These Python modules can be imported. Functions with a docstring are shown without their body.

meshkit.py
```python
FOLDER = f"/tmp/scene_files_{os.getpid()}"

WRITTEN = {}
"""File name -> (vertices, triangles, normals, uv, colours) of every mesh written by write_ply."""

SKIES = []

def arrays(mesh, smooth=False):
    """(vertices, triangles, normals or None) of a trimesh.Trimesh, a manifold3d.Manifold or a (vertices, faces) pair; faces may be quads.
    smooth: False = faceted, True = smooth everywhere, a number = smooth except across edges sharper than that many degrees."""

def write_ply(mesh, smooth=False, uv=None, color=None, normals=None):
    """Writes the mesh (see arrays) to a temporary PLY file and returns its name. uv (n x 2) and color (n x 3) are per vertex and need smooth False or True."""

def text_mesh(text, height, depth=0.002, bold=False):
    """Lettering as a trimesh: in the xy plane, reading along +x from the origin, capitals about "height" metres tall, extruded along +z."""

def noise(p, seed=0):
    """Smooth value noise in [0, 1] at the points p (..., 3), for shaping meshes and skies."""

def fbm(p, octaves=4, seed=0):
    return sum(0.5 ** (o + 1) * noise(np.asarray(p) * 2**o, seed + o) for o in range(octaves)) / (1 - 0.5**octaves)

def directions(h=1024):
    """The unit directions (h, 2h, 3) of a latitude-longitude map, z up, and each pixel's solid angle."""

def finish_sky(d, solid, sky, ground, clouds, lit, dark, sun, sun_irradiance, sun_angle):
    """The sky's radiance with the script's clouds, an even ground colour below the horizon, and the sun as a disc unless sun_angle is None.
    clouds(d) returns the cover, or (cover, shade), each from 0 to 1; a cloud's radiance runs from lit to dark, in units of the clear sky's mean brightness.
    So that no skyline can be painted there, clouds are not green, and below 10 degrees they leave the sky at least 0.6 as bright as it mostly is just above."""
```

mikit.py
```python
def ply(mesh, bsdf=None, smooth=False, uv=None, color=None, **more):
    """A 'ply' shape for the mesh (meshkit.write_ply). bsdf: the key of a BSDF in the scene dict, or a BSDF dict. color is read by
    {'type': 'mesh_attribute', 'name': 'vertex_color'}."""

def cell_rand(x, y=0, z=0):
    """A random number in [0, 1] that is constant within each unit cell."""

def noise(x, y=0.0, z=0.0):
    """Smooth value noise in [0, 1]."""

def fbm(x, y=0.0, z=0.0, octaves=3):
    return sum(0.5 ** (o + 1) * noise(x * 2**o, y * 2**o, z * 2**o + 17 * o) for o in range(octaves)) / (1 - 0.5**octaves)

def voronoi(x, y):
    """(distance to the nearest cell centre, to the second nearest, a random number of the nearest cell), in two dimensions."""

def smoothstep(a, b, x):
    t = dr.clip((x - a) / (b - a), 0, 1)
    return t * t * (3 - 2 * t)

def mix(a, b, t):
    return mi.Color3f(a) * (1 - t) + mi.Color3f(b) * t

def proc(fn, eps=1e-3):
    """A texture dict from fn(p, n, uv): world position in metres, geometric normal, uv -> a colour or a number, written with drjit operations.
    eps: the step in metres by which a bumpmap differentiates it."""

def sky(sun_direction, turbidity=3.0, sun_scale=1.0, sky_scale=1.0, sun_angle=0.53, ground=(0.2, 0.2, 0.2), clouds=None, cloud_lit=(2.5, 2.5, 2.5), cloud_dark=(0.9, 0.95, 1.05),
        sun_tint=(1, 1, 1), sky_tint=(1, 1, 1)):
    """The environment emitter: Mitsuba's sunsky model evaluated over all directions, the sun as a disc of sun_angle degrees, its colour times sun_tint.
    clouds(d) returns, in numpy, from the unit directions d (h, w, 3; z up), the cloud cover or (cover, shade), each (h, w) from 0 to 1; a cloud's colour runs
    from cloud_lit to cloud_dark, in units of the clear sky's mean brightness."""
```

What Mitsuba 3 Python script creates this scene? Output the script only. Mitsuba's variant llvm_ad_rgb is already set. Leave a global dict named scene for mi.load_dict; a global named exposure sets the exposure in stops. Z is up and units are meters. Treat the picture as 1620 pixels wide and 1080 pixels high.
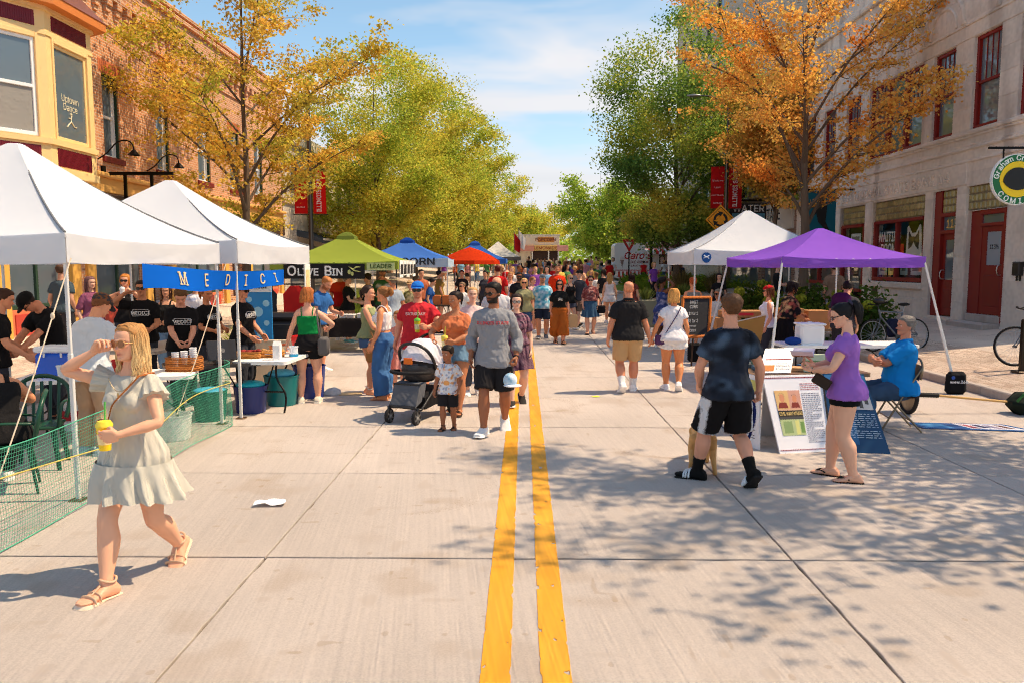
import math,random
import numpy as np
import trimesh,shapely
import manifold3d as m3
import drjit as dr
import mitsuba as mi
import mikit,meshkit
from shapely.geometry import Polygon,Point,LineString,box as sbox
from shapely.ops import unary_union
T = mi.ScalarTransform4f
RNG = np.random.default_rng(7)
scene,labels = {},{}
exposure = 2.5
# ------------------------------------------------------------------ camera
CAM_F,CAM_H = 1240.0 / 1620.0,2.05
PITCH,YAW = math.atan((540 - 418) / 1240.0),math.atan(18 / 1240.0)
FW = np.array([-math.sin(YAW) * math.cos(PITCH),math.cos(YAW) * math.cos(PITCH),-math.sin(PITCH)])
scene['camera'] = {'type': 'perspective','fov': math.degrees(2 * math.atan(0.5 / CAM_F)),'fov_axis': 'x','near_clip': 0.05,'far_clip': 3000.0,
     'to_world': T().look_at(origin=[0,0,CAM_H],target=[float(FW[0]),float(FW[1]),float(CAM_H + FW[2])],up=[0,0,1])}
# ------------------------------------------------------------------ sky and sun
SUN = (math.cos(math.radians(57)) * math.cos(math.radians(6)),math.cos(math.radians(57)) * math.sin(math.radians(6)),math.sin(math.radians(57)))
def clouds(d):
 z = np.maximum(d[...,2],0.02)
 u,w = d[...,0] / (z + 0.16),d[...,1] / (z + 0.16)
 p = np.stack([u * 0.9 + 5.5,w * 1.5 + 3.3,0 * u + 2.7],-1)
 q = p + 0.55 * np.stack([meshkit.fbm(p * 1.3,4,5),meshkit.fbm(p * 1.3 + 9,4,8),0 * u],-1)
 n = meshkit.fbm(q * np.array([1.0,1.35,1.0]),7,3)
 hor = np.clip((0.34 - d[...,2]) / 0.34,0,1)
 cover = np.clip((n - (0.56 - 0.20 * hor)) / 0.15,0,1)
 veil = np.clip(0.42 - 2.0 * d[...,2],0.0,0.42)
 return np.clip(np.maximum(cover * 0.88,veil),0,0.92),np.clip(0.9 * meshkit.fbm(q * 1.7,4,11) - 0.2,0,1)
scene['sky'] = mikit.sky(SUN,turbidity=2.6,sun_scale=0.63,clouds=clouds,cloud_lit=(1.95,1.88,1.88),cloud_dark=(1.36,1.36,1.42),sun_tint=(1.0,0.94,0.84),sky_tint=(1.02,1.0,0.84),ground=(0.3,0.28,0.26))
# ------------------------------------------------------------------ helpers
def C(r,g=None,b=None):
 """sRGB 0-255 (or '#hex') to linear."""
 if isinstance(r,str):
  r,g,b = (int(r[i:i + 2],16) for i in (1,3,5))
 x = np.array([r,g,b],float) / 255
 return np.where(x < 0.04045,x / 12.92,((x + 0.055) / 1.055) ** 2.4)
class M:
 """A mesh with a colour per vertex."""
 def __init__(self,v,f,c=None):
  self.v,self.f = np.asarray(v,float),np.asarray(f,int)
  if len(self.f) and self.f.shape[1] == 4:
   self.f = np.vstack([self.f[:,[0,1,2]],self.f[:,[0,2,3]]])
  self.c = None
  if c is not None:
   self.col(c)
 def col(self,c):
  c = np.asarray(c,float)
  self.c = np.tile(c,(len(self.v),1)) if c.ndim == 1 else c
  return self
 def mv(self,x=0,y=0,z=0):
  return M(self.v + [x,y,z],self.f,self.c)
 def sc(self,x,y=None,z=None):
  y,z = (x if y is None else y),(x if z is None else z)
  return M(self.v * [x,y,z],self.f if x * y * z > 0 else self.f[:,::-1],self.c)
 def rot(self,axis,deg):
  a = math.radians(deg)
  i = 'xyz'.index(axis)
  j,k = (i + 1) % 3,(i + 2) % 3
  v = self.v.copy()
  v[:,j] = self.v[:,j] * math.cos(a) - self.v[:,k] * math.sin(a)
  v[:,k] = self.v[:,j] * math.sin(a) + self.v[:,k] * math.cos(a)
  return M(v,self.f,self.c)
 def tf(self,R,t=(0,0,0)):
  return M(self.v @ np.asarray(R).T + np.asarray(t),self.f,self.c)
 def fn(self,g):
  return M(g(self.v),self.f,self.c)
 def man(self):
  return m3.Manifold(m3.Mesh(np.ascontiguousarray(self.v,dtype=np.float32),np.ascontiguousarray(self.f,dtype=np.uint32)))
def cat(ms,c=None):
 ms = [m for m in ms if len(m.v)]
 at,vs,fs,cs = 0,[],[],[]
 for m in ms:
  vs.append(m.v)
  fs.append(m.f + at)
  cs.append(m.c if m.c is not None else np.zeros((len(m.v),3)) + 0.5)
  at += len(m.v)
 return M(np.vstack(vs),np.vstack(fs),np.vstack(cs) if c is None else c)
def fromman(man):
 k = man.to_mesh()
 return M(np.array(k.vert_properties[:,:3],float),np.array(k.tri_verts,int))
def union(ms):
 return m3.Manifold.batch_boolean([m.man() if isinstance(m,M) else m for m in ms],m3.OpType.Add)
def vnormals(v,f):
 n = np.zeros_like(v)
 fn = np.cross(v[f[:,1]] - v[f[:,0]],v[f[:,2]] - v[f[:,0]])
 for k in range(3):
  np.add.at(n,f[:,k],fn)
 return n / np.maximum(np.linalg.norm(n,axis=1,keepdims=True),1e-12)
def smooth_mesh(m,it=8,lam=0.5,nu=0.53):
 """Taubin smoothing with uniform weights."""
 import scipy.sparse as sp
 n = len(m.v)
 e = np.vstack([m.f[:,[0,1]],m.f[:,[1,2]],m.f[:,[2,0]]])
 a = sp.coo_matrix((np.ones(len(e)),(e[:,0],e[:,1])),shape=(n,n)).tocsr()
 a = ((a + a.T) > 0).astype(float)
 a = sp.diags(1 / np.maximum(np.asarray(a.sum(1)).ravel(),1)) @ a
 v = m.v
 for i in range(it):
  v = v + lam * (a @ v - v)
  v = v - nu * (a @ v - v)
 return M(v,m.f,m.c)
def box(x0,x1,y0,y1,z0,z1,bev=0.0):
 if bev > 0:
  bev = min(bev,0.45 * min(x1 - x0,y1 - y0,z1 - z0))
  b = bev
  pts = []
  for (sx,X) in ((1,x0),(-1,x1)):
   for (sy,Y) in ((1,y0),(-1,y1)):
    for (sz,Z) in ((1,z0),(-1,z1)):
     pts += [(X + sx * b,Y + sy * b,Z),(X + sx * b,Y,Z + sz * b),(X,Y + sy * b,Z + sz * b)]
  return fromman(m3.Manifold.hull_points(np.array(pts,np.float32)))
 v = np.array([[x,y,z] for x in (x0,x1) for y in (y0,y1) for z in (z0,z1)],float)
 f = np.array([[0,1,3],[0,3,2],[4,6,7],[4,7,5],[0,4,5],[0,5,1],[2,3,7],[2,7,6],[0,2,6],[0,6,4],[1,5,7],[1,7,3]])
 return M(v,f)
def cbox(cx,cy,cz,sx,sy,sz,bev=0.0):
 return box(cx - sx / 2,cx + sx / 2,cy - sy / 2,cy + sy / 2,cz - sz / 2,cz + sz / 2,bev)
def loft(rings,caps=True,closed=True):
 """rings (k, n, 3), each a closed loop."""
 r = np.asarray(rings,float)
 k,n = r.shape[:2]
 v = r.reshape(-1,3)
 i,j = np.meshgrid(np.arange(k - 1),np.arange(n if closed else n - 1),indexing='ij')
 a,b = i * n + j,i * n + (j + 1) % n
 f = np.stack([a,b,b + n,a + n],-1).reshape(-1,4)
 f = np.vstack([f[:,[0,1,2]],f[:,[0,2,3]]])
 if caps and closed:
  v = np.vstack([v,r[0].mean(0),r[-1].mean(0)])
  q = np.arange(n)
  f = np.vstack([f,np.stack([(q + 1) % n,q,q * 0 + k * n],1),np.stack([(k - 1) * n + q,(k - 1) * n + (q + 1) % n,q * 0 + k * n + 1],1)])
  vol = np.einsum('ij,ij->i',v[f[:,0]] - v[0],np.cross(v[f[:,1]] - v[0],v[f[:,2]] - v[0])).sum()
  if vol < 0:
   f = f[:,::-1]
 return M(v,f)
def tube(pts,r,n=8,caps=True,flat=1.0):
 """A round bar along a polyline; r is one radius or one per point."""
 p = np.asarray(pts,float)
 r = np.broadcast_to(np.asarray(r,float),(len(p),))
 t = np.gradient(p,axis=0)
 t /= np.linalg.norm(t,axis=1,keepdims=True) + 1e-12
 a = np.array([0,0,1.0]) if abs(t[0,2]) < 0.9 else np.array([1.0,0,0])
 A = []
 for k in range(len(p)):
  a = a - t[k] * (a @ t[k])
  a /= np.linalg.norm(a) + 1e-12
  A.append(a)
 A = np.array(A)
 B = np.cross(t,A)
 ang = np.arange(n) * 2 * np.pi / n
 rings = p[:,None] + r[:,None,None] * (np.cos(ang)[None,:,None] * A[:,None] + flat * np.sin(ang)[None,:,None] * B[:,None])
 return loft(rings,caps)
def spline(pts,n=20):
 from scipy.interpolate import CubicSpline
 p = np.asarray(pts,float)
 if len(p) < 3:
  return p[0] + (p[-1] - p[0]) * np.linspace(0,1,n)[:,None]
 d = np.r_[0,np.cumsum(np.linalg.norm(np.diff(p,axis=0),axis=1) + 1e-9)]
 return CubicSpline(d,p,bc_type='natural')(np.linspace(0,d[-1],n))
def lathe(prof,n=24,closed=True):
 """prof: (r, z) pairs turned round z."""
 ang = np.arange(n) * 2 * np.pi / n
 return loft([[(max(r,1e-4) * math.cos(a),max(r,1e-4) * math.sin(a),z) for a in ang] for r,z in prof],closed)
def ball(x,y,z,rx,ry=None,rz=None,n=10):
 ry,rz = (rx if ry is None else ry),(rx if rz is None else rz)
 m = lathe([(math.sin(t),-math.cos(t)) for t in np.linspace(0.05,math.pi - 0.05,n)],2 * n)
 return m.sc(rx,ry,rz).mv(x,y,z)
def prism(poly,d):
 """A shapely polygon in xy pushed up to z = d."""
 out = []
 for g in getattr(poly,'geoms',[poly]):
  if g.is_empty or g.area < 1e-9:
   continue
  t = trimesh.creation.extrude_polygon(g,d,engine='earcut')
  out.append(M(np.array(t.vertices),np.array(t.faces)))
 return cat(out)
def text(s,h,d=0.004,bold=False):
 t = meshkit.text_mesh(s,h,d,bold)
 v = np.array(t.vertices)
 v[:,0] -= v[:,0].mean() * 0 + (v[:,0].min() + v[:,0].max()) / 2
 return M(v,np.array(t.faces))
def frame(x,y,z):
 """Matrix whose columns are these three directions."""
 return np.stack([np.asarray(a,float) / np.linalg.norm(a) for a in (x,y,z)],1)
def rotz(deg):
 a = math.radians(deg)
 return np.array([[math.cos(a),-math.sin(a),0],[math.sin(a),math.cos(a),0],[0,0,1.0]])
def numbered(key):
 if key not in scene and key not in labels:
  return key
 i = 1
 while f'{key}_{i:03d}' in scene or f'{key}_{i:03d}' in labels:
  i += 1
 return f'{key}_{i:03d}'
def thing(key,label,cat_,group=None):
 key = numbered(key)
 labels[key] = {'label': label,'category': cat_}
 if group:
  labels[key]['group'] = group
 return key
def structure(key,label=None):
 labels[key] = {'kind': 'structure'}
 if label:
  labels[key]['label'] = label
 return key
COUNTS = {}
def put(key,m,bsdf,smooth=False,col=None,label=None,kind=None,to_world=None):
 """One entry of the scene; key 'thing__part' takes the next free number."""
 if '__' in key:
  k = COUNTS.get(key,0)
  COUNTS[key] = k + 1
  key = key if k == 0 else f'{key}_{k:03d}'
 if col is not None:
  m = M(m.v,m.f,col)
 c = m.c if m.c is not None else np.full((len(m.v),3),0.5)
 v,f = m.v,m.f
 if smooth not in (False,True):
  t = trimesh.Trimesh(v,f,process=False)
  t.vertex_attributes['c'] = c
  fn = t.face_normals
  adj,ang = t.face_adjacency,t.face_adjacency_angles
  import scipy.sparse as sp
  ok = adj[ang < math.radians(smooth)]
  nf = len(f)
  g = sp.coo_matrix((np.ones(len(ok)),(ok[:,0],ok[:,1])),shape=(nf,nf))
  lab = sp.csgraph.connected_components(g,directed=False)[1]
  code = f.astype(np.int64) * nf + lab[:,None]
  uniq,inv = np.unique(code.ravel(),return_inverse=True)
  src = uniq // nf
  v,c,f = v[src],c[src],inv.reshape(-1,3)
  smooth = True
 c = np.clip(c,0,1)
 n = vnormals(v,f) if smooth else None
 if n is None or np.ptp(c,axis=0).max() > 1e-6:   # a colour per triangle, flat or with its corner normals
  cf = c[f].mean(1)
  fn = np.cross(v[f[:,1]] - v[f[:,0]],v[f[:,2]] - v[f[:,0]])
  fn = fn / np.maximum(np.linalg.norm(fn,axis=1,keepdims=True),1e-12)
  n = np.repeat(fn,3,0) if n is None else n[f].reshape(-1,3)
  v,c,f = v[f].reshape(-1,3),np.repeat(cf,3,0),np.arange(3 * len(f)).reshape(-1,3)
 q = np.round(255 * np.sqrt(c))
 d = {'type': 'ply','filename': meshkit.write_ply((v,f),False,np.stack([q[:,0] * 256 + q[:,1],q[:,2]],1),None,normals=n),'face_normals': False,'bsdf': {'type': 'ref','id': bsdf}}
 if to_world is not None:
  d['to_world'] = to_world
 scene[key] = d
 if label or kind:
  labels.setdefault(key,{})
  if label:
   labels[key]['label'] = label
  if kind:
   labels[key]['kind'] = kind
 return key
def copy_to(src,key,to_world):
 """Copies every part of the thing src (built round the origin) under key."""
 for k in [k for k in scene if k.startswith(src + '__')]:
  d = dict(scene[k])
  d['to_world'] = to_world
  scene[key + k[len(src):]] = d
# ------------------------------------------------------------------ materials
def stored(p,n,uv):
 """The colour that put() keeps in a mesh's uv."""
 a,b = dr.floor(uv.x + 0.5),dr.floor(uv.y + 0.5) * (1 / 255.0)
 r = dr.floor(a * (1 / 256.0))
 g = (a - 256 * r) * (1 / 255.0)
 r = r * (1 / 255.0)
 return mi.Color3f(r * r,g * g,b * b)
VC = mikit.proc(stored)
def two(b):
 return {'type': 'twosided','bsdf': b}
def prin(rough,spec=0.4,metal=0.0,col=VC,**k):
 return {'type': 'principled','base_color': col,'roughness': rough,'specular': spec,'metallic': metal,**k}
def bump(b,fn,scale,eps=1e-3):
 return {'type': 'bumpmap','arbitrary': mikit.proc(fn,eps),'scale': scale,'bsdf': b}
SS,MIX = mikit.smoothstep,mikit.mix
def hash2(ix,iy):
 h = ix * 374761393 + iy * 668265263
 h = (h ^ (h >> 13)) * 1274126177
 return mi.Float((h ^ (h >> 16)) & 0xFFFF) * (1 / 65535.0)
def N(x,y,z=0.0):
 """Value noise of two coordinates, cheap to compile."""
 x,y = mi.Float(x) + z * 7.3,mi.Float(y) + z * 3.1
 fx,fy = dr.floor(x),dr.floor(y)
 tx,ty = x - fx,y - fy
 tx,ty = tx * tx * (3 - 2 * tx),ty * ty * (3 - 2 * ty)
 ix,iy = mi.UInt32(mi.Int32(fx) + 100000),mi.UInt32(mi.Int32(fy) + 100000)
 return dr.lerp(dr.lerp(hash2(ix,iy),hash2(ix + 1,iy),tx),dr.lerp(hash2(ix,iy + 1),hash2(ix + 1,iy + 1),tx),ty)
def FB(x,y,z=0.0,o=2):
 o = min(o,2)
 return sum(0.55 ** k * N(x * 2.3 ** k,y * 2.3 ** k,z + 17 * k) for k in range(o)) / sum(0.55 ** k for k in range(o))
def CELL(x,y,z=0.0):
 return hash2(mi.UInt32(mi.Int32(dr.floor(mi.Float(x))) + 100000),mi.UInt32(mi.Int32(dr.floor(mi.Float(y))) + 100000 + int(z * 977)))
scene['skin'] = two(prin(0.48,0.35))
scene['hair'] = two(prin(0.55,0.22))
scene['cloth'] = two(bump(prin(0.92,0.15,sheen=0.3),lambda p,n,uv: N((p.x + p.y) * 30,p.z * 20 + (p.x - p.y) * 7),0.010))
scene['matte'] = two(prin(0.75,0.3))
scene['plastic'] = two(prin(0.33,0.45))
scene['gloss'] = two(prin(0.12,0.5))
scene['metal'] = two(prin(0.34,0.5,0.9))
scene['leaf'] = two(prin(0.6,0.3))
scene['leaf'] = {'type': 'principledthin','base_color': VC,'roughness': 0.55,'diff_trans': 1.05,'eta': 1.3,'spec_trans': 0.0}
scene['canvas'] = {'type': 'principledthin','base_color': VC,'roughness': 0.7,'diff_trans': 0.55,'eta': 1.3,'spec_trans': 0.0}
scene['bark'] = two(bump(prin(0.9,0.15),lambda p,n,uv: N((p.x + p.y) * 34,p.z * 6 + p.x * 3),0.03))
scene['window_glass'] = two(prin(0.03,0.9,0.22,col={'type': 'rgb','value': [0.13,0.17,0.20]}))
scene['pane'] = {'type': 'thindielectric'}
scene['grain'] = two(prin(0.85,0.25))
# ------------------------------------------------------------------ ground
def gz(y):
 """Height of the street at distance y: flat, then rising slowly towards the far circle."""
 y = np.asarray(y,float)
 t = np.maximum(y - 17,0)
 return 0.019 * np.where(t < 8,t * t / 16,t - 4) * (t > 0)
def side_z(x,y):
 """Height of either sidewalk: kerb top 0.13 m, rising to the house walls."""
 a = np.abs(x)
 return gz(y) + 0.13 + np.clip((a - 7.4) / 4.0,0,1) * 0.37
def concrete(p,n,uv):
 broad = FB(p.x * 0.8,p.y * 0.6,1.0)
 tine = N(p.x * 75 + p.y * 9,p.y * 1.3,3.0)
 speck = N(p.x * 130,p.y * 130,7.0)
 blot = SS(0.62,0.85,FB(p.x * 2.3 + 5,p.y * 2.3,9.0))
 spot = SS(0.84,0.93,N(p.x * 6.0,p.y * 6.0,2.0))
 slab = CELL((p.x + 1.82) / 3.7,(p.y - 5.32) / 2.23,3.0)
 v = 0.84 + 0.20 * (broad - 0.5) + 0.09 * (tine - 0.5) + 0.13 * (speck - 0.5) + 0.09 * (slab - 0.5)
 crack = SS(0.010,0.002,dr.abs(N(p.x * 0.55 + 0.15 * speck,p.y * 0.5,13.0) - 0.5)) * SS(0.52,0.6,broad)
 gum = SS(0.93,0.96,N(p.x * 9.0,p.y * 9.0,23.0))
 base = mi.Color3f(0.50,0.430,0.380) * v
 return MIX(base,mi.Color3f(0.30,0.22,0.155),0.32 * blot + 0.34 * spot * speck + 0.45 * crack + 0.4 * gum)
scene['concrete'] = two(bump(prin(0.85,0.25,col=mikit.proc(concrete)),lambda p,n,uv: N(p.x * 75 + p.y * 9,p.y * 2.3,3.0),0.003,2e-3))
def asphalt(p,n,uv):
 return mi.Color3f(0.30,0.27,0.24) * (0.75 + 0.35 * FB(p.x * 1.2,p.y * 1.2,0,4) + 0.2 * N(p.x * 40,p.y * 40,0))
scene['earth'] = two(prin(0.95,0.1,col=mikit.proc(asphalt)))
scene['joint_dirt'] = two(prin(0.95,0.1,col=mikit.proc(lambda p,n,uv: mi.Color3f(0.16,0.125,0.095) * (0.5 + 1.0 * FB(p.x * 9,p.y * 9,0,3)))))
def pavers(p,n,uv):
 bx,by = p.x / 0.105,p.y / 0.21
 row = dr.floor(bx)
 y2 = by + 0.5 * (row - 2 * dr.floor(row * 0.5))
 fx,fy = bx - dr.floor(bx),y2 - dr.floor(y2)
 j = SS(0.0,0.07,dr.minimum(fx,1 - fx)) * SS(0.0,0.04,dr.minimum(fy,1 - fy))
 r = CELL(row,y2,2.0)
 c = MIX(mi.Color3f(0.36,0.26,0.20),mi.Color3f(0.50,0.40,0.32),r) * (0.8 + 0.4 * FB(p.x * 1.7,p.y * 1.7,0,4))
 return MIX(mi.Color3f(0.17,0.13,0.10),c,j)
def walk(p,n,uv):
 """Brick pavers along the kerb, broom-finished concrete flags at the walls."""
 a = dr.abs(p.x)
 flag = mi.Color3f(0.47,0.38,0.31) * (0.72 + 0.42 * FB(p.x * 1.4,p.y * 1.4,4.0,4) + 0.12 * N(p.x * 70,p.y * 70,0))
 g = p.y / 1.5 - dr.floor(p.y / 1.5)
 flag = flag * (0.55 + 0.45 * SS(0.0,0.012,dr.minimum(g,1 - g)))
 return MIX(pavers(p,n,uv),flag,SS(9.35,9.36,a))
scene['sidewalk_paving'] = two(prin(0.88,0.2,col=mikit.proc(walk)))
scene['grass_ground'] = two(prin(0.95,0.1,col=mikit.proc(lambda p,n,uv: MIX(mi.Color3f(0.10,0.15,0.025),mi.Color3f(0.22,0.25,0.05),FB(p.x * 2.5,p.y * 2.5,0,4)))))
def sheet(xs,ys,zf):
 X,Y = np.meshgrid(xs,ys,indexing='ij')
 v = np.stack([X,Y,zf(X,Y)],-1).reshape(-1,3)
 n,k = len(xs),len(ys)
 i,j = np.meshgrid(np.arange(n - 1),np.arange(k - 1),indexing='ij')
 a = i * k + j
 return M(v,np.stack([a,a + k,a + k + 1,a + 1],-1).reshape(-1,4))
# the far ground, in one sheet under everything
ys = np.r_[np.arange(-40,120,2.0),130,160,220,400,900,2500]
structure('ground')
put('ground',sheet(np.r_[-2000,-400,-120,np.arange(-60,61,5.0),120,400,2000],ys,lambda X,Y: gz(np.minimum(Y,140)) - 0.05),'earth',True)
# the street: a dark bed with the concrete slabs on it, joints open between them
structure('road')
put('road',sheet(np.linspace(-7.4,7.4,9),np.r_[np.arange(-6,43,1.0),44,48,55,65,80,110],lambda X,Y: gz(Y) - 0.022),'joint_dirt',True)
xs = [-7.25,-4.45,-1.815,1.88,4.48,7.25]
yb = [5.32 + 2.23 * k for k in range(-4,14)]
for i in range(5):
 for j in range(len(yb) - 1):
  g0,g1 = (0.009 if j % 2 == 0 else 0.0035),(0.009 if j % 2 else 0.0035)
  gx0,gx1 = 0.0045,0.0045
  x0,x1,y0,y1 = xs[i] + gx0,xs[i + 1] - gx1,yb[j] + g0,yb[j + 1] - g1
  # edges slightly chipped: the outline wanders by a few millimetres
  r = np.random.default_rng(100 * i + j)
  px,py = np.linspace(x0,x1,22),np.linspace(y0,y1,16)
  wob = lambda k: np.where(r.random(k) < 0.22,r.uniform(0,0.012,k),r.uniform(0,0.003,k))
  loop = np.vstack([np.stack([px,y0 + wob(22)],1)[:-1],np.stack([x1 - wob(16),py],1)[:-1],np.stack([px[::-1],y1 - wob(22)],1)[:-1],np.stack([x0 + wob(16),py[::-1]],1)[:-1]])
  c = loop.mean(0)
  inn = c + (loop - c) * (1 - 0.004 / np.abs(loop - c).max(1,keepdims=True))
  z = gz(loop[:,1])
  v = np.vstack([np.c_[loop,z - 0.02],np.c_[loop,z - 0.004],np.c_[inn,z],[[c[0],c[1],gz(c[1])]]])
  n = len(loop)
  q = np.arange(n)
  f = np.vstack([np.stack([q,(q + 1) % n,(q + 1) % n + n,q + n],1),np.stack([q + n,(q + 1) % n + n,(q + 1) % n + 2 * n,q + 2 * n],1)])
  f = np.vstack([f[:,[0,1,2]],f[:,[0,2,3]],np.stack([q + 2 * n,(q + 1) % n + 2 * n,q * 0 + 3 * n],1)])
  put('road__concrete_slab',M(v,f),'concrete')
yend = yb[-1]
put('road__far_pavement',sheet(np.linspace(-7.25,7.25,9),np.r_[np.arange(yend,60,2.0),60,80,110],lambda X,Y: gz(Y)),'concrete',True)
# double yellow line, paint 4 mm proud, flaked at its edges
scene['yellow_paint'] = two(bump(prin(0.6,0.35,col=mikit.proc(lambda p,n,uv: MIX(mi.Color3f(0.64,0.270,0.008),mi.Color3f(0.72,0.34,0.03),FB(p.x * 6,p.y * 2,0,4)) * (0.80 + 0.2 * N(p.x * 75 + p.y * 9,p.y * 1.3,3.0) + 0.2 * N(p.x * 14,p.y * 3,8.0)))),lambda p,n,uv: N(p.x * 80,p.y * 80),0.004))
structure('yellow_line')
for k,(xa,xb) in enumerate(((-0.215,-0.062),(0.088,0.243))):
 r = np.random.default_rng(40 + k)
 yy = np.arange(2.2,26,0.035)
 rough = lambda s: 0.004 * (meshkit.noise(np.c_[yy * 9,yy * 0 + s,yy * 0]) - 0.5) + np.where(meshkit.noise(np.c_[yy * 14,yy * 0 + s + 3.3,yy * 0]) > 0.78,0.012,0) * r.random(len(yy))
 poly = Polygon(np.vstack([np.c_[xa + rough(k * 7 + 1),yy],np.c_[xb - rough(k * 7 + 4),yy][::-1]])).buffer(0)
 holes = []
 for _ in range(80 if k else 40):
  cx,cy = (r.choice([xa,xb]) + r.normal(0,0.02) if r.random() < 0.7 else r.uniform(xa,xb)),2.3 + 15 * r.random() ** 1.6
  s = abs(r.normal(0,0.009)) + 0.003
  a = np.linspace(0,2 * np.pi,9)[:-1]
  rad = s * (0.5 + r.random(8))
  holes.append(Polygon(np.c_[cx + rad * np.cos(a),cy + 1.7 * rad * np.sin(a)]))
 poly = poly.difference(unary_union(holes))
 m = prism(poly,0.004)
 m.v[:,2] += gz(m.v[:,1]) + 0.0005
 put('yellow_line__stripe',m,'yellow_paint')
 ys2 = np.arange(26,46,0.5)
 put('yellow_line__stripe',sheet([xa,xb],ys2,lambda X,Y: gz(Y) + 0.004),'yellow_paint')
# kerbs and sidewalks on both sides
for sgn,nm in ((1,'sidewalk'),(-1,'sidewalk_001')):
 structure(nm)
 xs2 = np.array([7.4,7.41,8.0,9.35,10.5,11.4,14.0]) * sgn
 put(nm,sheet(xs2 if sgn > 0 else xs2[::-1],np.r_[np.arange(-6,40,1.0),42,46,52,60,80,110],side_z),'sidewalk_paving',True)
 kn = 'kerb' if sgn > 0 else 'kerb_001'
 structure(kn)
 for j in range(22):
  y0,y1 = -2 + 2.4 * j,-2 + 2.4 * (j + 1) - 0.008
  b = box(min(7.25 * sgn,7.4 * sgn),max(7.25 * sgn,7.4 * sgn),y0,y1,-0.12,0.135,0.018)
  b.v[:,2] += gz(b.v[:,1])
  put(kn + '__kerbstone',b,'concrete',40)
# the planted island of the circle, ahead on the right
structure('island')
a = np.linspace(0,2 * np.pi,48,endpoint=False)
ring = lambda s,z: np.c_[10.4 + 5.6 * s * np.cos(a),46 + 7.5 * s * np.sin(a),gz(46 + 7.5 * s * np.sin(a)) + z]
put('island',loft([ring(1.0,-0.1),ring(1.0,0.12),ring(0.97,0.15)]),'concrete',40)
put('island__lawn',loft([ring(0.965,0.1),ring(0.965,0.16),ring(0.6,0.45),ring(0.2,0.55)]),'grass_ground',True)
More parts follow.
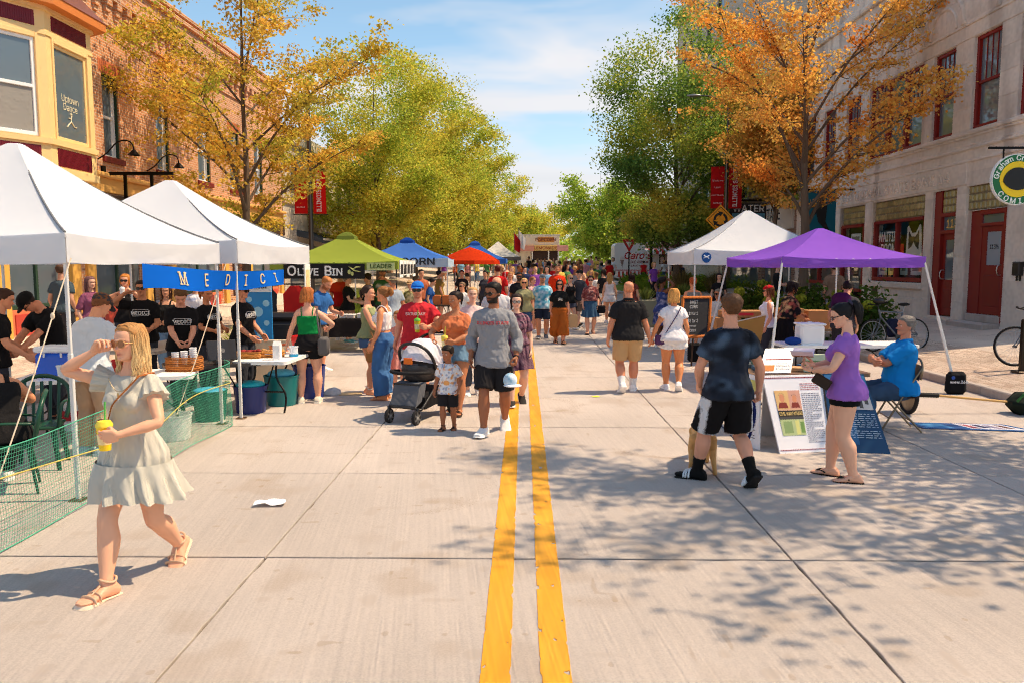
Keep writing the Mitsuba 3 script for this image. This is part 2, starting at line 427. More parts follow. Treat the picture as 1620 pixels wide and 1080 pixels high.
# ------------------------------------------------------------------ buildings
def limestone(p,n,uv):
 v = 0.84 + 0.26 * (FB(p.y * 0.9,p.z * 0.9 + p.x) - 0.5) + 0.12 * (N(p.y * 14,p.z * 14) - 0.5)
 blk = CELL(p.y / 1.05,p.z / 0.55,4.0)
 stain = SS(0.55,0.85,FB(p.y * 2.6,p.z * 0.35,3.0,4))
 return MIX(mi.Color3f(0.78,0.69,0.59) * (v + 0.14 * (blk - 0.5)),mi.Color3f(0.22,0.165,0.13),0.42 * stain)
scene['limestone'] = two(bump(prin(0.85,0.2,col=mikit.proc(limestone)),lambda p,n,uv: N(p.y * 45 + p.x * 20,p.z * 45),0.004))
def brick_tex(cs,mortar,bw=0.215,bh=0.075):
 def f(p,n,uv):
  # along the wall: whichever of x and y runs in the wall's plane
  u = dr.select(dr.abs(n.x) > 0.5,p.y,p.x)
  r = p.z / bh
  row = dr.floor(r)
  q = u / bw + 0.5 * (row - 2 * dr.floor(row * 0.5))
  fx,fz = q - dr.floor(q),r - row
  j = SS(0.02,0.06,dr.minimum(fx,1 - fx)) * SS(0.06,0.17,dr.minimum(fz,1 - fz))
  k = CELL(q,row,1.0)
  c = MIX(mi.Color3f(*cs[0]),mi.Color3f(*cs[1]),k)
  c = MIX(c,mi.Color3f(*cs[2]),SS(0.86,0.95,CELL(q,row,9.0)))
  c = c * (0.80 + 0.4 * N(u * 0.9,p.z * 0.9))
  return MIX(mi.Color3f(*mortar),c,j)
 def h(p,n,uv):
  u = dr.select(dr.abs(n.x) > 0.5,p.y,p.x)
  r = p.z / bh
  row = dr.floor(r)
  q = u / bw + 0.5 * (row - 2 * dr.floor(row * 0.5))
  fx,fz = q - dr.floor(q),r - row
  return SS(0.0,0.07,dr.minimum(fx,1 - fx)) * SS(0.0,0.18,dr.minimum(fz,1 - fz))
 return two(bump(prin(0.88,0.2,col=mikit.proc(f)),h,0.006,2e-3))
scene['brick'] = brick_tex([(0.62,0.285,0.135),(0.53,0.215,0.10),(0.31,0.13,0.075)],(0.60,0.48,0.35))
scene['dark_brick'] = brick_tex([(0.26,0.15,0.10),(0.20,0.11,0.075),(0.12,0.07,0.05)],(0.28,0.24,0.20))
scene['pale_brick'] = brick_tex([(0.52,0.44,0.36),(0.46,0.38,0.30),(0.34,0.28,0.22)],(0.5,0.46,0.4))
scene['paint'] = two(prin(0.45,0.4))
CREAM,MAROON,RED = C(238,190,110),C(120,22,38),C(128,26,20)
def panel(side,y0,y1,z0,z1,d0,d1,bev=0.0):
 """A box on a house wall: side +1 is the right-hand wall (x = 11.4, facing -x), -1 the left (x = -11); d is measured out of the wall."""
 X = 11.4 if side > 0 else -11.0
 a,b = X - side * d0,X - side * d1
 return box(min(a,b),max(a,b),y0,y1,z0,z1,bev)
def wall_with_holes(side,y0,y1,z0,z1,holes,d0=-0.3,d1=0.0):
 poly = sbox(y0,z0,y1,z1).difference(unary_union([sbox(*h) for h in holes]) if holes else Polygon())
 m = prism(poly,abs(d1 - d0))
 X = 11.4 if side > 0 else -11.0
 # extrusion axis becomes x
 base = X - side * d0
 v = np.c_[base - side * m.v[:,2],m.v[:,0],m.v[:,1]]
 f = m.f if side < 0 else m.f[:,::-1]
 t = M(v,f)
 vol = np.einsum('ij,ij->i',t.v[t.f[:,0]],np.cross(t.v[t.f[:,1]],t.v[t.f[:,2]])).sum()
 return t if vol > 0 else M(v,f[:,::-1])
def sash(key,side,y0,y1,z0,z1,col,muntins=0,d=-0.12,fw=0.085,mid=0.5,light=None):
 """A double-hung window in its opening: frame, meeting rail, upper muntins and two panes."""
 b = f'{key}__window'
 ms = [panel(side,y0,y0 + fw,z0,z1,d - .08,d + .05,.008),panel(side,y1 - fw,y1,z0,z1,d - .08,d + .05,.008),
   panel(side,y0 + fw,y1 - fw,z1 - fw,z1,d - .08,d + .05,.008),panel(side,y0 + fw,y1 - fw,z0,z0 + fw,d - .08,d + .06,.008)]
 k = put(b,cat(ms),'paint',30,col)
 zm = z0 + (z1 - z0) * mid
 put(f'{k}__rail',panel(side,y0 + fw,y1 - fw,zm - .035,zm + .035,d - .05,d + .02,.006),'paint',30,col)
 s_ = .045
 for (za,zb,dd) in ((zm + .035,z1 - fw,d - .012),(z0 + fw,zm - .035,d - .035)):
  for ya in (y0 + fw,y1 - fw - s_):
   put(f'{k}__stile',panel(side,ya,ya + s_,za,zb,dd - .02,dd + .012),'paint',30,col)
  put(f'{k}__pane',panel(side,y0 + fw + s_,y1 - fw - s_,za,zb,dd - .012,dd - .004),'window_glass')
 if muntins:
  g = np.linspace(y0 + fw + s_,y1 - fw - s_,muntins + 2)[1:-1]
  put(f'{k}__muntin',cat([panel(side,q - .012,q + .012,zm + .035,z1 - fw,d - .03,d + .004) for q in g]),'paint',30,col)
 return k
def blocks(key,part,side,y0,y1,z0,z1,ch,bl,holes,bsdf,col=None,d=.012,gap=.006,seed=0,bev=.006):
 r = np.random.default_rng(seed)
 nz = max(1,int(round((z1 - z0) / ch)))
 hs = np.linspace(z0,z1,nz + 1)
 for i in range(nz):
  a,b = hs[i],hs[i + 1]
  free = [(y0,y1)]
  for (h0,k0,h1,k1) in holes:
   if k0 < b - .02 and k1 > a + .02:
    nf = []
    for (p,q) in free:
     if h1 <= p or h0 >= q:
      nf.append((p,q))
     else:
      if h0 - p > .04:
       nf.append((p,h0))
      if q - h1 > .04:
       nf.append((h1,q))
    free = nf
  for (p,q) in free:
   n = max(1,int(round((q - p) / bl)))
   e = np.linspace(p,q,n + 1)
   if n > 1 and i % 2:
    e = np.r_[p,(e[:-1] + e[1:]) / 2,q]
   for u,w in zip(e[:-1],e[1:]):
    if w - u < .05:
     continue
    m = panel(side,u + gap / 2,w - gap / 2,a + gap / 2,b - gap / 2,-.05,d + r.uniform(0,.004),bev)
    put(f'{key}__{part}',m,bsdf,30,col)
# ---- the limestone bank on the right
B = thing('bank_building','pale limestone bank building with red window frames and carved lettering over its shopfront','building')
WIN2 = [(17.6,18.7),(19.45,20.62),(21.45,22.57),(23.10,26.62),(27.30,28.45),(29.40,30.52),(31.4,32.5)]
LOW = [(18.86,0.55,20.50,3.39),(18.86,3.40,20.62,4.03),(21.05,0.62,22.26,4.03),(22.68,1.50,26.02,4.03),(26.60,0.55,28.68,4.03),(29.18,0.55,32.4,4.03)]
UP = [(a,5.46,b,7.75) for a,b in WIN2]
put(f'{B}__wall',wall_with_holes(1,17.2,33.2,0.2,11.2,LOW + UP,-0.35,0.0),'limestone')
[put(f'{B}__side_wall',q_,'limestone') for q_ in (box(11.4,24,33.0,33.2,0,11.2),box(11.75,24,17.2,17.4,0,11.2))]
blocks(B,'stone_block',1,18.86,33.2,0.45,4.05,0.60,1.2,LOW,'limestone',seed=1)
blocks(B,'stone_block',1,17.25,33.2,5.44,7.75,0.58,0.95,UP,'limestone',seed=2)
blocks(B,'stone_block',1,17.25,33.2,8.20,10.3,0.70,1.6,[],'limestone',seed=3,d=.008)
put(f'{B}__frieze',cat([panel(1,20.62,33.2,4.08,4.64,-.05,.03,.01),panel(1,17.25,33.2,4.64,4.70,-.05,.045,.01)]),'limestone',30)
put(f'{B}__string_course',cat([panel(1,17.25,33.2,4.95,5.03,-.05,.06,.02),panel(1,17.25,33.2,5.03,5.09,-.05,.03,.01)]),'limestone',30)
put(f'{B}__sill_course',cat([panel(1,17.25,33.2,5.32,5.43,-.05,.09,.02),panel(1,17.25,33.2,5.26,5.32,-.05,.05,.01)]),'limestone',30)
put(f'{B}__lintel_course',cat([panel(1,17.25,33.2,7.77,8.12,-.05,.022,.008),panel(1,17.25,33.2,8.12,8.19,-.05,.05,.012)]),'limestone',30)
put(f'{B}__parapet',cat([panel(1,17.2,33.2,10.35,10.55,-.05,.12,.03),panel(1,17.2,33.2,11.2,11.32,-.4,.08,.03)]),'limestone',30)
for yc in (18.6,22.15,25.0,28.9,31.6):
 for rr,th in ((1.0,.07),(.66,.05)):
  a = np.linspace(0,np.pi,25)
  put(f'{B}__arch_moulding',tube(np.c_[0 * a + 11.385,yc + rr * np.cos(a) * 1.02,8.22 + rr * np.sin(a)],th,6),'limestone',True)
 put(f'{B}__keystone',cat([panel(1,yc + s * 1.04 - .1,yc + s * 1.04 + .1,8.19,8.29,-.02,.07,.02) for s in (-1,1)]),'limestone',30)
for yc in (19.9,23.6,27.0,30.2):
 a = np.linspace(0,2 * np.pi,25)
 put(f'{B}__roundel',tube(np.c_[0 * a + 11.385,yc + .30 * np.cos(a),9.25 + .30 * np.sin(a)],.05,6),'limestone',True)
for i,(a,b) in enumerate(WIN2):
 if b - a > 2:
  w = (b - a) / 3
  for j in range(3):
   sash(B,1,a + j * w + (.03 if j else 0),a + (j + 1) * w,5.46,7.75,RED,0 if j == 1 else 3)
 else:
  sash(B,1,a,b,5.46,7.75,RED,3)
# carved name
t = text('1ST NORMAL STATE BANK 14',.30,.03)
L0 = t.v[:,0].min(),t.v[:,0].max()
sx = (28.47 - 21.40) / (L0[1] - L0[0])
yy = 21.40 + (L0[1] - t.v[:,0]) * sx
put(f'{B}__carved_lettering',M(np.c_[11.4 - .030 - .022 * (t.v[:,2] > .01),yy,4.20 + t.v[:,1]],t.f[:,::-1]),'limestone',label='carved letters reading 1ST NORMAL STATE BANK 14')
# shopfronts: red timber, glass block, posters behind glass
GB = C(158,142,96)
def glass_blocks(y0,y1,z0,z1):
 n,k = max(1,round((y1 - y0) / .2)),max(1,round((z1 - z0) / .2))
 e,g = np.linspace(y0,y1,n + 1),np.linspace(z0,z1,k + 1)
 r = np.random.default_rng(int(y0 * 10))
 put(f'{B}__mortar_panel',panel(1,y0,y1,z0,z1,-.16,-.08),'matte',False,C(120,108,84))
 for i in range(n):
  for j in range(k):
   c = GB * r.uniform(.75,1.15)
   m = panel(1,e[i] + .008,e[i + 1] - .008,g[j] + .008,g[j + 1] - .008,-.12,-.055,.03)
   put(f'{B}__glass_block',m,'gloss',30,c)
def timber(y0,y1,z0,z1,d0=-.18,d1=-.03,bev=.01):
 return panel(1,y0,y1,z0,z1,d0,d1,bev)
glass_blocks(18.86,20.62,3.42,4.03)
glass_blocks(22.72,25.98,3.42,4.02)
glass_blocks(26.75,28.55,3.42,4.02)
glass_blocks(29.25,32.3,3.42,4.02)
glass_blocks(21.12,21.85,3.42,4.02)
# right-hand red door
f = [timber(18.86,19.02,.62,3.39),timber(20.02,20.5,.62,3.39,-.45,-.10),timber(19.02,20.02,3.27,3.39),timber(19.02,20.02,2.98,3.06)]
put(f'{B}__door_frame',cat(f),'paint',30,RED)
put(f'{B}__transom_pane',panel(1,19.02,20.02,3.06,3.27,-.14,-.13),'window_glass')
def door(y0,y1,z0,z1,gz0,gz1,gw,glassb,d=-.12):
 yc = (y0 + y1) / 2
 k = put(f'{B}__door',cat([panel(1,y0,yc - gw / 2,z0,z1,d - .05,d,.006),panel(1,yc + gw / 2,y1,z0,z1,d - .05,d,.006),panel(1,yc - gw / 2,yc + gw / 2,z0,gz0,d - .05,d,.006),panel(1,yc - gw / 2,yc + gw / 2,gz1,z1,d - .05,d,.006)]),'paint',30,RED)
 put(f'{k}__pane',panel(1,yc - gw / 2,yc + gw / 2,gz0,gz1,d - .03,d - .02),glassb[0],False,glassb[1])
 put(f'{k}__kick_panel',cat([panel(1,y0 + .14,y1 - .14,z0 + .2,gz0 - .25,d - .02,d + .012,.012),panel(1,y0 + .1,y1 - .1,z0,z0 + .07,d - .02,d + .008)]),'paint',30,RED * .9)
 hy = y0 + .12 if glassb[2] else y1 - .12
 put(f'{k}__handle',tube(spline([[11.4 - d,hy,z0 + .98],[11.4 - d - .06,hy,z0 + .98],[11.4 - d - .06,hy,z0 + 1.22],[11.4 - d,hy,z0 + 1.22]],16),.014,8),'metal',True,C(200,196,188))
 return k
kd = door(19.03,20.01,.80,2.98,2.02,2.84,.58,('matte',C(150,156,160),True))
tt = text('113½',.10,.004,True)
put(f'{kd}__notice',cat([M(np.c_[11.4 + .14 - tt.v[:,2] * 1 - .0,19.52 - tt.v[:,0],2.42 + tt.v[:,1]],tt.f[:,::-1])]),'matte',False,C(40,40,44))
put(f'{B}__threshold',cat([panel(1,18.9,20.5,.45,.60,-.4,.42,.02),panel(1,18.95,20.45,.60,.79,-.5,-.02,.015)]),'concrete',30)
# left-hand red door, set in
put(f'{B}__door_frame',cat([timber(21.95,22.26,.62,4.03,-.5,-.06),timber(21.05,21.14,.62,4.03),timber(21.14,21.95,3.32,3.42),timber(21.14,21.95,2.86,2.96),timber(21.86,21.95,.62,4.03)]),'paint',30,RED)
put(f'{B}__transom_pane',panel(1,21.14,21.86,2.96,3.32,-.14,-.13),'window_glass')
tt = text('113',.22,.006,True)
put(f'{B}__door_number',M(np.c_[11.4 + .125 - tt.v[:,2],21.45 - tt.v[:,0],3.02 + tt.v[:,1]],tt.f[:,::-1]),'paint',False,C(214,168,96))
door(21.15,21.86,.66,2.86,1.62,2.70,.42,('window_glass',None,False))
# display window with its sill, posters behind the pane
put(f'{B}__shop_window',cat([timber(22.70,22.80,1.52,3.40),timber(25.90,26.0,1.52,3.40),timber(22.80,25.90,1.52,1.64),timber(22.80,25.90,3.32,3.41,-.18,.0),timber(24.42,24.50,1.64,3.32)]),'paint',30,RED)
put(f'{B}__shop_window_001',cat([timber(26.62,26.95,.55,3.40,-.4,-.08),timber(26.95,28.6,3.30,3.41),timber(26.95,28.6,1.1,1.2),timber(28.52,28.64,.55,3.4)]),'paint',30,RED)
put(f'{B}__shop_window_002',cat([timber(29.2,29.35,.55,3.4),timber(29.35,32.3,3.3,3.41),timber(29.35,32.3,1.3,1.42),timber(30.7,30.8,1.42,3.3)]),'paint',30,RED)
for i,(a,b,z0,z1) in enumerate(((22.80,25.90,1.64,3.32),(26.95,28.52,1.2,3.3),(29.35,32.3,1.42,3.3))):
 q = M([[11.51,a,z0],[11.51,b,z0],[11.51,b,z1],[11.51,a,z1]],[[0,3,2,1]])
 put(f'{B}__shop_window' + (f'_{i:03d}' if i else '') + '__pane',q,'pane')
put(f'{B}__shop_sill',panel(1,22.62,26.1,1.32,1.50,-.2,.10,.02),'limestone',30)
put(f'{B}__shop_interior',cat([box(13.6,13.7,18.5,33,.4,4.0),box(11.55,13.7,26.2,26.3,.4,4.0),box(11.55,13.7,22.4,22.5,.4,4.0),box(11.55,13.7,28.7,28.8,.4,4.0),box(11.55,13.7,18.6,33,.3,.5),box(11.55,13.7,18.6,33,4.03,4.13)]),'matte',False,C(70,58,48))
put(f'{B}__vent',cat([panel(1,25.45,25.80,1.02,1.28,-.02,.03,.005)] + [panel(1,25.48,25.77,1.05 + .045 * i,1.07 + .045 * i,.03,.04) for i in range(5)]),'metal',30,C(90,84,74))
put(f'{B}__mailbox',cat([panel(1,18.10,18.36,1.78,2.10,-.02,.12,.02),panel(1,18.15,18.18,1.66,1.8,.02,.05),panel(1,18.27,18.30,1.66,1.8,.02,.05)]),'plastic',30,C(28,26,26))
# things in the window
def inwall(m,y,z,d=.16):
 """Flat work in the xy plane stood behind the glass, facing the street."""
 return M(np.c_[11.4 + d - m.v[:,2],y - m.v[:,0],z + m.v[:,1]],m.f[:,::-1])
k = thing('window_sign','white WAITING ROOM lettering on a dark panel behind the shop window','sign')
put(f'{k}__board',panel(1,24.56,25.82,2.35,3.12,-.22,-.19,.006),'matte',30,C(36,40,40))
put(f'{k}__lettering',cat([inwall(text('WAITING',.30,.006,True).sc(.80,1,1),25.18,2.76,.185),inwall(text('ROOM',.30,.006,True).sc(.85,1,1),25.22,2.38,.185)]),'matte',False,C(225,232,226))
k = thing('cat_poster','cut-out poster of a black and white cat behind the shop window glass','poster')
ears = Polygon([(-.42,-.5),(-.40,.1),(-.36,.52),(-.16,.30),(.12,.30),(.34,.54),(.40,.1),(.46,-.5)])
put(f'{k}__cutout',inwall(prism(ears.buffer(.05),.01),23.62,2.62,.2),'matte',False,C(200,200,196))
put(f'{k}__face',inwall(cat([prism(Polygon([(-.30,-.12),(-.32,.14),(-.30,.40),(-.14,.24),(.12,.24),(.28,.42),(.32,.12),(.30,-.15),(.12,-.05),(0,.1),(-.12,-.05)]),.006)]),23.62,2.62,.189),'matte',False,C(40,34,32))
k = thing('window_poster','red poster between the lettering and the cat cut-out in the shop window','poster')
put(f'{k}__sheet',panel(1,24.20,24.66,2.28,2.66,-.185,-.18),'matte',False,C(214,44,32))
for i,(a,b,z0,z1,c,lb) in enumerate(((25.25,25.8,1.70,2.12,(196,190,170),'pale photograph poster at the left foot of the shop window'),(24.75,25.15,1.70,2.14,(220,205,90),'yellow and white poster low in the shop window'),(23.9,24.35,1.72,2.2,(130,150,140),'green-grey poster low in the shop window'),(22.95,23.7,1.72,2.2,(170,182,178),'wide pale poster at the right foot of the shop window'),(27.3,28.1,2.3,3.1,(206,216,212),'white and green poster in the window beside the cat'))):
 k = thing('window_poster',lb,'poster')
 put(f'{k}__sheet',panel(1,a,b,z0,z1,-.19,-.18),'matte',False,C(*c))
 put(f'{k}__picture',panel(1,a + .1,b - .1,z0 + .12,z1 - .1,-.18,-.176),'matte',False,C(*c) * [.3,.28,.3])
# round shop sign on its bracket
k = thing('shop_sign','round green and yellow hanging shop sign on a black bracket over the red doors','sign')
SX,SY,SZ,SR = 10.15,16.55,3.78,.52
def disc(r,y0,y1,n=48):
 a = np.arange(n) * 2 * np.pi / n
 return loft([np.c_[SX + r * np.cos(a),0 * a + yv,SZ + r * np.sin(a)] for yv in (y0,y1)])
put(f'{k}__board',disc(SR,SY - .04,SY + .04),'paint',40,C(222,226,222))
put(f'{k}__green_ring',disc(SR - .02,SY - .046,SY - .03),'paint',40,C(16,104,58))
put(f'{k}__yellow_field',disc(SR - .155,SY - .052,SY - .03),'paint',40,C(240,208,20))
lens = unary_union([Point(0,0).buffer(.30).intersection(Point(0,.18).buffer(.34)),Point(0,.06).buffer(.13)])
put(f'{k}__black_emblem',(lambda m: M(np.c_[SX + m.v[:,0],SY - .058 + .0 - m.v[:,2],SZ - .06 + m.v[:,1]],m.f[:,::-1] if False else m.f))(prism(lens,.006)),'paint',False,C(18,18,18),label='plain black emblem on the yellow field')
def around(s,r,a0,a1,h,up=True):
 out = []
 for i,ch in enumerate(s):
  if ch == ' ':
   continue
  a = math.radians(a0 + (a1 - a0) * i / (len(s) - 1))
  g = text(ch,h,.005,True)
  g.v[:,1] -= h / 2
  rr = a - math.pi / 2 if up else a + math.pi / 2
  x = g.v[:,0] * math.cos(rr) - g.v[:,1] * math.sin(rr) + r * math.cos(a)
  z = g.v[:,0] * math.sin(rr) + g.v[:,1] * math.cos(rr) + r * math.sin(a)
  out.append(M(np.c_[SX + x,SY - .047 - g.v[:,2],SZ + z],g.f))
 return cat(out)
put(f'{k}__lettering',cat([around('Graham Crackers',.438,172,8,.105),around('COMICS',.438,222,318,.105,False)]),'paint',False,C(230,240,232))
put(f'{k}__bracket',cat([box(9.55,11.4,SY - .02,SY + .02,SZ + .62,SZ + .665),box(9.85,9.875,SY - .01,SY + .01,SZ + .42,SZ + .63),box(10.45,10.475,SY - .01,SY + .01,SZ + .42,SZ + .63),box(11.36,11.4,SY - .06,SY + .06,SZ + .5,SZ + .8)]),'metal',30,C(26,24,24))
# the next shops beyond the bank, on the right
B2 = thing('brick_shop','brown brick shop building beyond the bank with white signboard','building')
h2 = [(33.6 + 2.3 * i,5.4,34.9 + 2.3 * i,7.6) for i in range(5)] + [(33.7,.8,37.8,3.4),(38.4,.8,44.2,3.4)]
put(f'{B2}__wall',wall_with_holes(1,33.2,45,.2,9.8,h2),'dark_brick')
[put(f'{B2}__end_wall',q_,'dark_brick') for q_ in (box(11.7,24,44.7,45,0,9.8),box(11.7,24,33.21,33.4,0,9.8))]
for h in h2[:5]:
 sash(B2,1,h[0],h[2],h[1],h[3],C(70,30,26))
 put(f'{B2}__sill',panel(1,h[0] - .1,h[2] + .1,h[1] - .14,h[1],-.05,.07,.01),'limestone',30)
for h in h2[5:]:
 put(f'{B2}__shop_window',panel(1,*h[0::2],*h[1::2],-.2,-.15),'window_glass')
put(f'{B2}__cornice',cat([panel(1,33.2,45,9.3,9.5,-.05,.15,.03),panel(1,33.2,45,9.7,9.85,-.3,.25,.03)]),'limestone',30)
put(f'{B2}__signboard',panel(1,33.5,38.2,3.55,4.75,-.02,.12,.01),'paint',30,C(206,198,186))
t = text('STAVE',.55,.01)
put(f'{B2}__sign_lettering',M(np.c_[11.4 - .121 - t.v[:,2],36.2 - t.v[:,0],4.0 + t.v[:,1]],t.f[:,::-1]),'paint',False,C(50,44,40))
# tall glass tower behind
B3 = thing('glass_tower','tall modern tower of blue glass and grey panels behind the orange tree','building')
TX0,TX1,TY0,TY1 = 15.5,24.0,62.0,74.0
put(f'{B3}__core',box(TX0 + .3,TX1,TY0 + .3,TY1,0,34),'matte',False,C(120,124,128))
r = np.random.default_rng(5)
for i in range(9):
 z0 = 2 + 3.5 * i
 put(f'{B3}__spandrel',box(TX0,TX1 + .1,TY0,TY1 + .1,z0,z0 + .8),'plastic',30,C(122,142,158))
 for j in range(6):
  y0 = TY0 + .2 + j * 2.0
  put(f'{B3}__window',box(TX0 + .05,TX0 + .12,y0,y0 + 1.75,z0 + .8,z0 + 3.5),'window_glass')
 for j in range(4):
  x0 = TX0 + .15 + j * 2.1
  put(f'{B3}__window',box(x0,x0 + 1.85,TY0 + .05,TY0 + .12,z0 + .8,z0 + 3.5),'window_glass')
 # an open corner bay of pale glass
put(f'{B3}__corner_fin',cat([box(TX0 - .25,TX0,TY0 - .3,TY0 + .1,2,34),box(TX0 - .3,TX0,TY0 + 5.8,TY0 + 6.2,2,34)]),'matte',30,C(186,196,204))
B4 = thing('brown_building','brown stone block standing between the bank and the glass tower','building')
h4 = [(46.5 + 2.6 * i,4.5 + 3.6 * j,48 + 2.6 * i,6.9 + 3.6 * j) for i in range(5) for j in range(4)]
put(f'{B4}__wall',wall_with_holes(1,45.05,60,.2,19.5,h4),'pale_brick')
[put(f'{B4}__end_wall',q_,'pale_brick') for q_ in (box(11.7,26,45.05,45.3,9.8,19.5),box(11.7,26,59.8,60,0,19.5))]
for h in h4:
 sash(B4,1,h[0],h[2],h[1],h[3],C(60,56,54))
put(f'{B4}__cornice',panel(1,45.05,60,19.5,19.9,-.4,.4,.05),'limestone',30)
# ---- the left side: brick building with its painted bay
L1 = thing('brick_building','orange brick building with corbelled cornice and white sash windows on the left','building')
WL = [(20.82,21.65),(23.80,24.66),(26.80,27.85),(29.7,30.7),(32.4,33.4)]
hl = [(a,4.88,b,7.02) for a,b in WL] + [(20.0,.8,22.6,3.3),(23.0,.5,24.2,3.3),(24.7,.8,28.6,3.3),(29.6,.8,31.2,3.3),(31.7,.8,35.2,3.3)]
put(f'{L1}__wall',wall_with_holes(-1,12.0,36.0,.2,9.9,hl + [(12.3,.5,19.4,3.4)]),'brick')
[put(f'{L1}__end_wall',q_,'brick') for q_ in (box(-24,-11.3,35.7,36,0,9.9),box(-24,-11.3,12,12.3,0,9.9))]
for a,b in WL:
 sash(L1,-1,a,b,4.88,7.02,C(226,226,224),0,-.16,.06)
 put(f'{L1}__sill',panel(-1,a - .12,b + .12,4.72,4.87,-.05,.08,.015),'paint',30,C(120,40,38))
 put(f'{L1}__green_frame',cat([panel(-1,a - .0,a + .05,4.88,7.02,-.10,-.04),panel(-1,b - .05,b,4.88,7.02,-.10,-.04),panel(-1,a + .05,b - .05,6.97,7.02,-.10,-.04)]),'paint',30,C(36,60,44))
 n = 11
 for i in range(n):   # soldier course over the window head
  u = a - .15 + (b - a + .3) * i / n
  put(f'{L1}__arch_brick',panel(-1,u + .006,u + (b - a + .3) / n - .006,7.04,7.36,-.02,.012,.004),'paint',30,C(186,102,60) * np.random.default_rng(i).uniform(.75,1.15))
# corbelled cornice, block by block
put(f'{L1}__corbel_course',cat([panel(-1,12,36,8.28,8.40,-.05,.06,.01),panel(-1,12,36,8.98,9.10,-.05,.16,.01),panel(-1,12,36,9.1,9.62,-.05,.10),panel(-1,12,36,9.62,9.76,-.05,.20,.01),panel(-1,12,36,9.86,10.0,-.35,.16,.02)]),'brick',30)
for i in range(36):
 y = 17.4 + .52 * i
 put(f'{L1}__corbel',cat([panel(-1,y,y + .26,8.80,8.98,-.02,.15,.005),panel(-1,y + .02,y + .24,8.64,8.80,-.02,.10,.005),panel(-1,y + .04,y + .22,8.52,8.64,-.02,.05,.005)]),'brick',30)
put(f'{L1}__fascia',cat([panel(-1,19.0,36,3.92,4.30,-.05,.06,.015),panel(-1,19.0,36,4.30,4.42,-.05,.20,.03)]),'paint',30,C(222,170,96))
put(f'{L1}__awning_board',panel(-1,19.4,36,3.35,3.88,-.05,.10,.02),'paint',30,C(70,52,44))
# ground floor: painted pilasters, dark glass, maroon panels
for y in (12.1,14.1,16.2,18.9,19.6,22.65,24.25,28.7,31.25,35.3):
 put(f'{L1}__pilaster',panel(-1,y,y + .36,.3,3.92,-.02,.10,.015),'paint',30,C(226,170,82))
for (a,b) in ((12.5,14.05),(14.5,16.15),(16.6,18.85),(20.0,22.6),(24.65,28.6),(31.65,35.2)):
 put(f'{L1}__shop_window',panel(-1,a,b,1.15,3.35,-.18,-.12),'window_glass')
 put(f'{L1}__window_frame',cat([panel(-1,a,b,1.05,1.15,-.2,-.04,.01),panel(-1,a,b,2.6,2.66,-.2,-.06),panel(-1,(a + b) / 2 - .04,(a + b) / 2 + .04,1.15,3.35,-.2,-.06)]),'paint',30,C(40,66,50))
 put(f'{L1}__stall_riser',panel(-1,a,b,.35,1.05,-.15,-.02,.01),'paint',30,C(214,120,84))
 put(f'{L1}__riser_panel',panel(-1,a + .2,b - .2,.45,.95,-.02,.005,.005),'paint',30,C(190,70,56))
for (a,b) in ((23.0,24.2),(29.6,31.2)):
 put(f'{L1}__door',panel(-1,a,b,.35,3.3,-.5,-.42),'paint',30,C(60,40,34))
# the bay
Bk = thing('bay_window','cream and maroon painted oriel bay with copper eaves on the brick building','bay window')
def bay_ring(z,o=0.0):
 return np.array([[-11.0,15.35 - o * 1.4,z],[-10.1 + o,16.95 - o * .5,z],[-10.1 + o,18.72 + o * .5,z],[-11.0,19.35 + o * .8,z]])
def bay_band(z0,z1,o,col,bs='paint',part='band'):
 a,b = bay_ring(z0,o),bay_ring(z1,o)
 m = loft([np.vstack([a,[[-11.3,19.3,z0],[-11.3,15.35,z0]]]),np.vstack([b,[[-11.3,19.3,z1],[-11.3,15.35,z1]]])])
 put(f'{Bk}__{part}',m,bs,20,col)
CB = C(238,202,138)
bay_band(3.95,4.12,.05,CB,part='base_moulding')
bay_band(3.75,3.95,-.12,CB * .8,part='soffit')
bay_band(4.12,4.60,0,CB,part='apron')
bay_band(4.60,4.72,.06,CB,part='sill')
bay_band(6.92,7.36,0,CB,part='head')
bay_band(6.86,6.95,.025,CB,part='head_moulding')
bay_band(7.36,7.44,.06,CB,part='cornice_moulding')
bay_band(7.44,7.62,.30,C(206,120,56),part='eaves')
a,b = bay_ring(7.62,.32),bay_ring(8.6,-.55)
put(f'{Bk}__copper_roof',loft([np.vstack([a,[[-11.3,19.4,7.62],[-11.3,15,7.62]]]),np.vstack([b,[[-11.3,18.6,8.6],[-11.3,16.2,8.6]]])]),'metal',20,C(176,92,44))
bay_band(4.72,6.86,-.10,C(60,50,40),'matte','core')
def on_face(i,u0,u1,z0,z1,d0,d1,bev=0.0):
 """Box on face i of the bay (0 near splay, 1 street front), u along it in metres."""
 p,q = bay_ring(0)[i][:2],bay_ring(0)[i + 1][:2]
 t = (q - p) / np.linalg.norm(q - p)
 n = np.array([t[1],-t[0]])
 if n[0] < 0:
  n = -n
 m = box(u0,u1,d0,d1,z0,z1,bev)
 v = np.c_[p + m.v[:,:1] * t + m.v[:,1:2] * n,m.v[:,2]]
 f = m.f
 if t[0] * n[1] - t[1] * n[0] < 0:
  f = f[:,::-1]
 return M(v,f)
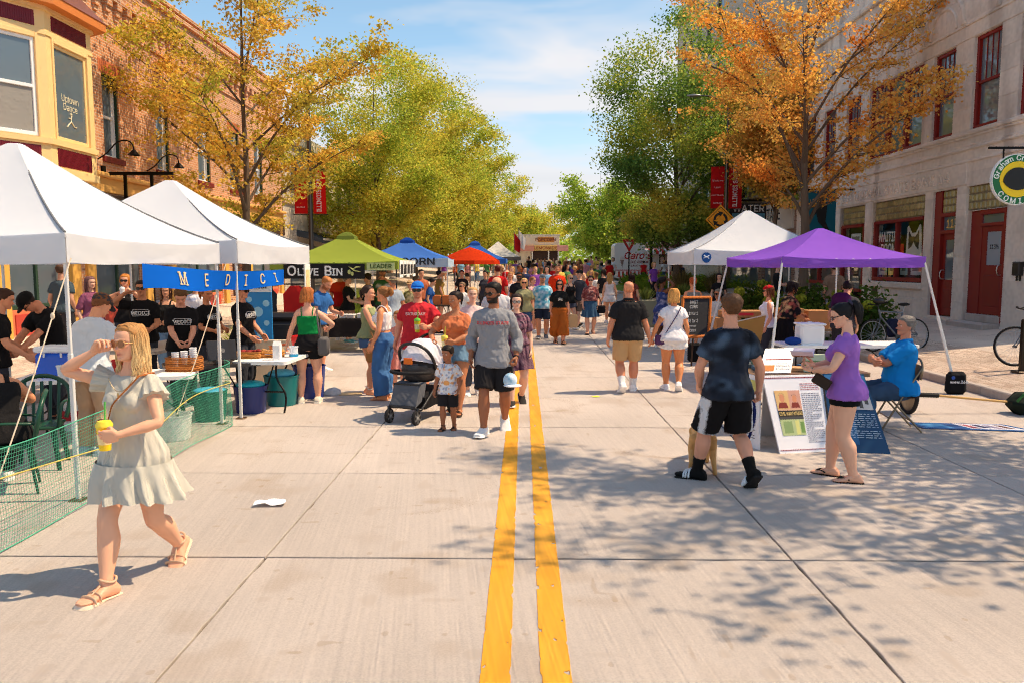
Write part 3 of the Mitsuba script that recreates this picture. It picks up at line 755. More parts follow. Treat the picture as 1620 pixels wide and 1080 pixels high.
for i,Lf in ((0,1.836),(1,1.77)):
 e = .24
 put(f'{Bk}__post',cat([on_face(i,0,e,4.72,6.86,-.1,.0),on_face(i,Lf - e,Lf,4.72,6.86,-.1,.0)]),'paint',30,CB)
 put(f'{Bk}__casing',cat([on_face(i,e - .06,e,4.72,6.86,-.02,.03,.008),on_face(i,Lf - e,Lf - e + .06,4.72,6.86,-.02,.03,.008),on_face(i,e,Lf - e,6.76,6.86,-.1,.03,.008)]),'paint',30,CB)
 wf = C(236,236,236) if i == 0 else CB
 fr = [on_face(i,e,e + .07,4.74,6.76,-.09,-.02,.006),on_face(i,Lf - e - .07,Lf - e,4.74,6.76,-.09,-.02,.006),on_face(i,e + .07,Lf - e - .07,4.74,4.82,-.09,-.02,.006),on_face(i,e + .07,Lf - e - .07,6.69,6.76,-.09,-.02,.006)]
 if i == 0:
  fr.append(on_face(i,e + .07,Lf - e - .07,5.72,5.79,-.09,-.01,.006))
 k = put(f'{Bk}__window',cat(fr),'paint',30,wf)
 put(f'{k}__pane',on_face(i,e + .07,Lf - e - .07,4.82,6.69,-.07,-.055),'window_glass')
 if i == 0:
  put(f'{k}__curtain',on_face(i,e + .08,Lf - e - .08,4.83,5.72,-.055,-.05),'cloth',False,C(150,146,140),label='grey lace curtain in the lower sash')
 for (z0,z1) in ((4.17,4.55),(7.0,7.31)):
  kk = put(f'{Bk}__maroon_panel',on_face(i,.22,Lf - .22,z0,z1,-.02,.012),'paint',False,MAROON)
  put(f'{kk}__bead',cat([on_face(i,u,u + .028,z0 + .01,z1 - .01,.012,.022) for u in np.arange(.24,Lf - .26,.045)]),'paint',False,MAROON * .85)
 if i == 1:
  for s_,zz,hh in (('Uptown',5.62,.15),('Dance',5.44,.15)):
   t = text(s_,hh,.004)
   p,q = bay_ring(0)[i][:2],bay_ring(0)[i + 1][:2]
   tv = (q - p) / np.linalg.norm(q - p)
   n = np.array([tv[1],-tv[0]])
   v = np.c_[p + (Lf / 2 + t.v[:,:1] * .9) * tv + (-.05 + t.v[:,2:3]) * n,zz + t.v[:,1]]
   put(f'{k}__lettering',M(v,t.f),'paint',False,C(220,210,180))
  st = []   # the small leaping figure below the lettering
  for pts in ([(0,5.34),(.0,5.22),(-.1,5.14),(-.16,5.08)],[(.0,5.22),(.12,5.12),(.2,5.12)],[(-.10,5.28),(0,5.29),(.03,5.36)]):
   P3 = [np.r_[p + (Lf / 2 + u) * tv - .045 * n,zz] for u,zz in pts]
   st.append(tube(P3,.014,5))
  st.append(ball(*np.r_[p + (Lf / 2) * tv - .045 * n,5.38],.028,n=6))
  put(f'{k}__dancer_mark',cat(st),'paint',True,C(220,210,180))
# black sign bracket and lamp arms on the brick wall
k = thing('sign_bracket','black iron sign frame projecting from the brick wall above the second tent','bracket')
put(f'{k}__frame',cat([box(-11.0,-9.15,20.62,20.70,4.36,4.44),box(-10.45,-10.38,20.63,20.69,3.4,4.36),box(-9.75,-9.68,20.63,20.69,3.4,4.36),box(-11,-10.95,20.58,20.74,4.2,4.6)]),'metal',30,C(24,22,22))
for i,y in enumerate((20.45,23.1)):
 k = thing('wall_lamp',('left' if i == 0 else 'right') + ' gooseneck wall lamp on the brick wall beside the black sign bracket','wall lamp')
 put(f'{k}__arm',tube(spline([[-11,y,4.75],[-10.75,y,4.9],[-10.4,y,5.2],[-10.1,y,5.15],[-10.05,y,4.95]],16),.018,6),'metal',True,C(30,28,28))
 put(f'{k}__shade',lathe([(.03,.02),(.05,0),(.16,-.12),(.15,-.12),(.04,-.01)],16,True).mv(-10.05,y,4.96),'metal',True,C(40,36,34))
# further along on the left
def far_house(key,label,y0,y1,zt,bs,wins,dcol,sign=None,band=None):
 k = thing(key,label,'building')
 put(f'{k}__wall',wall_with_holes(-1,y0,y1,.2,zt,wins),bs)
 [put(f'{k}__end_wall',q_,bs) for q_ in (box(-24,-11.3,y1 - .3,y1,0,zt),box(-24,-11.3,y0,y0 + .3,0,zt))]
 for h in wins:
  if h[3] - h[1] < 2.6 and h[1] > 3:
   sash(k,-1,h[0],h[2],h[1],h[3],dcol)
  else:
   put(f'{k}__shop_window',panel(-1,h[0],h[2],h[1],h[3],-.2,-.15),'window_glass')
 put(f'{k}__cornice',panel(-1,y0,y1,zt - .5,zt + .1,-.3,.25,.05),'limestone',30)
 if band:
  put(f'{k}__band',panel(-1,y0,y1,band[0],band[1],-.05,.12,.02),'paint',30,band[2])
 return k
fa = far_house('pale_shop','pale stone shop with arched window and blue awning past the brick building',36.1,53,8.2,'pale_brick',[(37.5 + 3 * i,5.4,38.7 + 3 * i,7.2) for i in range(5)] + [(37,.8,44.6,3.0)],C(90,84,76),band=(4.85,5.1,C(200,176,140)))
a = np.linspace(0,2 * np.pi,29)
put(f'{fa}__oval_window',M(np.vstack([np.c_[0 * a - 10.97,48.1 + 1.75 * np.cos(a),4.15 + .95 * np.sin(a)],[[-10.96,48.1,4.15]]]),np.stack([np.arange(28),np.arange(1,29),np.full(28,29)],1)),'window_glass',label='dark oval window')
put(f'{fa}__oval_frame',tube(np.c_[0 * a - 10.96,48.1 + 1.75 * np.cos(a),4.15 + .95 * np.sin(a)],.09,6),'limestone',True)
aw = loft([[(-11,y,3.7),(-9.7,y,3.2),(-9.7,y,3.05),(-11,y,3.4)] for y in (38.2,45.2)])
put(f'{fa}__awning',aw,'cloth',20,C(70,76,84))
put(f'{fa}__awning_edge',cat([box(-9.72,-9.66,38.2,45.2,3.2,3.3)]),'paint',False,C(214,208,198))
far_house('orange_shop','narrow orange brick house behind the green trees on the left',53.1,66,8.8,'brick',[(54.5 + 2.6 * i,5.2,55.8 + 2.6 * i,7.2) for i in range(4)] + [(54,.8,64,3.2)],C(220,214,200),band=(3.6,4.2,C(70,60,54)))
far_house('grey_shop','low grey house at the far end of the left side',66.1,90,7.4,'pale_brick',[(68 + 3.4 * i,4.8,69.5 + 3.4 * i,6.6) for i in range(6)],C(90,84,76))
# ------------------------------------------------------------------ trees
def tree(label,x,y,h,r,zb,seed,cols,n_leaf,leaf=.085,tr=.13,limbs=11,group=None,top=.55,spread=.30,flat=.45,z0=None,twig=7,lobes=None,cat_='tree',fill=0):
 """Ascending street tree: tapered trunk, limbs curving up to a crown envelope, twigs, and leaves in layered sprays."""
 g = np.random.default_rng(seed)
 z0 = float(side_z(x,y)) if z0 is None else z0
 k = thing('street_tree',label,cat_,group)
 o = np.array([x,y,z0])
 def env(t):     # crown radius at relative height t of the crown
  return r * (np.clip(t,0,1) ** .55 * (1 - np.clip(t,0,1)) ** top) / (.5 ** .55 * .5 ** top) * .98
 tp = np.linspace(0,1,9)
 bend = np.c_[np.cumsum(g.normal(0,.045,9)),np.cumsum(g.normal(0,.045,9)),tp * h * .93]
 bend[:3,:2] *= .3
 rad = tr * np.interp(tp,[0,.04,.25,.6,1],[1.35,1.0,.8,.34,.05])
 BK = C(104,88,74)
 put(f'{k}__trunk',tube(spline(bend,26) + o,np.interp(np.linspace(0,1,26),tp,rad),9).col(BK),'bark',True)
 cl = []   # points on twigs that carry leaves, with their weights
 az = g.uniform(0,6.28)
 for i in range(limbs):
  az += 2.4 + g.normal(0,.25)
  t0 = (zb / h) * .72 + (i / limbs) ** 1.1 * (.62 - zb / h * .6)
  p0 = np.array([np.interp(t0,tp,bend[:,0]),np.interp(t0,tp,bend[:,1]),t0 * h * .93])
  te = np.clip(.10 + (i / limbs) * .72 + g.normal(0,.07),.05,.97)
  ze = zb + te * (h - zb)
  re = env(te) * g.uniform(.78,1.02)
  p2 = np.array([math.cos(az) * re,math.sin(az) * re,max(ze,p0[2] + .35)])
  p1 = p0 * .5 + p2 * .5 + [0,0,.04 * (p2[2] - p0[2])] + g.normal(0,.12,3)
  p1[:2] = p0[:2] + (p2[:2] - p0[:2]) * .42
  L = spline([p0,p1,p2],12)
  lr = tr * .42 * (1 - .5 * i / limbs)
  ms = [tube(L + o,np.linspace(lr,lr * .14,12),6)]
  nt = twig + int(np.linalg.norm(p2 - p0))
  for j in range(nt):
   s = g.uniform(.22,1.0)
   b = np.array([np.interp(s,np.linspace(0,1,12),L[:,q]) for q in range(3)])
   d = np.array([math.cos(az + g.normal(0,.9)),math.sin(az + g.normal(0,.9)),g.uniform(.05,.95)])
   ln = g.uniform(.5,1.25) * (r / 3.4) * (1.1 - .35 * s)
   e = b + d / np.linalg.norm(d) * ln
   te2 = (e[2] - zb) / (h - zb)
   rr = np.hypot(e[0],e[1])
   lim = env(np.clip(te2,.03,.98)) * 1.06
   if rr > lim:
    e[:2] *= lim / rr
   e[2] = min(e[2],h)
   tw = spline([b,(b + e) / 2 + g.normal(0,.06,3),e],5)
   ms.append(tube(tw + o,np.linspace(lr * .28,.004,5),4,False))
   for q in np.linspace(.35,1.05,5):
    cl.append(b + (e - b) * q)
  for s in np.linspace(.5,1,7):
   cl.append([np.interp(s,np.linspace(0,1,12),L[:,q]) for q in range(3)])
  put(f'{k}__limb',cat(ms).col(BK * g.uniform(.85,1.1)),'bark',True)
 for _ in range(fill):   # finer sprays through the body of the crown
  te = g.uniform(.06,1.0)
  rr,aa = env(te) * g.uniform(.25,1.0) ** .6,g.uniform(0,6.28)
  cc = np.array([rr * math.cos(aa),rr * math.sin(aa),zb + te * (h - zb)])
  cl += [cc + g.normal(0,1,3) * [.22,.22,.10] for _ in range(4)]
 cl = np.array(cl)
 leaves(k,cl,o,g,n_leaf,leaf,cols,spread,flat,h,zb)
 return k
def leaves(k,cl,o,g,n,leaf,cols,spread,flat,h,zb,part='crown'):
 idx = g.integers(0,len(cl),n)
 c = cl[idx] + g.normal(0,1,(n,3)) * [spread,spread,spread * flat]
 c[:,2] = np.maximum(c[:,2],zb * .8)
 nrm = g.normal(0,1,(n,3)) * [.75,.75,.45] + [0,0,.75]
 nrm /= np.linalg.norm(nrm,axis=1,keepdims=True)
 a = np.cross(nrm,g.normal(0,1,(n,3)))
 a /= np.linalg.norm(a,axis=1,keepdims=True)
 b = np.cross(nrm,a)
 s = leaf * g.uniform(.6,1.25,(n,1))
 v = np.stack([c - a * s * .55,c + b * s * .48 + a * s * .05 + nrm * s * .12,c + a * s * .62,c - b * s * .48 + a * s * .05 + nrm * s * .12],1)
 base = np.arange(n) * 4
 f = np.vstack([np.stack([base,base + 2,base + 1],1),np.stack([base,base + 3,base + 2],1)])
 # colours: each spray leans to one of the tree's tones
 tone = meshkit.fbm(c * .55 + 3.7,3,int(g.integers(0,99)))
 tone = np.clip((tone - .28) / .44,0,.999) * (len(cols) - 1)
 i0 = np.floor(tone).astype(int)
 P = np.array([C(*q) for q in cols])
 w = (tone - i0)[:,None]
 col = (P[i0] * (1 - w) + P[np.minimum(i0 + 1,len(cols) - 1)] * w) * g.uniform(.70,1.30,(n,1)) * (1 + g.normal(0,.06,(n,3)))
 m = M((v + o).reshape(-1,3),f,np.repeat(np.clip(col,.005,.9),4,0))
 put(f'{k}__{part}',m,'leaf',False)
GOLD = [(186,184,72),(214,188,78),(238,188,84),(204,190,84)]
ORANGE = [(240,168,76),(248,180,88),(250,194,104),(234,156,74)]
YG = [(162,180,70),(198,200,80),(222,204,82),(178,190,76)]
DKG = [(98,130,62),(134,160,72),(182,188,82),(226,204,92)]
BRG = [(150,178,70),(172,196,80),(186,200,88),(140,166,66)]
tree('golden yellow street tree in front of the brick building on the left',-8.0,22.6,11.9,4.3,3.3,11,GOLD,30000,.084,.14,17,fill=28,spread=.17,flat=.4,twig=9)
tree('sparse orange street tree in front of the limestone bank',8.0,22.6,12.4,4.2,4.2,23,ORANGE,25000,.084,.15,17,fill=28,spread=.17,flat=.4,twig=9)
tree('orange tree overhanging the street from beyond the right edge of the view',8.6,7.4,11.0,3.75,4.1,5,ORANGE,13500,.10,.15,12,spread=.26,flat=.4)
for i,(x,y,h,r,c,n,lb) in enumerate(((-7.5,41,12.5,3.6,YG,17000,'first of the green trees in the left row, nearest the red banners'),(-7.0,51,14.4,4.0,YG,17000,'second and tallest of the green trees in the left row'),(-6.6,62,15.0,4.2,YG,15000,'third green tree in the left row, behind the second blue tent'),(-5.6,74,15.0,4.2,YG,12000,'fourth green tree in the left row'),(-3.9,90,13.6,4.2,YG,9000,'last green tree of the left row, nearest the flag'))):
 tree(lb,x,y,h,r * 1.12,1.9,40 + i,c,(3 if i < 2 else 2) * n,.115 if i < 2 else .18,.16,15,'green trees lining the left side',fill=150,spread=.40,flat=.55,top=.46,twig=9,z0=float(gz(y)))
tree('dense dark green tree turning yellow, standing on the right beside the food stalls',7.9,40.5,13.9,4.2,2.0,61,DKG,62000,.118,.20,18,spread=.45,flat=.6,top=.42,twig=10,fill=150)
tree('half orange, half green tree between the dark green tree and the bank',10.6,33.5,10.6,2.4,4.6,63,[(150,156,70),(210,160,76),(228,170,80),(180,164,72)],20000,.12,.13,14,spread=.32,flat=.5)
for i,(x,y,h,r,lb) in enumerate(((1.2,118,10.5,4.4,'small yellow-green tree at the far end of the street'),(8.8,93,12.0,5.2,'bright green round tree at the far end, left of the ice cream trailer'),(14.5,92,11.0,5.2,'bright green tree behind the ice cream trailer'),(-3.0,130,10.0,5.0,'far green tree seen behind the popcorn trailer'),(22,95,12.0,5.5,'far green tree at the right end behind the trailers'),(13,125,13,6,'far green tree rising behind the bright round tree'),(5.5,140,11,6,'farthest green tree closing the street'))):
 tree(lb,x,y,h,r,1.5,80 + i,BRG if i in (1,2,4) else YG,16000,.26,.2,13,'far trees closing the street',spread=.55,flat=.7,top=.42,z0=float(gz(y)))
k = 'far_shrubs'
g = np.random.default_rng(17)
p_ = np.stack([g.uniform(-26,44,700),g.uniform(104,112,700),g.uniform(0,3.6,700)],1)
p_[:,2] += gz(p_[:,1])
leaves(k,p_,np.zeros(3),g,15000,.42,BRG,.5,.9,9,0,'leaves')
scene[k] = scene.pop(k + '__leaves')
labels[k] = {'kind': 'stuff','label': 'far green shrubbery closing the end of the street','category': 'shrubs'}
# ------------------------------------------------------------------ tents, stalls and street furniture
POLE = C(214,212,208)
def tent(label,P,ze,vh,zp,col,feet=None,z0=0.0,sag=.10,seam=None,valcol=None,nv=26,group='market tents',vent=None,legs=(0,1,2,3),polecol=None,leg_in=.04,peak=None,panels=None,wob=.02):
 """P: the four eave corners (x, y), counter-clockwise seen from above; ze: eave height, vh: valance height, zp: peak height."""
 k = thing('market_tent',label,'tent',group)
 P = np.array(P,float)
 c = P.mean(0) if peak is None else np.array(peak,float)
 pc = polecol if polecol is not None else POLE
 seed = int(abs(P[0,0] * 77 + P[0,1] * 13))
 for i in range(4):
  A,B = P[i],P[(i + 1) % 4]
  s = np.linspace(0,1,33)
  t = np.linspace(0,1,17)
  S,Tt = np.meshgrid(s,t,indexing='ij')
  tip = .035
  ea = A + (B - A) * S[...,None]
  ap = c + (ea - c) * tip
  xy = ea + (ap - ea) * Tt[...,None]
  hip = 4 * S * (1 - S)
  z = ze + (zp - ze) * (Tt ** 1.12) - sag * np.sin(np.pi * np.clip(Tt * .96 + .04,0,1)) * (.55 + .45 * hip) - .05 * hip * (1 - Tt) ** 3
  z += .02 * (meshkit.fbm(np.stack([xy[...,0] * 2.2,xy[...,1] * 2.2,z * 0 + seed],-1),3) - .5) * hip
  v = np.concatenate([xy,z[...,None] + z0],-1).reshape(-1,3)
  n,m = len(s),len(t)
  ii,jj = np.meshgrid(np.arange(n - 1),np.arange(m - 1),indexing='ij')
  a = ii * m + jj
  f = np.stack([a,a + m,a + m + 1,a + 1],-1).reshape(-1,4)
  pcol = C(*(panels[i] if panels is not None else col))
  put(f'{k}__roof_panel',M(v,f),'canvas',True,pcol)
  # valance, hanging with shallow folds
  if vh > 0:
   s2,q2 = np.linspace(0,1,nv * 2),np.linspace(0,1,7)
   S2,Q2 = np.meshgrid(s2,q2,indexing='ij')
   out = np.array([(B - A)[1],-(B - A)[0]]) / np.linalg.norm(B - A)
   fold = wob * (meshkit.fbm(np.stack([S2 * 9,Q2 * 2.2 + S2 * 3,S2 * 0 + seed + i],-1),3) - .5) * (.35 + Q2) * (np.minimum(S2,1 - S2) > .02)
   xy = A + (B - A) * S2[...,None] + out * (.006 + fold[...,None] * 1.6)
   zt = ze - .05 * 4 * S2 * (1 - S2)
   z = zt + .004 - vh * Q2 - .012 * np.sin(9 * S2) * Q2 + .05 * 4 * S2 * (1 - S2) * .7 * Q2
   v = np.concatenate([xy,z[...,None] + z0],-1).reshape(-1,3)
   n,m = len(s2),len(q2)
   ii,jj = np.meshgrid(np.arange(n - 1),np.arange(m - 1),indexing='ij')
   a = ii * m + jj
   put(f'{k}__valance',M(v,np.stack([a,a + m,a + m + 1,a + 1],-1).reshape(-1,4)),'canvas',True,C(*(valcol or col)))
  # hip seam over the corner rafter
  t2 = np.linspace(0,.9,14)
  zz = ze + (zp - ze) * (t2 ** 1.12) - sag * np.sin(np.pi * np.clip(t2 * .96 + .04,0,1)) * .55 + .006
  path = np.c_[A + (c - A) * t2[:,None],zz + z0]
  if seam is not None:
   put(f'{k}__seam',tube(path + [0,0,.012],.011,5),'cloth',True,C(*seam) * .55)
  put(f'{k}__rafter',tube(path - [0,0,.035],.012,5),'metal',True,pc)
  # truss under the eave
  AB = np.linspace(0,1,9)
  zig = np.c_[A + (B - A) * AB[:,None] * .97 + (B - A) * .015,z0 + ze - .04 - .8 * max(vh,.14) * (np.arange(9) % 2)]
  zig[:,:2] += (c - zig[:,:2]) * .03
  zig2 = zig.copy()
  zig2[:,2] = z0 + ze - .04 - .8 * max(vh,.14) * ((np.arange(9) + 1) % 2)
  put(f'{k}__truss',cat([tube(np.repeat(zig,1,0),.009,4),tube(zig2,.009,4)]),'metal',False,pc)
  if i in legs:
   foot = (A + (c - A) * leg_in * .5) if feet is None else np.array(feet[i],float)
   head = A + (c - A) * .02
   gz0 = z0
   d = np.array([head[0] - foot[0],head[1] - foot[1],ze - .03])
   L = np.linalg.norm(d)
   b = box(-.018,.018,-.018,.018,0,L * .56,.004)
   b2 = box(-.014,.014,-.014,.014,L * .5,L,.003)
   R = frame(np.cross([0,1,0],d),np.cross(d,np.cross([0,1,0],d)),d)
   put(f'{k}__leg',cat([b,b2]).tf(R,[foot[0],foot[1],gz0 + .012]),'plastic',30,pc)
   put(f'{k}__foot_plate',cbox(foot[0],foot[1],gz0 + .008,.12,.12,.014,.004),'metal',30,C(150,120,90))
 if vent is not None:
  put(f'{k}__vent_cap',lathe([(.34,-.10),(.30,.0),(.12,.09),(.01,.11)],4).rot('z',45).mv(c[0],c[1],z0 + zp - .03),'canvas',20,C(*vent))
 return k
def sq(x0,x1,y0,y1):
 return [(x0,y0),(x1,y0),(x1,y1),(x0,y1)]
WHITE = (226,228,234)
tent('nearest white market tent at the left edge, over the drink sellers',sq(-6.95,-3.86,6.60,9.95),2.31,.25,3.30,WHITE,seam=(150,152,158),peak=(-5.32,8.30))
tent('second white market tent on the left, behind the blue lettered banner',sq(-6.90,-3.74,10.25,13.70),2.36,.30,3.32,WHITE,seam=(150,152,158),peak=(-5.40,12.1))
tent('lime green market tent with the black olive banner',sq(-6.05,-3.0,18.7,21.75),2.07,.20,2.74,(150,166,70),vent=(116,130,60),polecol=C(40,40,40),z0=.05)
tent('blue market tent beyond the green one, lettered on its pale valance',sq(-5.4,-2.4,25.0,28.0),2.14,.28,2.76,(74,122,204),valcol=(190,214,232),vent=(34,74,160),z0=.10)
tent('second blue market tent farther down, behind the orange-red umbrella',sq(-3.55,-.75,33.5,36.5),2.03,.22,2.74,(64,112,196),vent=(50,92,176),z0=.25)
tent('small white and grey tent at the far end of the left row',sq(-2.6,-.15,41.5,44.5),2.05,.20,2.85,(226,222,216),valcol=(120,116,112),z0=.40)
tr1 = tent('white market tent with a small blue emblem on the right',sq(3.60,6.65,16.7,19.75),2.36,.32,3.26,WHITE,seam=(200,202,206))
tr2 = tent('purple market tent on slanting white legs at right',[(4.11,12.6),(6.51,12.85),(6.26,15.25),(3.86,15.0)],2.17,.17,2.67,(146,96,208),feet=[(3.82,12.2),(6.93,12.5),(6.55,15.65),(3.52,15.4)],wob=.035,sag=.07)
# blue emblem on the white tent
t = loft([np.c_[.10 * s_ * np.cos(a),0 * a + y_,.11 * s_ * np.sin(a) * np.where(np.sin(a) < 0,1.15,.85)] for a in [np.linspace(0,2 * np.pi,24,endpoint=False)] for s_,y_ in ((1,0),(1,-.004))])
put(f'{tr1}__emblem',t.mv(3.86,16.685,2.20),'matte',False,C(30,84,150),label='small blue shield emblem')
put(f'{tr1}__emblem_mark',cat([tube([[3.80,16.675,2.23],[3.86,16.675,2.19],[3.92,16.675,2.23]],.012,5),tube([[3.80,16.675,2.17],[3.87,16.675,2.21],[3.91,16.675,2.16]],.01,5)]),'matte',False,C(226,232,240))
# valance lettering: front and side faces of the tents
def yplane(m,x,y,z):
 """Letters standing in the xz plane, facing the camera side (-y)."""
 return M(np.c_[m.v[:,0] + x,y - m.v[:,2],m.v[:,1] + z],m.f)
k = thing('olive_banner','black banner reading OLIVE BIN with an olive sprig, hung on the green tent','banner')
g = np.linspace(-5.70,-3.76,40)
put(f'{k}__cloth',M(np.array([[x,18.62 + .012 * math.sin(7 * x),z] for x in g for z in (1.70,1.87,2.055)]),np.array([[3 * i + j,3 * i + 3 + j,3 * i + 4 + j,3 * i + 1 + j] for i in range(39) for j in range(2)])),'cloth',True,C(40,38,38))
put(f'{k}__lettering',cat([yplane(text('O',.22,.006,True),-5.50,18.60,1.78),yplane(text('LIVE',.165,.006,True),-5.11,18.60,1.78),yplane(text('B',.22,.006,True),-4.63,18.60,1.78),yplane(text('IN',.165,.006,True),-4.42,18.60,1.78)]),'matte',False,C(232,230,224))
put(f'{k}__olive_sprig',cat([ball(-4.13,18.595,1.86,.04,.008,.055,6),ball(-4.06,18.595,1.82,.035,.008,.05,6),tube([[-4.14,18.595,1.99],[-4.02,18.595,1.90],[-3.86,18.595,1.86]],[.006,.02,.004],5),tube([[-4.05,18.595,1.92],[-3.97,18.595,1.97],[-3.86,18.595,1.98]],[.006,.018,.004],5)]),'matte',True,C(190,196,120))
k = thing('valance_sign','pale green lettered strip on the green tent beside the olive banner','sign')
put(f'{k}__strip',box(-3.72,-3.06,18.64,18.66,1.90,2.08),'cloth',False,C(196,206,140))
put(f'{k}__lettering',yplane(text('LEADER',.10,.006,True),-3.38,18.63,1.95),'matte',False,C(70,92,40))
k = thing('valance_sign','pale strip with black letters on the first blue tent','sign')
put(f'{k}__lettering',yplane(text('CORN',.21,.008,True).sc(1.35,1,1),-3.35,24.93,2.03),'matte',False,C(52,60,66))
k = thing('hanging_prints','white sheets printed with black letters hung at the corner of the green tent','sign')
for i in range(5):
 y = 18.9 + i * .55
 put(f'{k}__sheet',box(-2.985,-2.97,y,y + .5,1.72 + .05 * (i % 2),2.14),'cloth',False,C(222,220,214))
 put(f'{k}__print',cat([tube([[-2.965,y + .08 + .1 * j,1.8],[-2.965,y + .14 + .1 * j,2.04]],.014,4) for j in range(4)]),'matte',False,C(46,44,44))
# the blue banner MEDICI between the two white tents
k = thing('blue_banner','long blue banner reading MEDICI in cream letters strung across the white tents','banner')
def ban(u,w):
 """u 0-1 along the banner, w 0-1 up it."""
 u,w = np.asarray(u,float),np.asarray(w,float)
 y = 7.72 + 4.6 * u
 x = -3.765 + .05 * np.sin(9 * u) * (1 - w) + .03 * np.sin(23 * u + 1) * (1 - w) * (u > .55)
 z = 2.055 - .09 * u - .05 * np.sin(np.pi * u) - (1 - w) * (.245 - .04 * np.clip(u - .6,0,1)) + .012 * np.sin(17 * u) * (1 - w)
 return np.stack([x,y,z],-1)
U,W = np.meshgrid(np.linspace(0,1,90),np.linspace(0,1,9),indexing='ij')
a = (np.arange(89)[:,None] * 9 + np.arange(8)).ravel()
put(f'{k}__cloth',M(ban(U,W).reshape(-1,3),np.stack([a,a + 9,a + 10,a + 1],1)),'canvas',True,C(24,104,214))
for ch,u in zip('MEDICI',(.185,.335,.495,.63,.765,.88)):
 t = text(ch,.17,.006,False)
 if ch in 'MI':   # serifs
  e_ = [t.v[:,0].min() + .012,t.v[:,0].max() - .012]
  t = cat([t] + [box(x_ - .035,x_ + .035,z_,z_ + .014,0,.006) for x_ in e_ for z_ in (0,.152)])
 P0 = ban(u + t.v[:,0] * 1.0 / 4.6,.22 + t.v[:,1] / .285)
 P0[:,0] += .006 + t.v[:,2]
 put(f'{k}__letter',M(P0,t.f),'matte',False,C(226,200,158))
k = thing('hanging_towel','white cloth with yellow trim hung at the far corner of the second white tent','cloth')
put(f'{k}__cloth',box(-3.74,-3.72,13.35,13.68,1.55,2.05),'cloth',False,C(226,222,214))
put(f'{k}__trim',box(-3.718,-3.714,13.40,13.62,1.62,1.95),'cloth',False,C(226,196,140))
# market umbrella
k = thing('market_umbrella','orange-red market umbrella in front of the second blue tent','umbrella')
a = np.arange(8) * np.pi / 4 + .2
rings = [np.c_[-1.9 + r_ * np.cos(a),28 + r_ * np.sin(a),z_ + 0 * a] for r_,z_ in ((1.08,2.04),(1.06,2.17),(.75,2.36),(.4,2.52),(.03,2.64))]
put(f'{k}__canopy',loft(rings,False),'canvas',20,C(206,62,30))
put(f'{k}__pole',tube([[-1.9,28,.1],[-1.9,28,2.66]],.024,8),'metal',True,C(190,150,140))
put(f'{k}__base',lathe([(.01,.1),(.24,.1),(.24,.16),(.05,.19),(.04,.4)],16).mv(-1.9,28,.05),'matte',30,C(60,58,56))
for q in a:
 put(f'{k}__rib',tube([[-1.9 + .03 * math.cos(q),28 + .03 * math.sin(q),2.6],[-1.9 + 1.05 * math.cos(q),28 + 1.05 * math.sin(q),2.13]],.008,4),'metal',False,C(180,170,160))
# ---- folding tables
def table(label,x,y,rot,L=1.83,Wd=.76,h=.74,top=(236,236,234),legs=(44,42,42),cloth=None,drop=.5,z0=0.0,group='folding tables'):
 k = thing('folding_table',label,'table',group)
 R = rotz(rot)
 o = [x,y,z0]
 rr = Polygon([(-L / 2 + .06,-Wd / 2 + .06),(L / 2 - .06,-Wd / 2 + .06),(L / 2 - .06,Wd / 2 - .06),(-L / 2 + .06,Wd / 2 - .06)]).buffer(.06,quad_segs=5)
 put(f'{k}__tabletop',prism(rr,.045).mv(0,0,h - .045).tf(R,o),'plastic',35,C(*top))
 for s in (-1,1):
  xx = s * (L / 2 - .26)
  for q in (-1,1):
   yy = q * (Wd / 2 - .10)
   put(f'{k}__leg',tube(spline([[xx,yy * .55,h - .05],[xx + s * .02,yy * .6,h * .62],[xx + s * .06,yy,h * .40],[xx + s * .10,yy,.01]],12),.014,7).tf(R,o),'metal',True,C(*legs))
  put(f'{k}__crossbar',cat([tube([[xx + s * .06,-Wd / 2 + .1,h * .40],[xx + s * .06,Wd / 2 - .1,h * .40]],.012,6),tube([[xx,0,h * .42],[xx * .45,0,h - .06]],.010,6)]).tf(R,o),'metal',True,C(*legs))
 if cloth:
  lo = rr.buffer(.012)
  pts = np.array(lo.exterior.coords)[:-1]
  pts = np.array(LineString(np.vstack([pts,pts[:1]])).segmentize(.06).coords)[:-1]
  n = len(pts)
  d = pts / np.linalg.norm(pts,axis=1,keepdims=True)
  w = np.sin(np.arange(n) * .8) + np.sin(np.arange(n) * .37 + 1)
  rings = [np.c_[pts * .98,np.full(n,h + .004)],np.c_[pts,np.full(n,h - .006)]] + [np.c_[pts + d * (.012 + .02 * q * (1 + .6 * w[:,None])),np.full(n,h - drop * q)] for q in (.15,.4,.7,1)]
  m = loft(rings,False)
  tp = loft([rings[0],rings[0] * [.01,.01,1]],False)
  put(f'{k}__tablecloth',cat([m,tp]).tf(R,o),'cloth',35,C(*cloth))
 return k
table('white folding table under the nearest white tent, holding the drinks cooler',-4.95,9.25,17,1.9)
table('dark folding table holding the till, between the first and second tents',-4.25,10.55,30,1.2,.62,.72,(46,44,44))
table('white folding table at the corner of the second tent with bins beneath',-3.56,11.42,88,1.83)
table('white back table behind the young men in black shirts',-5.9,12.6,88,1.83,top=(190,176,160))
table('black clothed table of packets under the olive banner',-4.45,18.5,0,2.1,.76,.74,cloth=(34,30,30),drop=.42,z0=.04)
table('white folding table behind the seated man, carrying the white tub',5.35,13.1,2,2.2,.74)
table('table loaded with cardboard boxes under the white tent',5.2,16.2,4,2.4,.7,.74,(120,96,70))
table('brown book table behind the display boards',3.45,9.75,6,1.5,.7,.74,(120,96,74))
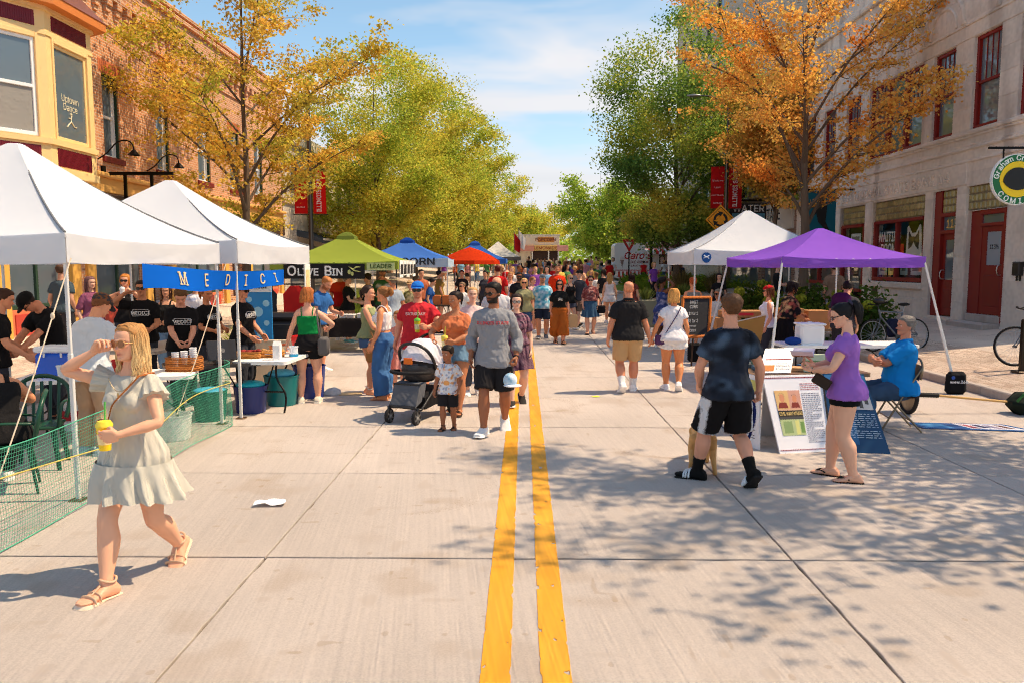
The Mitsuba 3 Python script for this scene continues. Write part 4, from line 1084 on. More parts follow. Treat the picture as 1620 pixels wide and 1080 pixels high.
# ---- smaller goods
def bucket(label,x,y,z,r,h,col,name='bucket',catg='bucket',taper=.82,rim=True,bs='plastic',group=None,handle=False,fill=None):
 k = thing(name,label,catg,group)
 pr = [(r * taper * .98,0),(r * taper,.004),(r,h),(r + .006,h),(r + .006,h - .012),(r + .001,h - .014)] if rim else [(r * taper,0),(r,h)]
 wall = lathe([(.001,.002),(r * taper * .97,.002),(r * taper,.012),(r,h - .012),(r + .008,h - .012),(r + .008,h),(r - .005,h),(r * taper - .006,.018),(.001,.016)],24)
 put(f'{k}__shell',wall.mv(x,y,z),bs,40,C(*col))
 if handle:
  a = np.linspace(0,np.pi,13)
  put(f'{k}__handle',tube(np.c_[x + (r + .01) * np.cos(a),y - .3 * r * np.sin(a),z + h - .02 - .45 * r * np.sin(a)],.004,5),'metal',True,C(200,200,200))
 if fill:
  put(f'{k}__contents',lathe([(.001,h * .9),(r * .93,h * .86)],18,False).mv(x,y,z),'matte',True,C(*fill))
 return k
def carton(label,x,y,z,sx,sy,sz,col,name='box',catg='box',rot=0,group=None,bs='matte',lid=None,stripe=None,bev=.006):
 k = thing(name,label,catg,group)
 put(f'{k}__body',cbox(0,0,sz / 2,sx,sy,sz,bev).tf(rotz(rot),[x,y,z]),bs,30,C(*col))
 if lid is not None:
  put(f'{k}__lid',cbox(0,0,sz + .012,sx + .02,sy + .02,.03,.01).tf(rotz(rot),[x,y,z]),bs,30,C(*lid))
 if stripe is not None:
  put(f'{k}__stripe',cbox(0,0,sz * .5,sx + .004,sy + .004,sz * .3).tf(rotz(rot),[x,y,z]),bs,False,C(*stripe))
 return k
def cup_stack(label,x,y,z,n,col=(236,236,238),r=.042,h=.11,group=None):
 k = thing('cup_stack',label,'cups',group)
 for i in range(n):
  put(f'{k}__cup',lathe([(.001,0),(r * .7,0),(r,h),(r + .004,h),(r + .003,h - .008)],14).mv(x,y,z + i * .026),'plastic',40,C(*col) * (1 - .03 * (i % 2)))
 return k
def wicker(label,x,y,z,sx,sy,sz,col=(178,110,52),fill=None):
 k = thing('wicker_basket',label,'basket')
 ms = []
 nz = max(3,int(sz / .022))
 for i in range(nz):
  zz = z + .012 + (sz - .02) * i / (nz - 1)
  q = 44
  a = np.arange(q + 1) * 2 * np.pi / q
  e = .45
  px = np.sign(np.cos(a)) * np.abs(np.cos(a)) ** e * sx / 2
  py = np.sign(np.sin(a)) * np.abs(np.sin(a)) ** e * sy / 2
  wv = 1 + .03 * np.sin(11 * a + np.pi * (i % 2))
  ms.append(tube(np.c_[x + px * wv,y + py * wv,zz + 0 * a],.011,5,False).col(C(*col) * (1.15 if i % 3 else .7)))
 put(f'{k}__weave',cat(ms),'matte',True)
 put(f'{k}__bottom',cbox(x,y,z + .012,sx * .92,sy * .92,.015),'matte',False,C(*col) * .6)
 if fill is not None:
  g = np.random.default_rng(int(abs(x * 100)))
  for j in range(14):
   put(f'{k}__item',ball(x + g.uniform(-.4,.4) * sx,y + g.uniform(-.36,.36) * sy,z + sz * g.uniform(.85,1.1),.035,.03,.025,6),'matte',True,C(*fill) * g.uniform(.6,1.2))
 return k
k = thing('cooler','bright blue drinks cooler with a white lid on the left table','cooler')
put(f'{k}__body',cbox(-5.42,9.05,.74 + .15,.46,.30,.28,.03),'plastic',30,C(22,92,206))
put(f'{k}__lid',cbox(-5.42,9.05,.74 + .33,.48,.32,.07,.02),'plastic',30,C(236,238,240))
for i in (-1,1):
 put(f'{k}__latch',cbox(-5.42 + .1 * i,8.885,1.01,.02,.02,.05,.004),'plastic',False,C(232,232,232))
bucket('white tub with a blue label at the front edge of the left table',-5.22,8.78,.74,.085,.17,(232,232,230),'tub','tub')
bucket('red ice bucket with a white round badge on the left table',-4.62,8.98,.74,.15,.21,(206,26,30),handle=True)
put('bucket__badge',lathe([(.001,.004),(.032,.004),(.032,0)],16).rot('x',90).mv(-4.62,8.98 - .142,.85),'matte',False,C(236,226,224))
for i,(x,y,n,lb) in enumerate(((-5.02,8.93,7,'tall stack of clear cups beside the blue cooler'),(-4.90,8.98,4,'lower stack of clear cups next to the red bucket'),(-5.10,8.86,3,'short stack of clear cups in front of the tall stack'))):
 cup_stack(lb,x,y,.74,n,(222,222,222))
carton('open white box of paper bags on the left table behind the red bucket',-4.72,9.30,.74,.34,.26,.12,(226,220,206),lid=(206,190,160))
for i in range(3):
 cup_stack(('left','middle','right')[i] + ' stack of white paper cups standing in the wicker basket',-4.30 + .09 * i,9.56 + .05 * i,.80 + .01 * i,3 + i // 2,(236,236,238),.043,.12)
wicker('wicker basket holding the white paper cups',-4.21,9.61,.74,.40,.26,.17)
k = thing('till_screen','dark till screen seen from behind on the dark table','screen')
R = rotz(34)
put(f'{k}__screen',cbox(0,0,.17,.38,.03,.27,.01).rot('x',-14).tf(R,[-4.02,10.35,.74]),'plastic',30,C(46,44,46))
put(f'{k}__stand',cbox(0,.06,.03,.2,.2,.05,.01).tf(R,[-4.02,10.35,.73]),'plastic',30,C(40,38,40))
put(f'{k}__emblem',lathe([(.001,.002),(.03,.002),(.03,0)],14).rot('x',90 - 14).mv(0,-.022,.17).tf(R,[-4.02,10.35,.74]),'matte',False,C(110,108,110))
wicker('flat wicker tray of red goods behind the front tent legs',-3.86,10.95,.74,.34,.28,.09,(186,124,60),(150,46,40))
wicker('flat wicker tray of buns beside the milk carton',-3.60,11.05,.74,.34,.28,.08,(186,124,60),(206,150,90))
k = thing('milk_carton','white gable-top carton on the corner of the white table','carton')
put(f'{k}__body',cbox(-3.40,10.72,.74 + .10,.10,.10,.20,.004),'matte',30,C(236,234,232))
put(f'{k}__gable',loft([np.array([(-3.45,10.67,.94),(-3.35,10.67,.94),(-3.35,10.77,.94),(-3.45,10.77,.94)]),np.array([(-3.45,10.715,.995),(-3.35,10.715,.995),(-3.35,10.725,.995),(-3.45,10.725,.995)])]),'matte',30,C(228,226,224))
bucket('white and blue tin on the white table beside the carton',-3.27,11.05,.74,.06,.15,(232,234,236),'tin','tin',1.0)
put('tin__band',lathe([(.062,0),(.064,.0),(.064,.035),(.062,.035)],20).mv(-3.27,11.05,.75),'plastic',40,C(40,150,196))
bucket('red plastic bin at the far end of the white table',-3.45,12.1,.74,.17,.20,(200,34,34),'bin','bin')
g = np.random.default_rng(3)
for i,(x,y,c,lb) in enumerate(((-3.72,11.5,(214,120,60),'orange jar'),(-3.55,11.45,(226,196,160),'cream jar'),(-3.40,11.5,(230,230,226),'white jar'),(-3.62,11.75,(190,90,50),'rust coloured jar'),(-3.30,11.55,(150,40,40),'dark red jar'))):
 bucket(lb + ' on the white table near the tin',x,y,.74,.045,.11,c,'jar','jar',.95)
bucket('navy blue storage bin under the white table, left of the leg',-3.80,10.75,0,.23,.38,(34,48,112),'storage_bin','storage bin',.85)
put('storage_bin__lining',ball(-3.80,10.75,.39,.2,.2,.06,8),'plastic',True,C(36,176,190))
bucket('second navy storage bin standing behind the teal tub',-3.32,12.0,0,.25,.50,(40,56,130),'storage_bin','storage bin',.85)
bucket('large teal tub under the white table',-3.55,11.35,0,.25,.44,(26,116,118),'tub','tub',.82)
put('tub_001__bag',ball(-3.55,11.35,.46,.2,.2,.07,8),'plastic',True,C(80,180,214))
bucket('green drum behind the net near the second tent leg',-4.15,10.2,0,.22,.40,(24,96,80),'tub','tub',.85)
put('tub_002__lid',ball(-4.15,10.2,.40,.21,.21,.04,8),'plastic',True,C(70,170,206))
bucket('white pail weighting the guy rope behind the net',-4.12,9.05,0,.20,.30,(226,224,216),'pail','pail',.9)
carton('white cooler with a red stripe on the ground behind the net',-5.3,9.6,0,.70,.42,.42,(226,220,214),'cooler','cooler',8,stripe=(176,26,40),bs='plastic',bev=.03)
k = thing('crate','grey plastic crate of greens standing behind the net at the left edge','crate')
ms = [cbox(-4.62,5.95,.02,.50,.36,.03,.008)]
for s in (-1,1):
 for zz in (.08,.16,.24):
  ms += [cbox(-4.62 + s * .25,5.95,zz,.015,.36,.035),cbox(-4.62,5.95 + s * .18,zz,.50,.015,.035)]
 for q in (-1,1):
  ms.append(cbox(-4.62 + s * .25,5.95 + q * .18,.13,.03,.03,.26,.005))
put(f'{k}__frame',cat(ms),'plastic',30,C(176,178,176))
g = np.random.default_rng(8)
put(f'{k}__greens',cat([ball(-4.62 + g.uniform(-.2,.2),5.95 + g.uniform(-.14,.14),.12 + g.uniform(0,.1),.05,.04,.03,5).col(C(70,92,66) * g.uniform(.6,1.6)) for _ in range(30)]),'matte',True,kind='stuff',label='heap of small greens in the crate')
def garden_chair(label,x,y,rot,col=(20,66,48),z0=0):
 k = thing('garden_chair',label,'chair','green garden chairs behind the net')
 R,o = rotz(rot),[x,y,z0]
 put(f'{k}__seat',cbox(0,0,.43,.44,.42,.035,.014).tf(R,o),'plastic',30,C(*col))
 for sx_ in (-1,1):
  for sy_ in (-1,1):
   put(f'{k}__leg',tube([[sx_ * .17,sy_ * .16,.43],[sx_ * .22,sy_ * .22,.0]],[.03,.02],6,flat=.6).tf(R,o),'plastic',True,C(*col))
  put(f'{k}__armrest',tube(spline([[sx_ * .23,.20,.43],[sx_ * .25,.18,.63],[sx_ * .25,-.05,.66],[sx_ * .22,-.22,.64]],12),.02,6,flat=.6).tf(R,o),'plastic',True,C(*col))
 for q in np.linspace(-.15,.15,5):
  put(f'{k}__slat',tube([[q,-.20,.44],[q * 1.05,-.29,.84]],.018,5,flat=.4).tf(R,o),'plastic',True,C(*col))
 put(f'{k}__top_rail',tube(spline([[-.22,-.21,.46],[-.22,-.28,.80],[-.1,-.31,.88],[.1,-.31,.88],[.22,-.28,.80],[.22,-.21,.46]],22),.022,6).tf(R,o),'plastic',True,C(*col))
garden_chair('green garden chair with its legs showing through the net',-4.66,6.90,120)
garden_chair('green garden chair with its slatted back beside the seated woman',-4.92,7.75,200)
# ---- the green net fence and its ropes
k = thing('net_fence','green plastic mesh fence sagging between the tent legs along the left','fence')
def net(u,w):
 y = 4.3 + 5.72 * np.asarray(u)
 w = np.asarray(w)
 x = -3.72 + .05 * np.sin(5.3 * u) * w + .035 * np.sin(13 * u + 1) * (.3 + w) - .16 * np.clip((u - .955) / .045,0,1) ** 2
 topz = .82 - .07 * np.sin(np.pi * np.clip(u * 1.75,0,1)) - .05 * np.sin(np.pi * np.clip((u - .42) / .58,0,1))
 z = .02 + .012 * np.sin(19 * u) + (topz - .02) * w
 return np.stack([x + 0 * z,y + .02 * np.sin(7 * w),z],-1)
nu,nw = 190,27
GN = C(70,160,128)
uu,ww = np.linspace(0,1,nu),np.linspace(0,1,nw)
hor = [tube(net(uu,0 * uu + w),.0017,3,False).col(GN * (1.0 + .25 * math.sin(i * 1.7))) for i,w in enumerate(ww)]
put(f'{k}__horizontal_strands',cat(hor),'plastic',True,kind='stuff',label='horizontal strands of the green mesh')
ver = [tube(net(0 * ww + u,ww),.0015,3,False).col(GN * (1.0 + .25 * math.sin(i * .7))) for i,u in enumerate(uu)]
put(f'{k}__vertical_strands',cat(ver),'plastic',True,kind='stuff',label='vertical strands of the green mesh')
for w,r_ in ((0,.005),(1,.005)):
 put(f'{k}__edge_cord',tube(net(uu,0 * uu + w),r_,5),'plastic',True,GN * 1.15)
put(f'{k}__yellow_rope',tube(net(uu,.62 + .10 * np.sin(uu * 9)) + [.012,0,0],.006,5),'cloth',True,C(196,178,96))
for i,(a_,b_,lb) in enumerate((((-3.85,6.65,2.1),(-4.05,5.6,.05),'pale guy rope running down from the near corner of the first white tent'),((-3.80,10.0,2.05),(-4.08,9.05,.30),'pale guy rope running down to the white pail'))):
 k = thing('guy_rope',lb,'rope')
 L = spline([a_,(np.array(a_) + b_) / 2 + [0,0,-.04],b_],14)
 put(f'{k}__line',tube(L,.006,6),'cloth',True,C(226,206,180))
 put(f'{k}__knot',cat([ball(*L[3],.018,.018,.03,6),ball(*L[-1],.014,n=6)]),'cloth',True,C(226,206,180))
k = thing('paper_scrap','crumpled white paper scrap on the road in front of the walking woman','litter')
g = sheet(np.linspace(-.16,.16,14),np.linspace(-.07,.07,8),lambda X,Y: .012 + .05 * meshkit.fbm(np.stack([X * 16,Y * 16,0 * X],-1),3))
g.v[:,:2] *= (1 + .3 * np.sin(9 * g.v[:,1:2] + 11 * g.v[:,0:1]))
put(f'{k}__sheet',g.sc(.8).tf(rotz(12),[-2.2,6.5,0]),'matte',True,C(236,236,240))
k = thing('leaflet','small yellow leaflet lying on the road behind the strolling couple','litter')
put(f'{k}__sheet',sheet(np.linspace(-.06,.06,5),np.linspace(-.05,.05,5),lambda X,Y: .006 + .03 * np.abs(X)).tf(rotz(30),[1.13,12.1,0]),'matte',True,C(226,222,60))
# ---- stuff of the olive stall and behind
g = np.random.default_rng(12)
for i in range(9):
 x = -5.3 + i * .21
 carton(f'{("white", "cream", "pale")[i % 3]} packet tray, number {i + 1} from the left on the black clothed table'.replace('number 1 from','first from').replace('number 2 from','second from').replace('number 3 from','third from').replace('number 4 from','fourth from').replace('number 5 from','fifth from').replace('number 6 from','sixth from').replace('number 7 from','seventh from').replace('number 8 from','eighth from').replace('number 9 from','ninth from'),x,18.35 + .1 * (i % 2),.785,.17,.2,.06 + .05 * g.random(),(232,226,214) if i % 3 else (206,190,176),'packet','packet',g.uniform(-15,15),lid=(220,216,210))
k = thing('information_banner','tall blue and white pull-up banner lettered water behind the second tent table','banner')
put(f'{k}__panel',box(-5.0,-4.5,13.95,13.98,.2,1.9),'plastic',False,C(44,136,206))
put(f'{k}__white_band',box(-5.0,-4.5,13.94,13.95,1.55,1.9),'plastic',False,C(224,234,240))
put(f'{k}__lettering',cat([yplane(text('water',.11,.006,True),-4.75,13.93,1.62)]),'matte',False,C(40,48,60))
put(f'{k}__bubbles',cat([lathe([(.001,.003),(rr,.003),(rr,0)],16).rot('x',90).mv(xx,13.948,zz) for xx,zz,rr in ((-4.6,1.35,.06),(-4.75,1.2,.09),(-4.6,1.0,.05),(-4.9,1.42,.05),(-4.7,.8,.08))]),'plastic',False,C(150,206,236))
put(f'{k}__foot',box(-5.05,-4.45,13.88,14.05,0,.08,.02),'metal',30,C(150,150,150))
k = thing('clothes_rack','one red and one dark shirt hung on a rail beyond the second white tent','clothes rack')
put(f'{k}__rail',cat([tube([[-5.7,15.6,1.65],[-4.3,15.6,1.65]],.015,6),tube([[-5.7,15.6,0],[-5.7,15.6,1.65]],.015,6),tube([[-4.3,15.6,0],[-4.3,15.6,1.65]],.015,6)]),'metal',True,C(60,58,58))
for i,c in enumerate(((196,40,36),(52,50,54))):
 x = -4.55 - .62 * i
 put(f'{k}__shirt',loft([np.c_[x + w * np.cos(a),15.6 + .04 * np.sin(a) * q,z + 0 * a] for a in [np.linspace(0,2 * np.pi,14,endpoint=False)] for w,z,q in ((.26,.85,1),(.24,1.2,1.2),(.25,1.45,1),(.10,1.62,.5))]),'cloth',True,C(*c))
carton('cream plywood stall panel standing behind the woman in the green top',-4.1,13.1,0,1.1,.06,.78,(226,208,180),'stall_panel','panel',0)
k = thing('grill','black covered grill standing behind the second white tent','grill')
put(f'{k}__body',cbox(-4.45,14.7,.78,1.0,.6,.42,.06),'plastic',30,C(44,42,42))
put(f'{k}__lid',cbox(-4.45,14.7,1.06,.96,.56,.16,.07),'plastic',30,C(38,36,36))
put(f'{k}__leg',cbox(-4.85,14.7,.3,.06,.5,.58),'metal',False,C(50,48,48))
put(f'{k}__leg',cbox(-4.05,14.7,.3,.06,.5,.58),'metal',False,C(50,48,48))
carton('flat cardboard sheet lying on the road by the women',-2.75,12.3,0,.36,.24,.012,(206,176,130),'cardboard','cardboard',12,bev=.002)
k = thing('plastic_bag','white crumpled carrier bag on the ground by the table leg','bag')
bm = ball(-3.02,12.2,.05,.12,.09,.06,12)
bm.v += .12 * (meshkit.fbm(bm.v * 14,3)[:,None] - .5) * vnormals(bm.v,bm.f)
put(f'{k}__skin',bm,'canvas',True,C(228,232,236))
# ---- right side: boards, table goods, signs
def slab(P,th,inset=0.0):
 """A thin board through four corners P (bottom left, bottom right, top right, top left)."""
 P = np.array(P,float)
 n = np.cross(P[1] - P[0],P[3] - P[0])
 n /= np.linalg.norm(n)
 c = P.mean(0)
 Q = c + (P - c) * (1 - inset)
 return loft([Q,Q + n * th])
def on_board(P,m,sx,sz,d=.004):
 """Flat work (x 0-1 across, y 0-1 up) laid on the board's front face."""
 P = np.array(P,float)
 n = np.cross(P[1] - P[0],P[3] - P[0])
 n /= np.linalg.norm(n)
 u,w = m.v[:,:1],m.v[:,1:2]
 b,t = P[0] + (P[1] - P[0]) * u,P[3] + (P[2] - P[3]) * u
 return M(b + (t - b) * w + n * (d + m.v[:,2:3]),m.f,m.c)
def rect(x0,x1,y0,y1,d=.002,nx=1):
 return cat([box(a,b,y0,y1,0,d) for a,b in zip(np.linspace(x0,x1,nx + 1)[:-1],np.linspace(x0,x1,nx + 1)[1:])])
def text_rows(x0,x1,y0,y1,n,seed,d=.002,fill=.62):
 """Lines of small print, word by word."""
 g = np.random.default_rng(seed)
 out = []
 h = (y1 - y0) / n
 for i in range(n):
  x = x0
  yb = y1 - (i + 1) * h
  stop = x1 - (g.uniform(.1,.6) * (x1 - x0) if g.random() < .18 else 0)
  while x < stop - .01:
   w = g.uniform(.025,.10) * (x1 - x0) * 1.6
   out.append(box(x,min(x + w,stop),yb + h * .25,yb + h * (.25 + .5 * fill),0,d))
   x += w + .018 * (x1 - x0) * 2
 return cat(out)
PA = [(2.80,8.42,.0),(3.40,8.55,.0),(3.40,8.92,.80),(2.70,8.80,.80)]
k = thing('display_board','white display board titled CIVIL WAR FATHERS leaning in front of the book table','display board')
put(f'{k}__panel',slab(PA,-.02),'plastic',False,C(232,232,238))
put(f'{k}__photograph',on_board(PA,cat([rect(.13,.57,.54,.80).col(C(206,166,134)),rect(.36,.57,.56,.80,.003).col(C(204,152,134)),rect(.13,.36,.56,.80,.003).col(C(214,176,120))]),1,1),'matte',False)
fc = lambda x,y,s: cat([prism(Polygon(np.c_[x + .045 * s * np.cos(q),y + .055 * s * np.sin(q)]),.004).col(C(206,138,104)) for q in [np.linspace(0,2 * np.pi,14)[:-1]]] + [prism(Polygon([(x - .09 * s,y - .13 * s),(x + .09 * s,y - .13 * s),(x + .06 * s,y - .055 * s),(x - .06 * s,y - .055 * s)]),.0042).col(C(130,52,44)),prism(Polygon(np.c_[x + .047 * s * np.cos(q),y + .02 * s + .05 * s * np.abs(np.sin(q))]).buffer(0.001),.0046).col(C(90,54,40))] if True else [])
q = np.linspace(0,2 * np.pi,14)[:-1]
put(f'{k}__portraits',on_board(PA,cat([fc(.24,.70,1.0),fc(.46,.69,.9)]),1,1),'matte',False)
put(f'{k}__title_strip',on_board(PA,cat([rect(.13,.57,.46,.54,.003).col(C(44,40,36)),rect(.13,.57,.425,.46,.003).col(C(70,70,70))]),1,1),'matte',False)
t = text('CIVIL WAR FATHERS',.042,.001,True)
put(f'{k}__title',on_board(PA,M(np.c_[.35 + t.v[:,0] * .42 / np.ptp(t.v[:,0]),.478 + t.v[:,1],t.v[:,2] + .004],t.f),1,1),'matte',False,C(214,186,120))
put(f'{k}__green_picture',on_board(PA,cat([rect(.13,.57,.22,.425).col(C(172,186,136)),rect(.18,.34,.25,.40,.003).col(C(132,156,104)),rect(.40,.47,.23,.41,.003).col(C(206,206,130)),rect(.49,.56,.25,.39,.003).col(C(110,146,80))]),1,1),'matte',False)
put(f'{k}__small_print',on_board(PA,cat([text_rows(.60,.93,.80,.90,4,1).col(C(170,90,90)),text_rows(.60,.93,.12,.77,26,2).col(C(120,122,134))]),1,1),'matte',False)
put(f'{k}__red_rule',on_board(PA,cat([rect(.02,.98,.965,.975),rect(.02,.98,.035,.042)]),1,1),'matte',False,C(150,60,70))
put(f'{k}__back_leg',slab([(2.86,9.35,.0),(3.42,9.45,.0),(3.40,8.96,.80),(2.72,8.84,.80)],.02),'plastic',False,C(200,200,204))
PB = [(3.42,8.52,.0),(4.00,8.43,.0),(3.84,8.82,.82),(3.41,8.90,.82)]
k = thing('display_board','deep blue display board with a black and white photograph beside the white board','display board')
put(f'{k}__panel',slab(PB,-.02),'plastic',False,C(26,66,104))
put(f'{k}__sky_band',on_board(PB,cat([rect(.02,.98,.80,.98).col(C(60,120,170)),rect(.05,.5,.1,.45,.001).col(C(40,92,140))]),1,1),'matte',False)
put(f'{k}__photograph',on_board(PB,cat([rect(.40,.95,.54,.88).col(C(176,180,186))] + [rect(.42 + .13 * i,.50 + .13 * i,.56 + .05 * (i % 2),.74 + .07 * (i % 3),.003).col(C(70,74,80)) for i in range(4)] + [rect(.1,.38,.52,.62,.003).col(C(176,150,96))]),1,1),'matte',False)
put(f'{k}__small_print',on_board(PB,text_rows(.06,.94,.18,.50,12,5),1,1),'matte',False,C(170,190,206))
put(f'{k}__back_leg',slab([(3.42,9.40,.0),(3.98,9.33,.0),(3.84,8.87,.82),(3.42,8.95,.82)],.02),'plastic',False,C(120,124,130))
PC = [(2.47,9.02,.0),(2.62,8.60,.0),(2.70,8.90,.78),(2.60,9.25,.78)]
k = thing('display_board','narrow white board seen edge-on between the dog walker and the white board','display board')
put(f'{k}__panel',slab(PC,-.02),'plastic',False,C(230,230,232))
put(f'{k}__small_print',on_board(PC,cat([text_rows(.2,.85,.12,.7,16,7).col(C(120,110,110)),rect(.2,.8,.75,.93).col(C(206,196,110))]),1,1),'matte',False)
PD = [(2.82,9.35,.76),(3.22,9.40,.76),(3.36,9.70,1.02),(2.98,9.64,1.02)]
k = thing('propped_sheet','white printed sheet propped on the front of the book table','sheet')
put(f'{k}__panel',slab(PD,-.012),'plastic',False,C(234,234,236))
put(f'{k}__print',on_board(PD,cat([rect(.1,.45,.06,.3).col(C(206,130,70)),rect(.12,.95,.52,.55).col(C(170,80,80)),text_rows(.5,.95,.1,.4,5,3).col(C(130,130,140))]),1,1),'matte',False)
g = np.random.default_rng(21)
bookcols = ((84,104,120),(206,196,180),(120,140,96),(196,150,110),(60,90,130),(226,224,220),(150,150,140),(196,186,196),(90,120,100))
bookname = ('slate blue','cream','olive green','tan','dark blue','white','grey','lilac','sage green')
for i in range(9):
 carton(f'{bookname[i]} book lying on the brown book table',2.95 + .155 * (i % 8),9.72 + .14 * (i % 3),.745 + (.05 if i == 8 else 0),.15,.21,.03 + .02 * g.random(),bookcols[i],'book','book',g.uniform(-30,30),bev=.003)
for i,(x,y,c,lb) in enumerate(((3.55,9.55,(196,204,176),'standing green and white book at the middle of the book table'),(3.85,9.6,(206,210,206),'standing pale book at the right of the book table'),(2.95,9.95,(70,86,96),'dark grey pile of books at the left end of the book table'))):
 carton(lb,x,y,.745,.24,.05,.22 if i < 2 else .12,c,'book','book',10 * i - 8,stripe=(110,140,90) if i == 0 else (170,170,160),bev=.003)
k = thing('white_tub','white plastic tub with a lid on the table behind the woman in purple','tub')
put(f'{k}__body',cbox(4.72,12.95,.74 + .16,.40,.32,.32,.04),'plastic',30,C(236,236,238))
put(f'{k}__lid',cbox(4.72,12.95,1.07,.43,.35,.035,.015),'plastic',30,C(240,240,242))
put(f'{k}__knob',cbox(4.72,12.95,1.095,.08,.04,.025,.01),'plastic',30,C(232,232,234))
k = thing('blue_bundle','blue rolled bag lying at the left end of the white table','bag')
put(f'{k}__roll',ball(4.42,12.85,.80,.14,.09,.065,9),'cloth',True,C(34,66,140))
for i,(x,y,z,sx,sy,sz,lb) in enumerate(((4.15,16.1,.745,.5,.42,.22,'lower left cardboard box on the box table, under the red-printed lid'),(4.85,16.1,.745,.5,.42,.22,'cardboard box on the box table behind the girl in the red headscarf'),(5.45,16.15,.745,.46,.42,.40,'tall cardboard box near the middle of the box table'),(6.0,16.2,.745,.44,.42,.36,'cardboard box at the right end of the box table'),(4.5,16.12,.97,.9,.44,.13,'long flat cardboard tray with a red print lying on two boxes'))):
 k = carton(lb,x,y,z,sx,sy,sz,(176,124,78),'cardboard_box','box',3)
 put(f'{k}__tape',cbox(x,y,z + sz + .001,sx * 1.002,.05,.004).tf(rotz(0)),'plastic',False,C(196,160,110))
 if i == 4:
  put(f'{k}__print',cbox(x,y - sy / 2 - .014,z + .07,.3,.004,.05),'matte',False,C(206,50,60))
# chalkboard
k = thing('chalkboard_sign','chalkboard in an orange wooden frame lettered with prices, beside the white tent leg','chalkboard')
PK = [(3.02,15.05,.66),(3.58,15.16,.66),(3.66,15.38,1.40),(3.10,15.27,1.40)]
put(f'{k}__slate',slab(PK,-.015),'matte',False,C(44,44,46))
for (a_,b_) in ((0,1),(1,2),(2,3),(3,0)):
 put(f'{k}__frame',tube([PK[a_],PK[b_]],.03,4),'matte',False,C(196,108,44))
for a_,b_ in (((3.02,15.05,.70),(2.98,14.95,.0)),((3.58,15.16,.70),(3.60,15.05,.0)),((3.36,15.35,1.35),(3.40,15.8,.0))):
 put(f'{k}__easel_leg',tube([a_,b_],.018,6),'matte',True,C(60,44,36))
tx = []
for s_,y_,h_ in (('SWEET',.84,.075),('CORN',.72,.085),('$2 for 1',.55,.075),('$5 for 2',.36,.085),('lemonade',.25,.05),('TODAY',.12,.07)):
 t = text(s_,h_,.001,False)
 tx.append(M(np.c_[.40 + t.v[:,0] * .85,y_ + t.v[:,1],t.v[:,2]],t.f))
put(f'{k}__chalk_lettering',on_board(PK,cat(tx),1,1,.003),'matte',False,C(206,206,204))
k = thing('leaning_board','ochre tilted board with a pale edge behind the dog walker','board')
PE = [(3.68,14.0,.05),(4.18,14.2,.05),(4.38,14.25,1.12),(3.82,14.05,1.02)]
put(f'{k}__sheet',slab(PE,.03),'matte',False,C(170,124,60))
put(f'{k}__edge',cat([tube([PE[i],PE[(i + 1) % 4]],.018,5) for i in range(4)]),'matte',False,C(226,206,170))
def folding_chair(label,x,y,rot,col=(150,130,104),z0=0.0,seatc=(60,48,40)):
 k = thing('folding_chair',label,'chair')
 R,o = rotz(rot),[x,y,z0]
 put(f'{k}__seat',cbox(0,.02,.44,.40,.38,.025,.01).tf(R,o),'metal',30,C(*seatc))
 for s in (-1,1):
  put(f'{k}__front_leg',tube([[s * .21,-.20,.80],[s * .21,.02,.42],[s * .21,.24,.01]],.012,7).tf(R,o),'metal',True,C(*col))
  put(f'{k}__rear_leg',tube([[s * .19,.16,.44],[s * .19,-.24,.01]],.012,7).tf(R,o),'metal',True,C(*col))
 put(f'{k}__backrest',tube(spline([[-.21,-.19,.66],[-.21,-.205,.80],[-.12,-.22,.87],[.12,-.22,.87],[.21,-.205,.80],[.21,-.19,.66]],24),.013,7).tf(R,o),'metal',True,C(*col))
 put(f'{k}__back_panel',loft([np.c_[np.linspace(-.20,.20,9),-.175 - .02 * (1 - (np.linspace(-1,1,9)) ** 2) + dy,np.full(9,z)] for z,dy in ((.64,0),(.82,-.03))],False,False).tf(R,o),'metal',True,C(*col))
 for e_ in ([[-.19,-.14,.13],[.19,-.14,.13]],[[-.21,.15,.18],[.21,.15,.18]]):
  put(f'{k}__brace',tube(e_,.009,6).tf(R,o),'metal',True,C(*col))
 return k
folding_chair('beige metal folding chair under the seated man in blue',4.66,9.72,82)
folding_chair('dark folding chair leaning by the ochre panel',3.62,13.5,30,(70,66,64),0,(50,48,48))
k = thing('weight_bag','black weight bag with white print tied to the foot of the purple tent leg','bag')
wb = box(-.15,.15,-.07,.07,0,.36,.05)
wb.v[:,0] *= 1 + .1 * (wb.v[:,2] < .2)
put(f'{k}__bag',wb.mv(6.88,12.45,.0),'cloth',30,C(22,22,26))
t = text('www.360.',.045,.002,True)
put(f'{k}__print',yplane(t,6.9,12.377,.18),'matte',False,C(220,220,224))
put(f'{k}__spot',ball(6.80,12.378,.27,.03,.004,.03,6),'matte',True,C(50,84,160))
k = thing('weight_bag','black weight bag standing at the foot of the white tent leg','bag')
put(f'{k}__bag',box(-.14,.14,-.08,.08,0,.40,.05).mv(3.62,16.55,.0),'cloth',30,C(24,24,26))
k = thing('ground_banner','printed blue banner lying flat on the road beside the folding chair','banner')
GP = [(5.02,9.75,.006),(6.35,9.55,.006),(6.15,10.0,.006),(4.98,10.12,.006)]
gp = np.array(GP)
def lay(m):
 u,w = m.v[:,:1],m.v[:,1:2]
 b,t_ = gp[0] + (gp[1] - gp[0]) * u,gp[3] + (gp[2] - gp[3]) * u
 return M(b + (t_ - b) * w + [0,0,1] * m.v[:,2:3],m.f,m.c)
put(f'{k}__sheet',lay(rect(0,1,0,1,.006,12)),'plastic',False,C(40,84,140))
